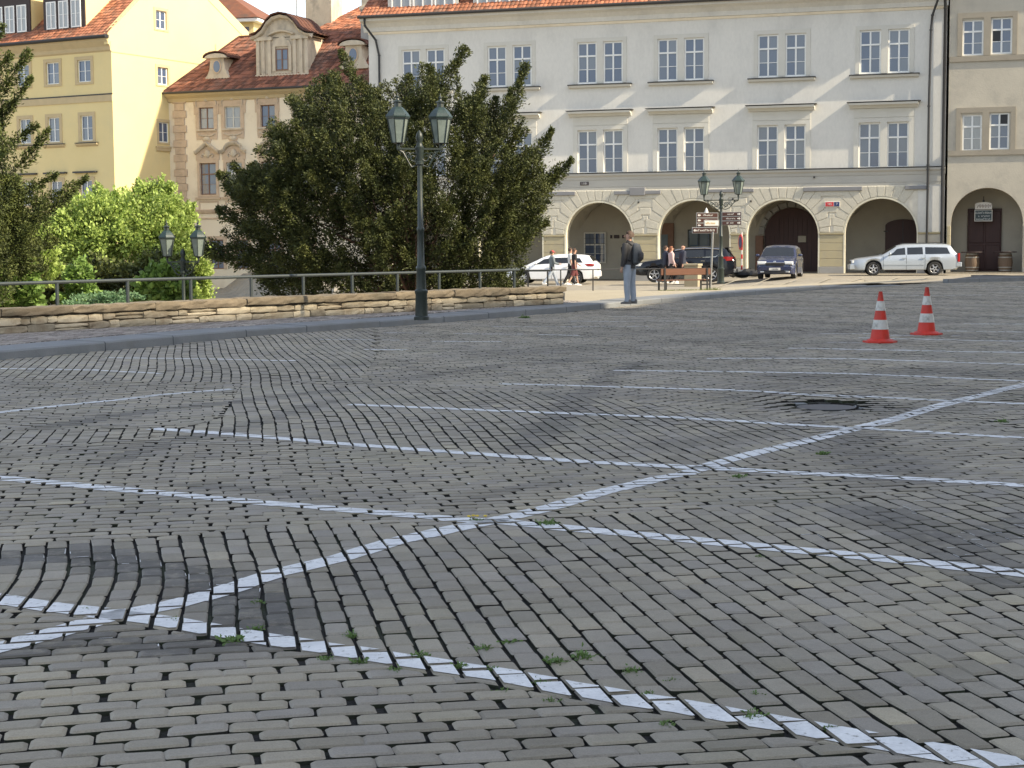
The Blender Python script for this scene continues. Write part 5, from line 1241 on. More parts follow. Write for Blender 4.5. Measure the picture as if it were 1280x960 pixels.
# ------------------------------------------------------------------ gas style lamps
_lm = {}
def lantern(parent, x, z, k=1.):
    """hexagonal lantern, base of the glass at z"""
    o = None; seg = 6
    m = MB(); m.lathe([(.03,-.12),(.035,-.03),(.10,-.01),(.115,.0),(.10,.03),(.02,.03)], seg=6)
    for i in range(6):
        a = math.pi*i/3; m.tube([(.12*math.cos(a), .12*math.sin(a), 0), (.205*math.cos(a), .205*math.sin(a), .46)], .011, 4)
    m.lathe([(.20,.45),(.222,.455),(.222,.485),(.20,.49)], seg=6); m.v = [(x+a*k, b*k, z+c*k) for a, b, c in m.v]; o = m.build('lantern', M['castiron'], parent)
    m = MB(); m.loft([[(.112*math.cos(math.pi*i/3), .112*math.sin(math.pi*i/3), .005) for i in range(6)], [(.198*math.cos(math.pi*i/3), .198*math.sin(math.pi*i/3), .455) for i in range(6)]]); m.v = [(x+a*k, b*k, z+c*k) for a, b, c in m.v]; m.build('lantern_glass', M['lampglass'], o)
    m = MB(); m.lathe([(.235,.475),(.24,.50),(.20,.56),(.15,.62),(.095,.67),(.075,.68)], seg=6)
    m.v = [(x+a*k, b*k, z+c*k) for a, b, c in m.v]; m.build('lantern_roof', M['castcopper'], o)
    m = MB(); m.lathe([(.07,.675),(.065,.76),(.09,.765),(.09,.785),(.03,.81),(.02,.84),(.035,.86),(.012,.89),(.006,.95)], seg=8)
    for i in range(6):
        a = math.pi*i/3; m.tube([(.22*math.cos(a),.22*math.sin(a),.49),(.235*math.cos(a),.235*math.sin(a),.53)], [.015,.004], 4)
    m.v = [(x+a*k, b*k, z+c*k) for a, b, c in m.v]; m.build('lantern_cap', M['castiron'], o, smooth=True, kind='stuff')
def street_lamp(loc, rz, span, label, pole_top=3.35, lift=.0, base=True):
    o = empty('street_lamp', loc, rz, label, 'street lamp', 'street lamps with two lanterns')
    m = MB()
    m.lathe([(.15,0),(.15,.06),(.125,.08),(.115,.5),(.13,.53),(.13,.57),(.10,.60),(.088,.95),(.10,.98),(.10,1.02),(.07,1.06),(.062,1.7),(.075,1.73),(.075,1.77),(.055,1.8),(.045,pole_top-.35),(.075,pole_top-.33),(.075,pole_top-.28),(.055,pole_top-.26),(.075,pole_top-.1),(.085,pole_top),(.06,pole_top+.03),(.05,pole_top+.1),(.075,pole_top+.17),(.06,pole_top+.25),(.01,pole_top+.32)], seg=14)
    m.build('pole', M['castiron'], o, smooth=True)
    for s in (-1, 1):
        m = MB(); zb = pole_top-.05
        m.box(min(s*.05, s*span), max(s*.05, s*span), -.025, .025, zb, zb+.035)
        # bracket: outer sweep and scrolls
        m.tube([(s*span, 0, zb), (s*span*.78, 0, zb-.05), (s*span*.5, 0, zb-.26), (s*.16, 0, zb-.33), (s*.06, 0, zb-.30)], .016, 6)
        def scroll(cx, cz, r, d=1, n=12): return [(cx+s*r*(1-k/n*.75)*math.cos(d*k*.75), 0, cz+r*(1-k/n*.75)*math.sin(d*k*.75)) for k in range(n+1)]
        m.tube(scroll(s*span*.30, zb-.15, .105), .013, 5); m.tube(scroll(s*span*.56, zb-.10, .075, -1), .012, 5); m.tube(scroll(s*span*.78, zb-.045, .045), .010, 5)
        m.tube([(s*.06,0,zb-.12),(s*span*.2,0,zb-.24),(s*span*.4,0,zb-.2)], .012, 5)
        m.tube([(s*span,0,zb),(s*span,0,zb+.05+lift)], .022, 6)
        m.build('arm', M['castiron'], o, smooth=True)
        lantern(o, s*span, zb+.13+lift)
    return o
street_lamp(Vector((gp(527,400,.13).x, gp(527,400,.13).y, .13)), R(14), .415, 'tall green twin street lamp in front of the big yew, at the kerb', 3.32)
street_lamp(Vector((gp(901,354,.06).x, gp(901,354,.06).y, .05)), R(-8), .63, 'black twin street lamp beside the brown direction signs, in front of the arcade', 3.12, .10)
pl = at(229, 340, 43.5); street_lamp(Vector((pl.x, pl.y, -2.22)), R(-25), .50, 'twin street lamp sunk behind the wall, among the bright green shrubs', 3.42, .04)

# ------------------------------------------------------------------ direction signs
lp = gp(901,354,.06)
def sign_board(name, u0, u1, v0, v1, Y, label, rows, mt_face='brown', rz=0.):
    p = at((u0+u1)/2, v1, Y); q = at(u1, v0, Y); w_ = (u1-u0)/FPX*Y; h_ = (v1-v0)/FPX*Y
    o = empty(name, p, rz, label, 'direction sign'); m = MB(); m.cbox(-w_/2, w_/2, -.02, .02, 0, h_, .01); o2 = m.build('frame', M['galv'], o)
    n = len(rows); hh = h_/n
    for k, (arrow, txt) in enumerate(rows):
        z = h_-hh*(k+1); m = MB(); m.box(-w_/2+.03, w_/2-.03, -.028, -.02, z+hh*.12, z+hh*.88); b = m.build('sign_panel', M[mt_face], o)
        zc = z+hh/2; d = -1 if arrow == '<' else 1; m = MB(); xa = d*(w_/2-.09)
        if mt_face != 'signw': m.prism([(xa+d*.05,zc),(xa-d*.01,zc+.05),(xa-d*.01,zc+.018),(xa-d*.07,zc+.018),(xa-d*.07,zc-.018),(xa-d*.01,zc-.018),(xa-d*.01,zc-.05)], -.034, -.028); m.build('arrow', M['signw'], b)
        strokes(b, txt, -d*.03, -.031, zc, hh*.5, 'signy' if mt_face == 'signw' else 'signw')
    return o
sign_board('direction_sign', 870, 898, 266, 285, 59.3, 'three-row brown direction sign on the left side of the lamp post', [('<',8),('<',6),('<',7)], rz=R(8))
sign_board('direction_sign', 902, 927, 265, 281.5, 59.3, 'three-row brown direction sign on the right side of the lamp post', [('>',6),('>',8),('>',7)], rz=R(-10))
sign_board('direction_sign', 879.5, 899, 275, 283, 59.1, 'small white sign with ochre print fixed over the left brown sign', [('>',6)], 'signw', rz=R(5))
so_ = sign_board('direction_sign', 865, 897, 284, 292, 52.0, 'single long brown direction sign on the slim white pole by the bench', [('<',11)])
bp = gp(888,363,.1); pp = empty('sign_post', (bp.x, bp.y, .1), 0, 'slim white pole by the right end of the bench carrying the long brown sign', 'pole')
m = MB(); top = at(886, 290, 52.0); m.tube([(0,0,0),(top.x-bp.x, .06, top.z-.1)], .03, 8); m.build('pole', M['galv'], pp, smooth=True); m = MB(); m.lathe([(.05,0),(.05,.05),(.03,.06)], seg=8); m.build('foot', M['galv'], pp)
m = MB(); sc_ = empty('sign_cone', at(883, 266, 59.35), 0, 'small white cone cap on top of the left brown direction sign', 'cap'); m.lathe([(.075,0),(.06,.06),(.02,.16),(.008,.18)], seg=10); m.build('cap', M['signw'], sc_, smooth=True)
# ------------------------------------------------------------------ no stopping sign seen nearly edge on with its foot
fp = gp(927,346,.0); ns = empty('parking_sign', (fp.x, fp.y, 0.02), R(-83), 'red round sign on a red and white pole, seen nearly edge on', 'traffic sign')
k_ = fp.y/FPX
m = MB(); m.tube([(0,0,0),(0,0,2.0)], .035, 8); m.build('pole', M['signw'], ns, smooth=True)
for z in (.3,.8,1.2): m = MB(); m.lathe([(.038,0),(.038,.2)], seg=8, z0=z); m.build('red_band', M['signred'], ns)
m = MB(); m.v = []; P = [(.36*math.cos(2*math.pi*q/24), 1.55+.36*math.sin(2*math.pi*q/24)) for q in range(24)]; m.prism(P, -.07, -.045); o = m.build('sign_disc', M['signred'], ns)
m = MB(); m.prism([(x*.72, 1.55+(z-1.55)*.72) for x, z in P], -.076, -.07); m.build('sign_centre', M['signblue'], o)
m = MB()
m.ellipsoid((.05,.0,.08), (.6,.35,.16), 12, 6); ft = m.build('base_weight', M['rubber'], ns, smooth=True)
for i, (u, v, r) in enumerate(((917,345,.22),(936,343,.34),(944,344,.25))):
    p = gp(u, v, 0); m = MB(); m.ellipsoid((0,0,.08), (r*1.3,r,r*.62), 9, 5)
    m.v = [(x+random.uniform(-.03,.03), y, z+random.uniform(-.03,.03)) for x, y, z in m.v]
    o = m.build('rubble_sack', M['plastic'], None, loc=(p.x, p.y, .0)); tag(o, ['dark sagging sack at the rear wheel of the black car', 'largest dark sack at the foot of the red and white sign pole', 'dark sack next to the archway pier'][i], 'sack', 'dark sacks round the sign pole')
# thin pole at the right with edge-on sign
fp = gp(1204,337.5,.1); pr_ = empty('sign_pole', (fp.x, fp.y, .02), R(-80), 'thin pale pole carrying edge-on signs in front of the arched house entrance', 'pole')
m = MB(); m.tube([(0,0,0),(0,.03,3.6)], .036, 8); m.build('pole', M['signw'], pr_, smooth=True)
m = MB(); m.cbox(-.25,.25,-.07,-.04,2.35,3.0,.01); m.build('sign_plate', M['signy'], pr_); m = MB(); m.prism([(-.3,3.05),(.3,3.05),(0,3.6)], -.07,-.04); m.build('sign_plate', M['signw'], pr_)

# ------------------------------------------------------------------ bench and concrete block
b0, b1 = gp(826,364.5,.11), gp(888,363.5,.11); bl = (b1-b0).length
be = empty('park_bench', ((b0.x+b1.x)/2, (b0.y+b1.y)/2, .1), math.atan2(b1.y-b0.y, b1.x-b0.x), 'brown bench seen from behind, beside the slim sign pole', 'bench')
w_ = bl/2
m = MB(); m.cbox(-w_,w_,-.02,.02,.50,.70,.01); m.build('backrest', M['wood'], be)
for k in range(3): m = MB(); m.cbox(-w_+.03,w_-.03,.06+k*.14,.17+k*.14,.33,.36,.006); m.build('seat', M['wood'], be)
for x in (-w_+.12, w_-.12):
    m = MB(); m.box(x-.025,x+.025,-.045,-.021,0,.70); m.build('leg', M['black'], be); m = MB(); m.box(x-.025,x+.025,.44,.48,0,.33); m.box(x-.025,x+.025,-.02,.48,.29,.329); m.build('leg', M['black'], be)
m = MB(); m.box(-w_-.02,w_+.02,-.015,.03,.70,.715); m.build('top_rail', M['black'], be)
cb = gp(866,357.5,.08); blk = empty('concrete_block', (cb.x, cb.y, .05), R(-22), 'square beige concrete block behind the bench', 'block')
m = MB(); m.loft([[(-.24,-.24,0),(.24,-.24,0),(.24,.24,0),(-.24,.24,0)],[(-.24,-.24,.70),(.24,-.24,.70),(.24,.24,.70),(-.24,.24,.70)],[(-.22,-.22,.73),(.22,-.22,.73),(.22,.22,.73),(-.22,.22,.73)]]); m.build('body', M['binst'], blk)
m = MB(); m.cbox(-.27,.27,-.27,.27,.73,.80,.015); m.build('cap', M['binst'], blk)
# grass under the bench
V = []; Q = []; n = 0
for k in range(900):
    p = Vector((random.uniform(-w_-.1,w_+.3), random.gauss(0,.07), 0)); h = random.uniform(.02,.09)*(1.6 if p.x > w_-.3 else 1); a = random.random()*6.28; dx, dy = .008*math.cos(a), .008*math.sin(a)
    V += [(p.x-dx,p.y-dy,0),(p.x+dx,p.y+dy,0),(p.x+random.gauss(0,.02),p.y+random.gauss(0,.02),h)]; Q.append((n,n+1,n+2)); n += 3
o = link_mesh('grass', np_mesh('grass', np.array(V), [np.array(Q)], M['grass']), None, loc=be.location, rz=be.rotation_euler[2], kind='stuff')
# grass tufts along wall foot
# ------------------------------------------------------------------ barrels
for i, (u, lab) in enumerate(((1212, 'left wine barrel with a round table top, half hidden by the pale pole'), (1253, 'right wine barrel with a round table top, beside the doorway'))):
    p = PZ+Matrix.Rotation(PR, 3, 'Z') @ Vector((6.62+(u-1212)*.0375, .45, .06)); o = empty('barrel', tuple(p), 0, lab, 'barrel', 'barrels used as tables')
    m = MB(); m.lathe([(.27,0),(.31,.15),(.345,.45),(.31,.75),(.27,.92)], seg=18); m.build('staves', M['barrel'], o, smooth='all')
    for z, r in ((.06,.30),(.2,.332),(.68,.332),(.84,.30)): m = MB(); m.lathe([(r-.01,0),(r,.0),(r+.004,.05),(r-.01,.05)], seg=18, z0=z); m.build('hoop', M['galv'], o)
    m = MB(); m.lathe([(.52,0),(.54,.02),(.52,.045)], seg=20, z0=.93); m.build('table_top', M['darkwood'], o)

# ------------------------------------------------------------------ cones
def cone(u, v, label, rz):
    p = gp(u, v); z = float(ground_z(p.x, p.y)); o = empty('traffic_cone', (p.x, p.y, z), rz, label, 'traffic cone', 'red and white traffic cones')
    H = .80; r = lambda z: .155-(.155-.028)*(z-.05)/(H-.05)
    m = MB(); m.zprism([(.27*math.cos(a)*(1.0), .27*math.sin(a)) for a in [math.pi*2*k/8+math.pi/8 for k in range(8)]], .0, .028); m.lathe([(.22,.028),(.20,.045),(.165,.06)], seg=20); m.build('base', M['red'], o)
    lev = [(.05,.21,'red'),(.21,.36,'refl'),(.36,.505,'red'),(.505,.655,'refl'),(.655,H,'red')]
    for a, b, c in lev:
        e = .004 if c == 'refl' else 0
        m = MB(); m.lathe([(r(a)+e, a),(r(b)+e, b)] + ([(.03,H+.005),(.012,H+.006),(.012,H-.03)] if b == H else []), seg=24); q = m.build('cone_body' if c == 'red' else 'reflective_band', M[c], o, smooth=True)
    m = MB()
    for k in range(3): a = -1.7+k*.25+rz; m.prism([(-.012,.24),(.01,.23),(.006,.31),(-.01,.34)], -r(.28)-.007, -r(.28)-.003)
    return o
cone(1100, 427.5, 'nearer left traffic cone with a torn lower white band', .2)
cone(1158, 418.5, 'farther right traffic cone with a scratched lower white band', .9)

# ================================================================== CARS
def smooth_interp(xs, ys, x):
    return float(np.interp(x, xs, ys))
def make_car(name, loc, rz, label, L_, Wd, prof, paint, wheels, R_w=.33, estate=True, glassm='cglass', rim='alloy', spokes=5):
    """prof: dict of station curves; car faces local -X; x from 0 (nose) to L_; y across"""
    o = empty(name, loc, rz, label, 'car')
    xs = sorted({*np.linspace(0, L_, 27).round(3), *[w+d for w in wheels for d in (-.40,-.34,-.25,-.13,0,.13,.25,.34,.40)]})
    hood = prof['top']; roof = prof['roof']; half = prof['half']; sill = prof.get('sill', .22)
    I = smooth_interp
    def sec(x):
        hw = I(*half, x)*Wd/2; zb = sill
        if x < .25: zb = sill+.06*(1-x/.25)
        if x > L_-.25: zb = sill+.12*(1-(L_-x)/.25)
        arch = None
        for w in wheels:
            if abs(x-w) < .395: arch = max(sill, R_w+math.sqrt(max(0, .395**2-(x-w)**2)))
        zbelt = I(*hood, x); ztop = I(*roof, x)
        zs = max(zb, min(arch if arch else zb, zbelt-.12))
        cabin = ztop > zbelt+.03
        rw = hw-.05 - (ztop-zbelt)*.30 if cabin else hw-.10
        pts = [(0, sill+.0), (hw-.25, zs), (hw-.03, zs), (hw+.0, zs+.03), (hw+.012, (zs*.4+zbelt*.6) ), (hw-.012, zbelt-.09), (hw-.05, zbelt)]
        if cabin: pts += [(rw+.03, ztop-.09), (rw-.05, ztop-.02), (rw*.5, ztop+.015), (0, ztop+.022)]
        else: pts += [(hw-.12, zbelt+.012), (hw-.22, zbelt+.03), (hw*.5, zbelt+.045), (0, zbelt+.05)]
        return pts
    m = MB(); rings = []
    for x in xs:
        s = sec(x); ring = [(x, y, z) for y, z in s] + [(x, -y, z) for y, z in reversed(s[1:-1])]; rings.append(ring)
    m.loft(rings); body = m.build('body', M[paint], o, smooth=True)
    # side glass from the section curves
    def sidepane(x0, x1, lo=.06, hi=.86, sx0=0., sx1=0., mt=glassm):
        for sd in (-1, 1):
            g = MB(); G = []
            n = 6
            for k in range(n+1):
                t = k/n; row = []
                for h in (0, .33, .66, 1.):
                    xb = x0+(x1-x0)*t; xt = x0+sx0+(x1+sx1-x0-sx0)*t; x = xb+(xt-xb)*h; s = sec(x)
                    (ya, za), (yb, zb2) = s[6], s[7]; f = lo+(hi-lo)*h
                    row.append((x, sd*(ya+(yb-ya)*f+.006), za+(zb2-za)*f))
                G.append(row)
            for k in range(n):
                for j in range(3): g.quad(G[k][j], G[k+1][j], G[k+1][j+1], G[k][j+1])
            g.build('side_window', M[mt], o)
    for sp in prof['panes']: sidepane(*sp)
    # front and rear glass: strips between two stations
    def endpane(xa, xb, nm):
        g = MB(); n = 6; rows = []
        for k in range(n+1):
            x = xa+(xb-xa)*k/n; s = sec(x); zt = I(*roof, x); rw = s[8][0]-.03; rows.append([(x, y, zt+.03-.03*(abs(y)/rw)**2) for y in np.linspace(-rw, rw, 7)])
        for k in range(n):
            for j in range(6): g.quad(rows[k][j], rows[k+1][j], rows[k+1][j+1], rows[k][j+1])
        g.build(nm, M[glassm], o, smooth=True)
    endpane(*prof['screen'], 'windscreen'); endpane(*prof['rear'], 'rear_window')
    for w in wheels:
        for sd in (-1, 1):
            yo = I(*half, w)*Wd/2-.02; wh = empty('wheel', (w, sd*(yo-.11), R_w), 0 if sd > 0 else math.pi); wh.parent = o
            t = MB(); pr = [(R_w*.62,-.10),(R_w*.97,-.10),(R_w,-.07),(R_w,.07),(R_w*.97,.10),(R_w*.80,.115),(R_w*.66,.105),(R_w*.62,.08)]
            t.loft([[(r*math.cos(2*math.pi*k/28), y, r*math.sin(2*math.pi*k/28)) for r, y in pr] for k in range(28)]+[[(r, y, 0) for r, y in pr]], caps=False); t.build('tyre', M['rubber'], wh, smooth=True)
            h = MB(); h.loft([[(r*math.cos(2*math.pi*k/24), y, r*math.sin(2*math.pi*k/24)) for k in range(24)] for r, y in ((.001,-.02),(R_w*.64,-.02),(R_w*.64,.0))], caps=False)
            h.build('brake_disc', M['plastic'], wh)
            h = MB()
            h.loft([[(r*math.cos(2*math.pi*k/28), y, r*math.sin(2*math.pi*k/28)) for r, y in ((R_w*.58,.07),(R_w*.66,.095),(R_w*.67,.06),(R_w*.6,.03))] for k in range(29)], caps=False)
            for k in range(spokes):
                a = 2*math.pi*k/spokes+.3*w; ca, sa = math.cos(a), math.sin(a)
                q = lambda r, s, y: (r*ca-s*sa, y, r*sa+s*ca)
                h.loft([[q(.03,-.04,.05),q(.03,.04,.05),q(.03,.035,.085),q(.03,-.035,.085)], [q(R_w*.61,-.028,.045),q(R_w*.61,.028,.045),q(R_w*.61,.022,.08),q(R_w*.61,-.022,.08)]])
            h.lathe([(.05,.0)], seg=3) if False else None
            h.build('rim', M[rim], wh)
            wa = MB(); wa.loft([[((.385 if e else .30)*math.cos(math.pi*k/14), yy, (.385 if e else .30)*math.sin(math.pi*k/14)+0) for k in range(15)] for e, yy in ((1,.05),(1,-.25),(0,-.25))], close=False, caps=False); wa.build('wheel_arch', M['plastic'], wh)
    return o, sec
def bx(m, name, mt, par, *a, c=.015): b = MB(); b.cbox(*a, c); return b.build(name, M[mt], par)
def face_box(par, name, mt, x0, x1, y0, y1, z0, z1, r=.02):
    b = MB(); xm = (x0+x1)/2
    b.loft([[(x0,y0+r,z0+r),(x0,y1-r,z0+r),(x0,y1-r,z1-r),(x0,y0+r,z1-r)], [(xm,y0,z0),(xm,y1,z0),(xm,y1,z1),(xm,y0,z1)], [(x1,y0+r,z0+r),(x1,y1-r,z0+r),(x1,y1-r,z1-r),(x1,y0+r,z1-r)]]); return b.build(name, M[mt], par)
def mirrors(o, sec, x, z, mt):
    for s in (-1, 1):
        y = sec(x)[5][0]; b = MB(); b.ellipsoid((x, s*(y+.10), z), (.06,.10,.065), 8, 6); b.box(x-.02, x+.02, min(s*(y-.03), s*(y+.05)), max(s*(y-.03), s*(y+.05)), z-.05, z-.02); b.build('wing_mirror', M[mt], o, smooth=True)
def handles(o, sec, xs_, z, mt):
    for x in xs_:
        for s in (-1, 1): y = sec(x)[4][0]+.005; b = MB(); b.box(x-.10, x+.10, min(s*y, s*(y+.03)), max(s*y, s*(y+.03)), z-.018, z+.018); b.build('door_handle', M[mt], o)
def seams(o, sec, xs_):
    for x in xs_:
        b = MB()
        for s in (-1, 1):
            p = sec(x)[2:7]; q = sec(x+.014)[2:7]
            for k in range(len(p)-1): b.quad((x, s*(p[k][0]+.003), p[k][1]), (x+.014, s*(q[k][0]+.003), q[k][1]), (x+.014, s*(q[k+1][0]+.003), q[k+1][1]), (x, s*(p[k+1][0]+.003), p[k+1][1]))
        b.build('door_seam', M['plastic'], o)
def plate(o, x, z, w=.5, d=-1, txt=''):
    b = MB(); b.box(min(x, x+d*.02), max(x, x+d*.02), -w/2, w/2, z-.055, z+.055); return b.build('number_plate', M['signw'], o)

def car_placeY(u, v, Y, rz, wm):
    p = at(u, v, Y); return Vector((p.x-math.cos(rz)*wm, p.y-math.sin(rz)*wm, p.z))
# silver estate, nose to the left
def car_place(u, v, z, rz, L_, wheel_mid):
    p = gp(u, v, z); c, s = math.cos(rz), math.sin(rz); return Vector((p.x-c*wheel_mid, p.y-s*wheel_mid, z))
est = dict(top=((0,.08,.35,1.15,1.5,2.6,3.8,4.55,4.72,4.8),(.62,.70,.76,.86,.90,.93,.95,.96,.93,.90)),
 roof=((0,1.28,1.34,2.05,2.4,3.2,4.1,4.42,4.72,4.8),(.3,.3,.93,1.36,1.42,1.44,1.42,1.39,.98,.6)),
 half=((0,.15,.5,1.2,3.8,4.5,4.8),(.80,.90,.97,1.,1.,.96,.90)), sill=.26,
 panes=[(1.62,2.42,.08,.86,.42,-.02),(2.50,3.20,.08,.86,.0,-.02),(3.30,4.40,.08,.86,.0,-.13)], screen=(1.40,2.02), rear=(4.47,4.70))
o, sec = make_car('parked_car', car_place(1090, 343.5, .03, -R(8), 4.8, 1.0), -R(8), 'silver blue estate car parked before the rightmost palace arch', 4.8, 1.78, est, 'cars', (1.0, 3.72), .32)
o.location.z = .0
mirrors(o, sec, 1.72, 1.0, 'cars'); handles(o, sec, (2.35, 3.2), .80, 'cars'); seams(o, sec, (1.42, 2.45, 3.28))
for s in (-1, 1):
    face_box(o, 'headlight', 'lens', .0, .12, s*.62-.17, s*.62+.17, .58, .72); face_box(o, 'tail_light', 'tail', 4.72, 4.83, s*.78-.08, s*.78+.08, .62, 1.02)
    b = MB(); y = .90; b.box(1.46, 3.26, min(s*(y-.02), s*(y+.012)), max(s*(y-.02), s*(y+.012)), .48, .53); b.build('rubbing_strip', M['cars'], o)
    b = MB(); b.tube([(2.3, s*.55, 1.46),(4.2, s*.55, 1.46)], .018, 6); b.build('roof_rail', M['plastic'], o)
b = MB(); b.cbox(-.06, .22, -.80, .80, .30, .52, .02); b.build('bumper', M['cars'], o); b = MB(); b.cbox(4.66, 4.92, -.84, .84, .40, .60, .02); b.build('bumper', M['cars'], o)
b = MB(); b.box(-.02,.03,-.38,.38,.55,.70); b.build('grille', M['plastic'], o); plate(o, -.07, .42)

# white wagon, nose to the left
wht = dict(top=((0,.1,.45,1.1,1.5,2.6,3.9,4.4,4.55,4.6),(.58,.70,.80,.92,.97,1.0,1.03,1.04,1.0,.95)),
 roof=((0,1.0,1.08,2.0,2.4,3.0,3.8,4.25,4.5,4.6),(.3,.3,.96,1.40,1.47,1.49,1.46,1.40,1.05,.7)),
 half=((0,.15,.5,1.1,3.8,4.4,4.6),(.72,.86,.96,1.,1.,.95,.86)), sill=.24,
 panes=[(1.35,2.35,.1,.84,.62,-.02),(2.43,3.22,.1,.84,.0,-.04),(3.30,3.95,.14,.80,.0,-.16)], screen=(1.12,1.98), rear=(4.24,4.52))
o, sec = make_car('parked_car', car_placeY(659, 354.5, 78.6, -R(12), .92), -R(12), 'white estate car parked behind the three people at the left archway', 4.6, 1.82, wht, 'carw', (.92, 3.60), .335, spokes=10)
o.scale = (.95, .95, .93)
mirrors(o, sec, 1.62, 1.06, 'carw'); handles(o, sec, (2.3, 3.15), .88, 'carw'); seams(o, sec, (1.25, 2.38, 3.26))
for s in (-1, 1):
    face_box(o, 'headlight', 'lens', .06, .55, s*.70-.14, s*.70+.14, .66, .80); face_box(o, 'tail_light', 'tail', 4.05, 4.52, s*.82-.07, s*.82+.075, .90, 1.02)
b = MB(); b.cbox(4.48,4.64,-.78,.78,.36,.62,.03); b.build('bumper', M['carw'], o); plate(o, -.03, .42); plate(o, 4.62, .75, d=1)

# black SUV, nose to the left
suv = dict(top=((0,.12,.5,1.2,1.6,2.6,3.9,4.5,4.68,4.75),(.72,.86,.98,1.08,1.12,1.15,1.19,1.20,1.15,1.05)),
 roof=((0,1.15,1.22,1.98,2.4,3.1,4.0,4.45,4.66,4.75),(.4,.4,1.10,1.58,1.66,1.69,1.66,1.58,1.2,.8)),
 half=((0,.15,.5,1.2,3.9,4.5,4.75),(.74,.88,.97,1.,1.,.95,.86)), sill=.33,
 panes=[(1.50,2.40,.1,.86,.50,-.02),(2.50,3.35,.1,.86,.0,-.03),(3.43,4.20,.1,.82,.0,-.22)], screen=(1.28,1.95), rear=(4.38,4.66))
o, sec = make_car('parked_car', car_placeY(821, 352.5, 74.8, -R(12), .93), -R(12), 'black off-road car with chrome roof rails parked behind the bench', 4.75, 1.9, suv, 'carb', (.98, 3.72), .375)
o.scale = (.94, .94, .94)
mirrors(o, sec, 1.68, 1.2, 'carb'); handles(o, sec, (2.4, 3.3), 1.02, 'chrome'); seams(o, sec, (1.35, 2.45, 3.40))
for s in (-1, 1):
    face_box(o, 'headlight', 'lens', .05, .42, s*.72-.16, s*.72+.16, .78, .93); face_box(o, 'tail_light', 'tail', 4.18, 4.70, s*.78-.13, s*.80+.13, 1.02, 1.22)
    b = MB(); y = lambda x: s*(sec(x)[7][0]+.01); b.tube([(1.95,y(1.98),1.53),(2.5,y(2.5),1.61),(3.4,y(3.4),1.63),(4.2,y(4.2),1.56)], .022, 6); b.build('roof_rail', M['chrome'], o, smooth=True)
    b = MB(); yy = lambda x: s*(sec(x)[6][0]+.012); b.tube([(1.4,yy(1.4),1.14),(3.2,yy(3.2),1.19),(3.9,yy(3.9),1.21),(4.15,s*(sec(4.15)[7][0]+.03),1.42)], .016, 5); b.build('window_trim', M['chrome'], o, smooth=True)
b = MB(); b.cbox(4.62,4.84,-.78,.78,.45,.62,.02); b.build('bumper', M['galv'], o); plate(o, 4.72, .9, d=1); face_box(o, 'spoiler', 'carb', 4.3, 4.62, -.6, .6, 1.60, 1.66)
b = MB(); b.box(-.03,.05,-.5,.5,.55,.8); b.build('grille', M['plastic'], o)

# navy hatchback facing the camera
hat = dict(top=((0,.08,.35,.9,1.25,2.4,3.5,4.0,4.15,4.25),(.60,.74,.84,.94,.98,1.0,1.02,1.02,.98,.9)),
 roof=((0,.98,1.05,1.75,2.2,2.9,3.6,4.05,4.2,4.25),(.3,.3,.98,1.40,1.50,1.52,1.46,1.2,.9,.6)),
 half=((0,.12,.4,1.0,3.5,4.1,4.25),(.72,.88,.97,1.,1.,.93,.85)), sill=.22,
 panes=[(1.35,2.15,.1,.86,.5,-.02),(2.23,3.0,.1,.86,0,-.03),(3.08,3.5,.1,.8,0,-.12)], screen=(1.06,1.74), rear=(3.62,4.1))
pn = gp(970,347,.03)
o, sec = make_car('parked_car', (pn.x-.1, pn.y-.3, -.04), R(74), 'navy hatchback facing the camera in front of the dark red gate', 4.25, 1.75, hat, 'carn', (.85, 3.4), .32)
o.scale = (.97, .97, .97)
mirrors(o, sec, 1.45, 1.06, 'carn'); handles(o, sec, (2.1, 2.95), .85, 'carn'); seams(o, sec, (1.15, 2.18, 3.04))
for s in (-1, 1):
    face_box(o, 'headlight', 'lens', -.01, .26, s*.60-.20, s*.60+.20, .64, .80, .04); face_box(o, 'fog_light', 'lens', -.03, .05, s*.55-.1, s*.55+.1, .30, .38)
face_box(o, 'grille', 'plastic', -.03, .1, -.42, .42, .60, .74); b = MB(); b.tube([(-.035,-.42,.74),(-.05,0,.75),(-.035,.42,.74)], .014, 6); b.ellipsoid((-.04,0,.78), (.015,.06,.05), 8, 5); b.build('grille_trim', M['chrome'], o, smooth=True)
face_box(o, 'bumper', 'carn', -.06, .3, -.74, .74, .40, .58); face_box(o, 'air_intake', 'plastic', -.05, .2, -.5, .5, .25, .38); pl_ = plate(o, -.065, .46)
t_ = strokes(pl_, 7, 0, 0, 0, .09, 'cloth_k'); t_.location = (-.088, 0, .46); t_.rotation_euler = (0, 0, R(-90))

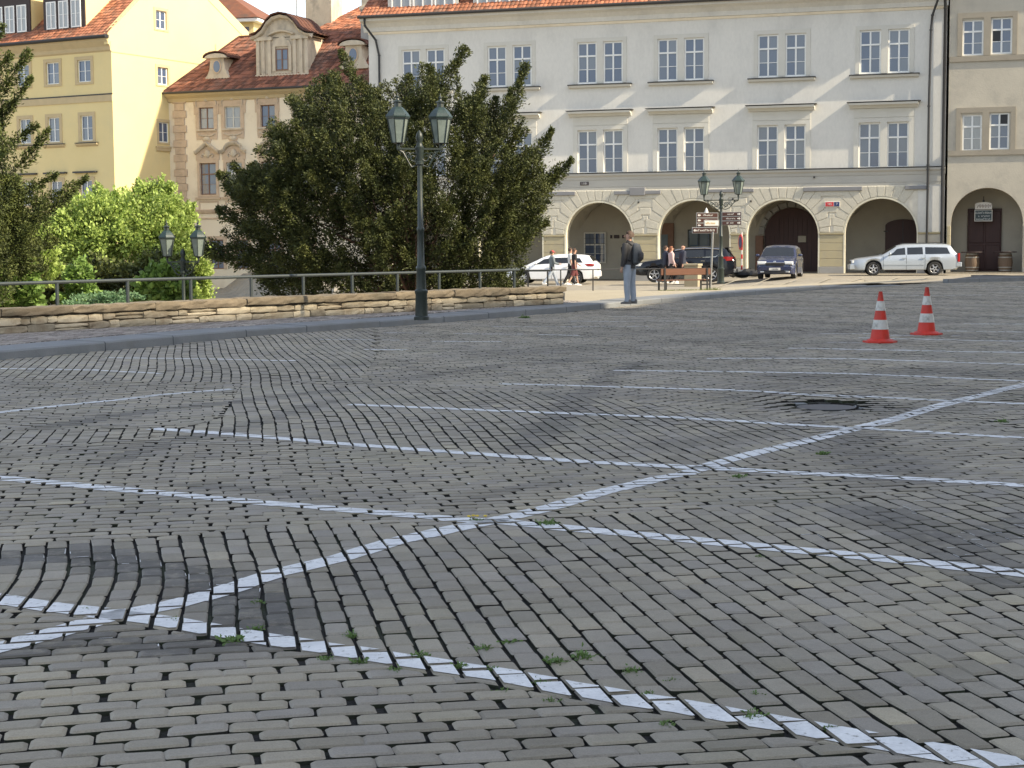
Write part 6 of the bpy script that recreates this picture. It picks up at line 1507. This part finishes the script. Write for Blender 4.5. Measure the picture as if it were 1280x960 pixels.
# ================================================================== PEOPLE
def ring(c, rx, ry, t, seg=10, yaw=0.):
    t = Vector(t).normalized(); x = Vector((math.cos(yaw), math.sin(yaw), 0)); x = (x-t*x.dot(t)).normalized(); y = t.cross(x)
    return [Vector(c)+x*rx*math.cos(2*math.pi*k/seg)+y*ry*math.sin(2*math.pi*k/seg) for k in range(seg)]
def limb(m, pts, rad, seg=10, flat=1., yaw=0.):
    pts = [Vector(p) for p in pts]; rs = []
    for i, p in enumerate(pts):
        t = pts[min(i+1, len(pts)-1)]-pts[max(0, i-1)]; rs.append(ring(p, rad[i], rad[i]*flat, t, seg, yaw))
    m.loft(rs)
def skin_body(name, verts, edges, radii, mt, parent):
    me = bpy.data.meshes.new(name); me.from_pydata(verts, edges, []); o = bpy.data.objects.new(name, me); COL.objects.link(o)
    md = o.modifiers.new('s', 'SKIN'); md.use_smooth_shade = True
    sv = me.skin_vertices[0].data if me.skin_vertices else None
    for i, r in enumerate(radii): sv[i].radius = r if isinstance(r, tuple) else (r, r); sv[i].use_root = (i == 0)
    ss = o.modifiers.new('u', 'SUBSURF'); ss.levels = 1; ss.render_levels = 1
    dg = bpy.context.evaluated_depsgraph_get(); nm = bpy.data.meshes.new_from_object(o.evaluated_get(dg)); bpy.data.objects.remove(o)
    nm.materials.clear(); nm.materials.append(M[mt]); nm.polygons.foreach_set('use_smooth', [True]*len(nm.polygons)); nm.name = name
    return link_mesh(name, nm, parent)
def person(loc, rz, label, h=1.76, top='jacket', legs='jeans', shoes='shoe', hair='hairb', stride=0., arms=((0,0),(0,0)), head_turn=0., build=1., shorts=False, tee=False, backpack=None, cap=None, bag=None, lean=0., longhair=False, bald=False, phone=False, skirt=None, coat=None):
    """faces local +Y; arms: (swing forward, elbow bend) in radians for left (-x) and right (+x)"""
    o = empty('person', loc, rz, label, 'person'); k = h/1.76; o.scale = (k*build, k*build, k)
    P = {}
    def leg(s, a):
        hip = Vector((s*.095, 0, .92)); kn = hip+Vector((s*.012, math.sin(a)*.44, -math.cos(a)*.44)); b = a-.35*max(0, -a)*1.6-.06 if a < 0 else a-.08
        an = kn+Vector((0, math.sin(b)*.41, -math.cos(b)*.41)); return hip, kn, an
    legL, legR = leg(-1, stride), leg(1, -stride)
    drop = min(legL[2].z, legR[2].z)-.075
    sh = {}
    ly = lambda z: lean*(z-.92)
    def arm(s, sw, el):
        S = Vector((s*.19, ly(1.43), 1.43)); E = S+Vector((s*.055, math.sin(sw)*.28, -math.cos(sw)*.28)); f = sw+el
        Wr = E+Vector((-s*.01, math.sin(f)*.25, -math.cos(f)*.25)); H = Wr+Vector((-s*.005, math.sin(f+.1)*.09, -math.cos(f+.1)*.09)); return S, E, Wr, H
    aL, aR = arm(-1, *arms[0]), arm(1, *arms[1])
    Z = lambda v: Vector((v.x, v.y, v.z-drop))
    # --- one continuous body grown from a skeleton (fingers included)
    V = [Z(Vector((0, 0, .95)))]; Ed = []; Rd = [(.13, .10)]
    def add(p, r, par): V.append(p); Rd.append(r); Ed.append((par, len(V)-1)); return len(V)-1
    sp = add(Z(Vector((0, ly(1.15), 1.15))), (.125, .09), 0); chs = add(Z(Vector((0, ly(1.36), 1.36))), (.15, .10), sp); nk = add(Z(Vector((0, ly(1.5)+.005, 1.50))), .052, chs)
    yaw = head_turn; fwd = Vector((-math.sin(yaw), math.cos(yaw), 0))
    h1 = add(Z(Vector((0, ly(1.56), 1.565)))+fwd*.02, (.062, .075), nk); h2 = add(Z(Vector((0, ly(1.64), 1.65)))+fwd*.02, (.078, .095), h1); h3 = add(Z(Vector((0, ly(1.7), 1.71)))+fwd*.012, (.06, .075), h2)
    for s, L3 in ((-1, legL), (1, legR)):
        a = add(Z(L3[0]+Vector((0,0,-.06))), .082, 0); b = add(Z(L3[1]), .052, a); c = add(Z(L3[2]), .036, b); add(Z(L3[2]+Vector((s*.01,.07,-.035))), .032, c)
    for s, A4 in ((-1, aL), (1, aR)):
        a = add(Z(A4[0]-Vector((0,0,.02))), .042, chs); b = add(Z(A4[1]), .04, a); c = add(Z(A4[2]), .026, b); hnd = add(Z(A4[3]), (.036, .018), c)
        d = (A4[3]-A4[2]).normalized()
        for q, ln in enumerate((.062, .072, .068, .054)):
            base = A4[3]+Vector((0, (q-1.5)*.019, 0)); f1 = add(Z(base+d*.035), .0095, hnd); add(Z(base+d*ln+Vector((-s*.022, 0, 0))), .008, f1)
        t1 = add(Z(A4[2]+d*.05+Vector((-s*.012, .036, 0))), .010, hnd)
    skin_body('body', [tuple(v) for v in V], Ed, Rd, 'skin', o)
    hc = Z(Vector((0, ly(1.655), 1.655)))+fwd*.02
    # face details
    m = MB(); m.tube([hc+fwd*.088+Vector((0,0,.012)), hc+fwd*.112+Vector((0,0,-.02)), hc+fwd*.09+Vector((0,0,-.028))], [.008,.015,.01], 6); sd = Vector((math.cos(yaw), math.sin(yaw), 0))
    for s in (-1, 1): c_ = hc+sd*s*.082-fwd*.005; m.ellipsoid(c_, (.013,.02,.03), 6, 5)
    m.build('nose_and_ears', M['skin'], o, smooth=True)
    m = MB()
    for s in (-1, 1): m.ellipsoid(hc+sd*s*.034+fwd*.086+Vector((0,0,.012)), (.011,.009,.006), 6, 4)
    m.ellipsoid(hc+fwd*.088+Vector((0,0,-.055)), (.022,.008,.006), 6, 4); m.build('eyes_and_mouth', M['brownwood'], o)
    if not bald:
        m = MB(); c_ = hc+Vector((0,0,.022))-fwd*.014; rr = []
        for e in range(7):
            th = (math.pi*.52)*(1-e/6); r_ = []
            for q in range(14):
                a = 2*math.pi*q/14; d = sd*math.cos(a)+fwd*math.sin(a)*(.9 if math.sin(a) > 0 else 1.08); front = max(0, math.sin(a)); low = (-.055 if front < .3 else .06)*(e == 0)+(.03 if front >= .3 else -.01)*(e == 1)
                r_.append(c_+d*(.096+.012*(1-front))*math.sin(th)+Vector((0,0,.10*math.cos(th)+low)))
            rr.append(r_)
        m.loft(rr); 
        if longhair: limb(m, [hc+Vector((0,0,.03))-fwd*.06, hc-fwd*.085+Vector((0,0,-.08)), hc-fwd*.08+Vector((0,0,-.24)), hc-fwd*.07+Vector((0,0,-.32))], [.07,.085,.07,.03], 10, .5)
        m.build('hair', M[hair], o, smooth=True)
    if cap:
        m = MB(); c_ = hc+Vector((0,0,.03)); m.ellipsoid(c_, (.103,.108,.098), 12, 6, .5, 1.); m.loft([[c_+fwd*.08+sd*x+Vector((0,0,.005)) for x in (-.07,-.03,.03,.07)]+[c_+fwd*.17+sd*x*.8-Vector((0,0,.012)) for x in (.07,.03,-.03,-.07)], [c_+fwd*.08+sd*x+Vector((0,0,.018)) for x in (-.07,-.03,.03,.07)]+[c_+fwd*.17+sd*x*.8 for x in (.07,.03,-.03,-.07)]]); m.build('cap', M[cap], o, smooth=True)
    # trousers
    m = MB(); limb(m, [Z(Vector((0,0,.84))), Z(Vector((0,0,.90))), Z(Vector((0,ly(1.0),1.0))), Z(Vector((0,ly(1.06),1.06)))], [.13,.172,.165,.15], 12, .72)
    for L3 in (legL, legR):
        hip, kn, an = L3; e = kn if shorts else an
        pts = [hip+Vector((0,0,.03)), hip.lerp(kn,.3), hip.lerp(kn,.7), kn+Vector((0,0,.0))]; rad = [.098,.098,.082,.072]
        if not shorts: pts += [kn.lerp(an,.35), kn.lerp(an,.8), an+Vector((0,.01,-.01))]; rad += [.072,.062,.068]
        else: rad = [.10,.105,.10,.10]
        limb(m, [Z(p) for p in pts], rad, 10, 1.05)
    m.build('shorts' if shorts else 'trousers', M[legs], o, smooth=True)
    for L3 in (legL, legR):
        a = Z(L3[2]); m = MB(); m.loft([[(a.x+x*w, a.y+y, a.z+zz) for x, zz in ((-1,-.072),(1,-.072),(1,-.03+t),(.6,.0+t),(-.6,.0+t),(-1,-.03+t))] for y, w, t in ((-.075,.030,.03),(-.05,.04,.045),(0,.042,.04),(.06,.045,.0),(.13,.046,-.018),(.175,.03,-.03))]); m.build('shoe', M[shoes], o, smooth=True)
    # upper garment
    m = MB(); hem = .86 if not tee else .93
    b_ = 1.0 if not tee else .9
    limb(m, [Z(Vector((0,ly(z),z))) for z in (hem,.98,1.12,1.28,1.40,1.46,1.50)], [q*b_ for q in (.195,.185,.178,.205,.215,.16,.075)], 14, .66)
    for A4 in (aL, aR):
        S, E, Wr, H = A4; end = .42 if tee else .97
        pts = [S+Vector((0,0,.045))-(E-S)*.02, S+Vector((0,0,.01)), S.lerp(E,.45)] + ([S.lerp(E,.75)] if tee else [E, E.lerp(Wr,.5), E.lerp(Wr,.98)]); rad = [.045,.078,.066,.07] if tee else [.05,.082,.07,.064,.056,.05]
        limb(m, [Z(p) for p in pts], rad, 10)
    g = m.build('t_shirt' if tee else 'jacket', M[top], o, smooth=True)
    if not tee: m = MB(); limb(m, [Z(Vector((0,ly(1.46),1.46))), Z(Vector((0,ly(1.5),1.505))), Z(Vector((0,ly(1.55)-.01,1.54)))], [.10,.085,.08], 12, .9); m.build('collar', M[top], o, smooth=True)
    if backpack:
        m = MB(); c_ = lambda z: Vector((.02, ly(z)-.15, z)); limb(m, [Z(c_(z)+Vector((0,d,0))) for z, d in ((.98,.02),(1.02,-.02),(1.15,-.045),(1.3,-.04),(1.41,-.02),(1.45,.02))], [.09,.14,.155,.15,.125,.07], 12, .62)
        b = m.build('backpack', M[backpack], o, smooth=True); m = MB()
        limb(m, [Z(c_(z)+Vector((0,d,0))) for z, d in ((1.05,-.11),(1.1,-.14),(1.22,-.145),(1.27,-.12))], [.08,.11,.11,.07], 10, .35); m.build('front_pocket', M['jacket'], b, smooth=True)
        m = MB()
        for s in (-1, 1): m.tube([Z(Vector((s*.11,ly(1.4)-.12,1.42))), Z(Vector((s*.12,ly(1.45)+.0,1.505))), Z(Vector((s*.125,ly(1.35)+.145,1.36))), Z(Vector((s*.15,ly(1.15)+.10,1.12))), Z(Vector((s*.15,-.1,1.05)))], .02, 6)
        m.build('strap', M['cloth_k'], b)
    if bag:
        m = MB(); limb(m, [Z(Vector((.16,-.06,z))) for z in (.78,.82,.98,1.0)], [.07,.11,.10,.05], 10, .5); m.build('shoulder_bag', M[bag], o, smooth=True)
    return o
def pl_at(u, v, z=.1): p = gp(u, v, z); return Vector((p.x, p.y, z))
person(pl_at(787,380,.136), R(58), 'man in charcoal jacket and light jeans with a grey backpack, standing alone near the kerb', 1.72, 'jacket', 'jeans', 'shoe', 'hairb', .03, ((.05,.15),(-.05,.35)), head_turn=.7, build=1.04, backpack='pack')
person(at(690,357.3,75.5), R(-75), 'person in a red cap and grey-green jacket walking past the white car', 1.66, 'cloth_g', 'jeans', 'shoew', 'hairb', .42, ((.4,1.1),(.2,1.2)), cap='cloth_r', bag='cloth_k')
person(at(713,356.8,76.2), R(-80), 'person in a white top, mostly hidden behind the one in the black t-shirt', 1.76, 'cloth_w', 'cloth_k', 'shoew', 'hairb', .3, ((.2,.5),(-.1,.3)), tee=True)
person(at(718,357.3,75.5), R(-75), 'person in black t-shirt and dark shorts walking past the white car', 1.74, 'cloth_k', 'cloth_m', 'shoew', 'hairb', .3, ((.3,.6),(-.15,.25)), tee=True, shorts=True)
person(at(832,354.8,72.4), R(-85), 'person in a navy coat walking leftmost of the trio behind the bench', 1.70, 'cloth_n', 'cloth_k', 'shoew', 'hairb', .35, ((.25,.5),(-.2,.2)), bag='cloth_k')
person(at(839,354.8,72.0), R(-80), 'woman with long reddish hair and pale pink top between two others behind the bench', 1.66, 'cloth_p', 'cloth_k', 'shoew', 'hairr', .3, ((.2,.6),(.0,.4)), longhair=True, tee=False)
person(at(853,354.6,72.2), R(-70), 'bald man in a dark jacket on the right of the trio behind the bench', 1.76, 'cloth_n', 'cloth_k', 'shoew', 'hairb', .38, ((.4,.3),(-.3,.2)), bald=True, build=1.06)

# ================================================================== TREES AND SHRUBS
def leaves(name, C, D, size, aspect, mt, parent, tones, droop=.0):
    """C centres (n,3), D main directions (n,3): one bent leaf of two quads each"""
    n = len(C); D = D/np.linalg.norm(D, axis=1, keepdims=True)
    r = rng.normal(size=(n, 3)); S = np.cross(D, r); S /= np.linalg.norm(S, axis=1, keepdims=True)+1e-9
    sz = size*(.6+.8*rng.random(n))[:, None]
    a = C-D*sz*.5; b = C+D*sz*.5; wv = S*sz*aspect*.5
    Nn = np.cross(D, S)*sz*.18
    V = np.stack([a-wv*.35, a+wv*.35, C+wv+Nn, b+wv*.2, b-wv*.2, C-wv+Nn], 1).reshape(-1, 3)
    i = np.arange(n)*6; Q = np.concatenate([np.stack([i, i+1, i+2, i+5], 1), np.stack([i+5, i+2, i+3, i+4], 1)])
    return link_mesh(name, np_mesh(name, V, [Q], M[mt], dict(tone=np.repeat(tones, 6))), parent)
def plumes(P0, P1, rad, n, curl=.15, needle=.11):
    """sprays of needles along curved axes; returns centres, directions, tones"""
    Cs, Ds, Ts = [], [], []
    for p0, p1, r, k in zip(P0, P1, rad, n):
        ax = p1-p0; L_ = np.linalg.norm(ax); ax = ax/L_; t = rng.random(k)**.8; side = np.cross(ax, [0.3, .2, 1.]); side /= np.linalg.norm(side)+1e-9
        bend = np.array([0, 0, 1.])*curl*L_
        c = p0+np.outer(t*L_, ax)+np.outer((t**2-t), bend)
        # sub-sprays: cluster around a few axes for clumpiness
        m = max(3, k//34); ang = rng.random(m)*2*np.pi; tt = rng.random(m); which = rng.integers(0, m, k)
        u_ = np.cross(ax, [0, 0, 1.]); u_ /= np.linalg.norm(u_)+1e-9; v_ = np.cross(ax, u_)
        prof = (r*(1.1-t)**.45*np.minimum(1, .4+3*t)*(1+.35*np.sin(t*17+k)))[:, None]
        off = (np.outer(np.cos(ang), u_)+np.outer(np.sin(ang), v_))[which]
        rr = (rng.random(k)**.6)[:, None]
        jit = rng.normal(0, .24, (k, 3))
        c = c+(off+jit)*prof*rr
        # droop outwards like yew sprays
        d = ax*1.0+off*.75+rng.normal(0, .35, (k, 3)); d[:, 2] -= .35*rr[:, 0]
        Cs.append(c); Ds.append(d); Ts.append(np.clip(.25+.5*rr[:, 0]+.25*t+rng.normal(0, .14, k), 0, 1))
    return np.concatenate(Cs), np.concatenate(Ds), np.concatenate(Ts)
def inpoly(x, y, P):
    c = False; n = len(P)
    for i in range(n):
        (x1, y1), (x2, y2) = P[i], P[(i+1) % n]
        if (y1 > y) != (y2 > y) and x < (x2-x1)*(y-y1)/(y2-y1)+x1: c = not c
    return c
def conifer(name, label, outline, tips, Yc, depth, base, mt, nb, group=None, dens=1., gaps=(), seed=3):
    random.seed(seed)
    tr = empty(name, (base[0], base[1], base[2]), 0, label, 'tree', group); B = np.array(base)
    P0, P1, rd, nn = [], [], [], []
    cx = sum(p[0] for p in outline)/len(outline); cy = sum(p[1] for p in outline)/len(outline)
    us = [p[0] for p in outline]; vs = [p[1] for p in outline]
    k = 0; W_ = (max(us)-min(us))/2; Hh = (max(vs)-min(vs))/2; mu, mv = (max(us)+min(us))/2, (max(vs)+min(vs))/2
    while k < nb:
        u, v = random.uniform(min(us), max(us)), random.uniform(min(vs), max(vs))
        if not inpoly(u, v, outline): continue
        if any(math.hypot(u-g[0], v-g[1]) < g[2] for g in gaps): continue
        rr = min(1, ((u-mu)/W_)**2*.8+((v-mv)/Hh)**2*.5); dz = depth*math.sqrt(max(.04, 1-rr)); Y = Yc-dz*random.choice((1,1,1,.75,.5,.2,-.3,-.8))*random.uniform(.8,1.05)
        tip = np.array(at(u, v, Y)); org = np.array([B[0]+(tip[0]-B[0])*.3, B[1]+(tip[1]-B[1])*.3, B[2]+(tip[2]-B[2])*.35])
        d = tip-org; d = d/np.linalg.norm(d); d = d*1.0+np.array([0, 0, .22])+rng.normal(0, .32, 3); d /= np.linalg.norm(d); L_ = random.uniform(.8, 1.5)
        P0.append(tip-d*L_*.8); P1.append(tip+d*L_*.2); rd.append(random.uniform(.2, .32)); nn.append(int(600*dens)); k += 1
    for (u, v, u0, v0, yo, r) in tips:
        a, b = np.array(at(u0, v0, Yc+yo)), np.array(at(u, v, Yc+yo)); P0.append(a); P1.append(b); rd.append(r); nn.append(int(1150*dens*np.linalg.norm(b-a)*max(.6, r/.3)))
    C, D, T_ = plumes(P0, P1, rd, nn, .12)
    # inner foliage given low tones for the shade inside the crown
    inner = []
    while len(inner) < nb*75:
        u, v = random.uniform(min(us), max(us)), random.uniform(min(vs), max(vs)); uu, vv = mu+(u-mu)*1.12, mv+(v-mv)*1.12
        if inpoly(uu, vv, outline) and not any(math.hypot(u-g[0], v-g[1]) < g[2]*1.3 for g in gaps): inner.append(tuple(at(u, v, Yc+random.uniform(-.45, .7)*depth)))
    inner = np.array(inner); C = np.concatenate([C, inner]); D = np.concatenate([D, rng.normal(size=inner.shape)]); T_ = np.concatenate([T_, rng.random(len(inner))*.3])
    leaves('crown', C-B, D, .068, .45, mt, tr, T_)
    # trunk and limbs
    m = MB(); m.tube([(0,0,-.1),(.05,0,.8),(-.05,.1,1.8),(.1,0,3.2),(.0,0,4.6)], [.34,.27,.2,.13,.05], 9); m.build('trunk', M['bark'], tr, smooth='all')
    m = MB()
    for q in range(0, len(P1), 9):
        e = (P0[q]-B)*.9; s0 = np.array([0, 0, random.uniform(.4, 2.6)]); mid = s0*.5+e*.5+np.array([0, 0, -.3]); m.tube([s0, mid, e], [.06,.035,.01], 5)
    m.build('limbs', M['bark'], tr, smooth='all')
    return tr
yo = [(282,240),(292,218),(322,205),(335,170),(358,138),(380,112),(410,90),(440,95),(478,112),(500,92),(535,82),(556,90),(575,108),(596,98),(612,128),(632,108),(650,150),(658,185),(684,195),(688,225),(672,262),(664,300),(655,330),(640,362),(300,362),(318,335),(300,318),(285,300),(290,270)]
yt = [(583,58,520,150,-0.5,0.325),(606,94,585,180,-0.3,0.3),(657,78,622,180,0,0.3),(691,160,648,235,0,0.275),(716,198,650,255,0.2,0.3125),(686,276,640,300,0,0.3125),(425,62,470,150,0,0.275),(410,95,450,170,0.3,0.3125),(362,120,400,190,0,0.325),
 (338,165,390,220,0,0.35),(272,215,330,260,0,0.325),(290,203,335,250,0.3,0.275),(312,205,345,250,0,0.3),(270,260,330,290,0,0.325),(240,305,330,320,-0.4,0.3375),(262,318,330,330,-0.6,0.25),(512,92,500,165,0.3,0.325),(540,84,530,160,0.5,0.275),(470,110,470,180,0,0.375),(620,120,610,200,0.3,0.3),(700,210,650,280,0.1,0.3),(640,110,615,190,-0.2,0.25),(668,185,630,250,-0.2,0.275)]
ytb = np.array([*at(520, 372, 45.5)[:2], -.6])
conifer('yew_tree', 'huge dark spreading yew behind the wall in the centre, with upswept branch tips', yo, yt, 45.5, 3.6, ytb, 'yew', 470, 'yew trees', .95, gaps=((447,292,7),(470,190,0),(560,190,8)))
lo_ = [(-90,40),(-30,60),(8,150),(12,190),(20,210),(45,245),(62,250),(60,290),(45,320),(20,345),(-20,350),(-90,350)]
lt = [(38,62,-10,130,0,.2),(14,66,-20,110,.2,.22),(40,95,5,140,-.2,.16),(48,155,-5,190,0,.18),(62,160,20,215,.1,.17),(110,222,40,258,0,.2),(72,215,20,240,.2,.18),(20,128,-30,160,0,.2),(90,240,40,275,-.2,.2),(72,300,20,310,0,.22),(60,335,10,330,0,.2),(5,30,-30,90,0,.2)]
ltb = np.array([*at(-60, 390, 37.5)[:2], -1.6])
conifer('yew_tree', 'yew reaching in from the left edge above the bright shrubs', lo_, lt, 37.5, 1.6, ltb, 'yew2', 120, 'yew trees', .9, seed=5)

def shrub(name, label, cat, blobs, base, mt, leaf, n, aspect=.7, group=None, stems=5, up=.4):
    """blobs: (u, v, Y, radius m, flatten)"""
    o = empty(name, base, 0, label, cat, group); B = np.array(base); C = []; D = []; T_ = []
    tot = sum(b[3]**2 for b in blobs)
    for (u, v, Y, r, fl) in blobs:
        c = np.array(at(u, v, Y)); k = int(n*r*r/tot); cl = max(8, k//45); q = rng.normal(size=(cl, 3)); q /= np.linalg.norm(q, axis=1, keepdims=True); q *= (.55+.62*rng.random((cl, 1))); w = rng.integers(0, cl, k)
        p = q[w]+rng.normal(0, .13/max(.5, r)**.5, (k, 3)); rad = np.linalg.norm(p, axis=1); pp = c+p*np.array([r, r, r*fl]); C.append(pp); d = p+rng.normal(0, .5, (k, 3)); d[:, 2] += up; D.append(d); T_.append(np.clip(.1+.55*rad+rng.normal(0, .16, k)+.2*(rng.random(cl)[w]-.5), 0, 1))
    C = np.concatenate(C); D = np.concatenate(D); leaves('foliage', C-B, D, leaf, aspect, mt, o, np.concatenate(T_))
    m = MB()
    if n > 20000:
        for q in range(60):
            b = blobs[q % len(blobs)]; a0 = random.uniform(-2.2, 2.2); c0 = np.array(at(b[0], b[1], b[2]))-B; r = b[3]; d = np.array([math.sin(a0)*.8, random.uniform(-.6,.2), math.cos(a0*.6)]); d /= np.linalg.norm(d)
            p0, p1 = c0+d*r*.8, c0+d*r*(1.05+random.random()*.3)+np.array([0,0,.1]); k = 60; t = rng.random(k); Cc = p0+np.outer(t, p1-p0)+rng.normal(0, .035, (k, 3)); leaves('shoot', Cc, rng.normal(size=(k, 3))+d, leaf*.9, aspect, mt, o, .4+.5*rng.random(k))['kind'] = 'stuff'
    for q in range(stems):
        b = blobs[q % len(blobs)]; e = np.array(at(b[0], b[1], b[2]))-B; m.tube([(random.uniform(-.15,.15), random.uniform(-.1,.1), 0), tuple(e*.5+np.array([0,0,-.1])), tuple(e)], [.05,.035,.015], 5)
    m.build('stems', M['bark'], o); return o
Yb = 50
shrub('deciduous_shrub', 'large bright yellow-green shrub rising in the middle of the left planting', 'shrub',
 [(150,310,Yb,1.25,.9),(120,290,Yb,1.1,.9),(185,290,Yb,1.05,.95),(95,310,Yb,.95,.9),(205,280,Yb+.5,.85,1.0),(165,268,Yb+.4,.8,.85),(215,310,Yb,.8,1.1),(100,275,Yb+.4,.7,.8),(70,300,Yb,.8,.9),(195,250,Yb+.6,.55,1.0),(222,285,Yb+.6,.55,1.1),(178,243,Yb+.7,.28,1.1),(208,247,Yb+.7,.3,1.),(232,268,Yb+.8,.3,1.2),(140,262,Yb+.5,.7,.7),(60,290,Yb,.5,.9)], (*at(150,380,Yb)[:2], -2.2), 'bush', .10, 42000)
shrub('columnar_shrub', 'tall fresh green leafy bush right beside the sunken street lamp', 'shrub', [(240,330,Yb+2,.55,1.6),(243,365,Yb+2,.5,1.5),(228,310,Yb+2,.5,1.2),(232,380,Yb+1.5,.5,1)], (*at(240,395,Yb+2)[:2], -2.2), 'bush', .10, 11000)
shrub('leafy_bush', 'glossy broad-leaved bush behind the railing left of the sunken lamp', 'shrub', [(200,352,45,.5,.9),(190,368,45,.55,.7),(215,365,45,.5,.9),(210,347,45,.35,.9)], (*at(200,392,45)[:2], -2.2), 'bush2', .15, 3800, .9, 'low bushes behind the wall')
shrub('leafy_bush', 'rounded fresh green bush behind the railing at the left frame edge', 'shrub', [(12,362,38,.7,.8),(-20,350,38,.8,.9),(35,372,38,.45,.7),(18,340,38.5,.5,.9),(0,325,38.8,.6,.9)], (*at(12,395,38)[:2], -2.0), 'bush2', .13, 6500, .9, 'low bushes behind the wall')
shrub('leafy_bush', 'small upright lime green bush between the railing posts under the large shrub', 'shrub', [(100,348,39,.32,1.2),(103,362,39,.3,1.),(96,375,39,.35,.8)], (*at(100,392,39)[:2], -2.0), 'bush2', .10, 2600, .8, 'low bushes behind the wall')
shrub('spreading_conifer', 'low blue-green spreading conifer just above the wall coping', 'shrub', [(120,378,38,.5,.35),(150,374,38,.45,.4),(95,384,37,.4,.35),(135,388,37.5,.6,.3),(170,388,38,.5,.3)], (*at(130,398,38)[:2], -1.9), 'bush3', .08, 5200, .4, 'low bushes behind the wall', up=.0)
shrub('leafy_bush', 'yellow-green bush at the left edge below the yew branches', 'shrub', [(25,305,44,.8,1),(-15,310,44,.9,1),(55,330,44,.5,.9)], (*at(20,395,44)[:2], -2.2), 'bush', .12, 6500, .7, 'low bushes behind the wall')
# dark ivy hedge that fills the shade under the shrubs
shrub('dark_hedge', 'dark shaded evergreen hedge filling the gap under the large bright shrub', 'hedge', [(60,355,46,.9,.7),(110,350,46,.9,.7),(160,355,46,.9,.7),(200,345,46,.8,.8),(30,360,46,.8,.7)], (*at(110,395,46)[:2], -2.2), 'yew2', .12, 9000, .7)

# ------------------------------------------------------------------ weeds in the joints
weeds = [(323,757,.06),(290,806,.09),(408,828,.06),(112,767,.05),(320,791,.07),(215,781,.05),(440,799,.07),(449,831,.07),(495,840,.06),(527,823,.07),(575,836,.07),(604,814,.075),(617,838,.05),(639,806,.06),(630,866,.05),(674,855,.05),(729,824,.09),(695,830,.09),(790,841,.07),(810,869,.05),(840,852,.05),(687,878,.06),(830,906,.06),(684,657,.11),(597,652,.07),(942,896,.08),(1039,911,.05),(949,697,.05),(944,869,.045),(656,398,.2),(1253,527,.1),(1028,570,.1),(925,598,.09)]
wh_ = [(597,652),(684,657)]
for i, (u, v, r) in enumerate(weeds):
    p = gp(u, v, -.01); n = int(26+r*500); z0 = float(ground_z(p.x, p.y))
    r *= .62; q = rng.normal(0, .42, (n, 3))*r; q[:, 2] = np.abs(q[:, 2])*.45
    o = leaves('weed', q, q+rng.normal(0, .3, (n, 3))*r+np.array([0, 0, .2*r]), r*.34, .55, 'weed', None, rng.random(n)); o.location = (p.x, p.y, z0-.006)
    if u == 656: lab = 'largest weed, growing at the foot of the kerb under the yew'
    elif u in (684,): lab = 'bushy weed just right of where the long diagonal line crosses a bay line'
    elif r > .08 and v > 800: lab = 'one of the two fuller weeds in the joints along the nearest white line'
    elif u in (597,): lab = 'weed with yellow flowers exactly where two white lines cross'
    elif u == 1253: lab = 'faint weed in the joints near the right frame edge'
    elif u == 1028: lab = 'faint weed in the joints below the manhole hollow'
    elif v < 600: lab = 'faint weed in the cobble joints in the middle distance'
    elif u == 290: lab = 'fullest weed at the lower left crossing, below the white line'
    elif u == 112: lab = 'weed on the bay line left of the lower left crossing'
    elif u == 949: lab = 'small weed just below the second bay line, right of centre'
    elif 860 <= u: lab = 'small weed in the joints at the lower right end of the nearest white line'
    elif u < 420: lab = 'small weed in the joints near the lower left crossing of the white lines'
    else: lab = 'small weed in the joints along the nearest white line'
    tag(o, lab, 'weed', 'weeds growing in the cobble joints')
    if u == 597:
        m = MB()
        for k in range(4): m.ellipsoid((random.uniform(-.05,.05), random.uniform(-.03,.03), .035), (.012,.012,.006), 6, 4)
        m.build('flower', mat('yellow petals', (.7,.5,.05), .6), o)
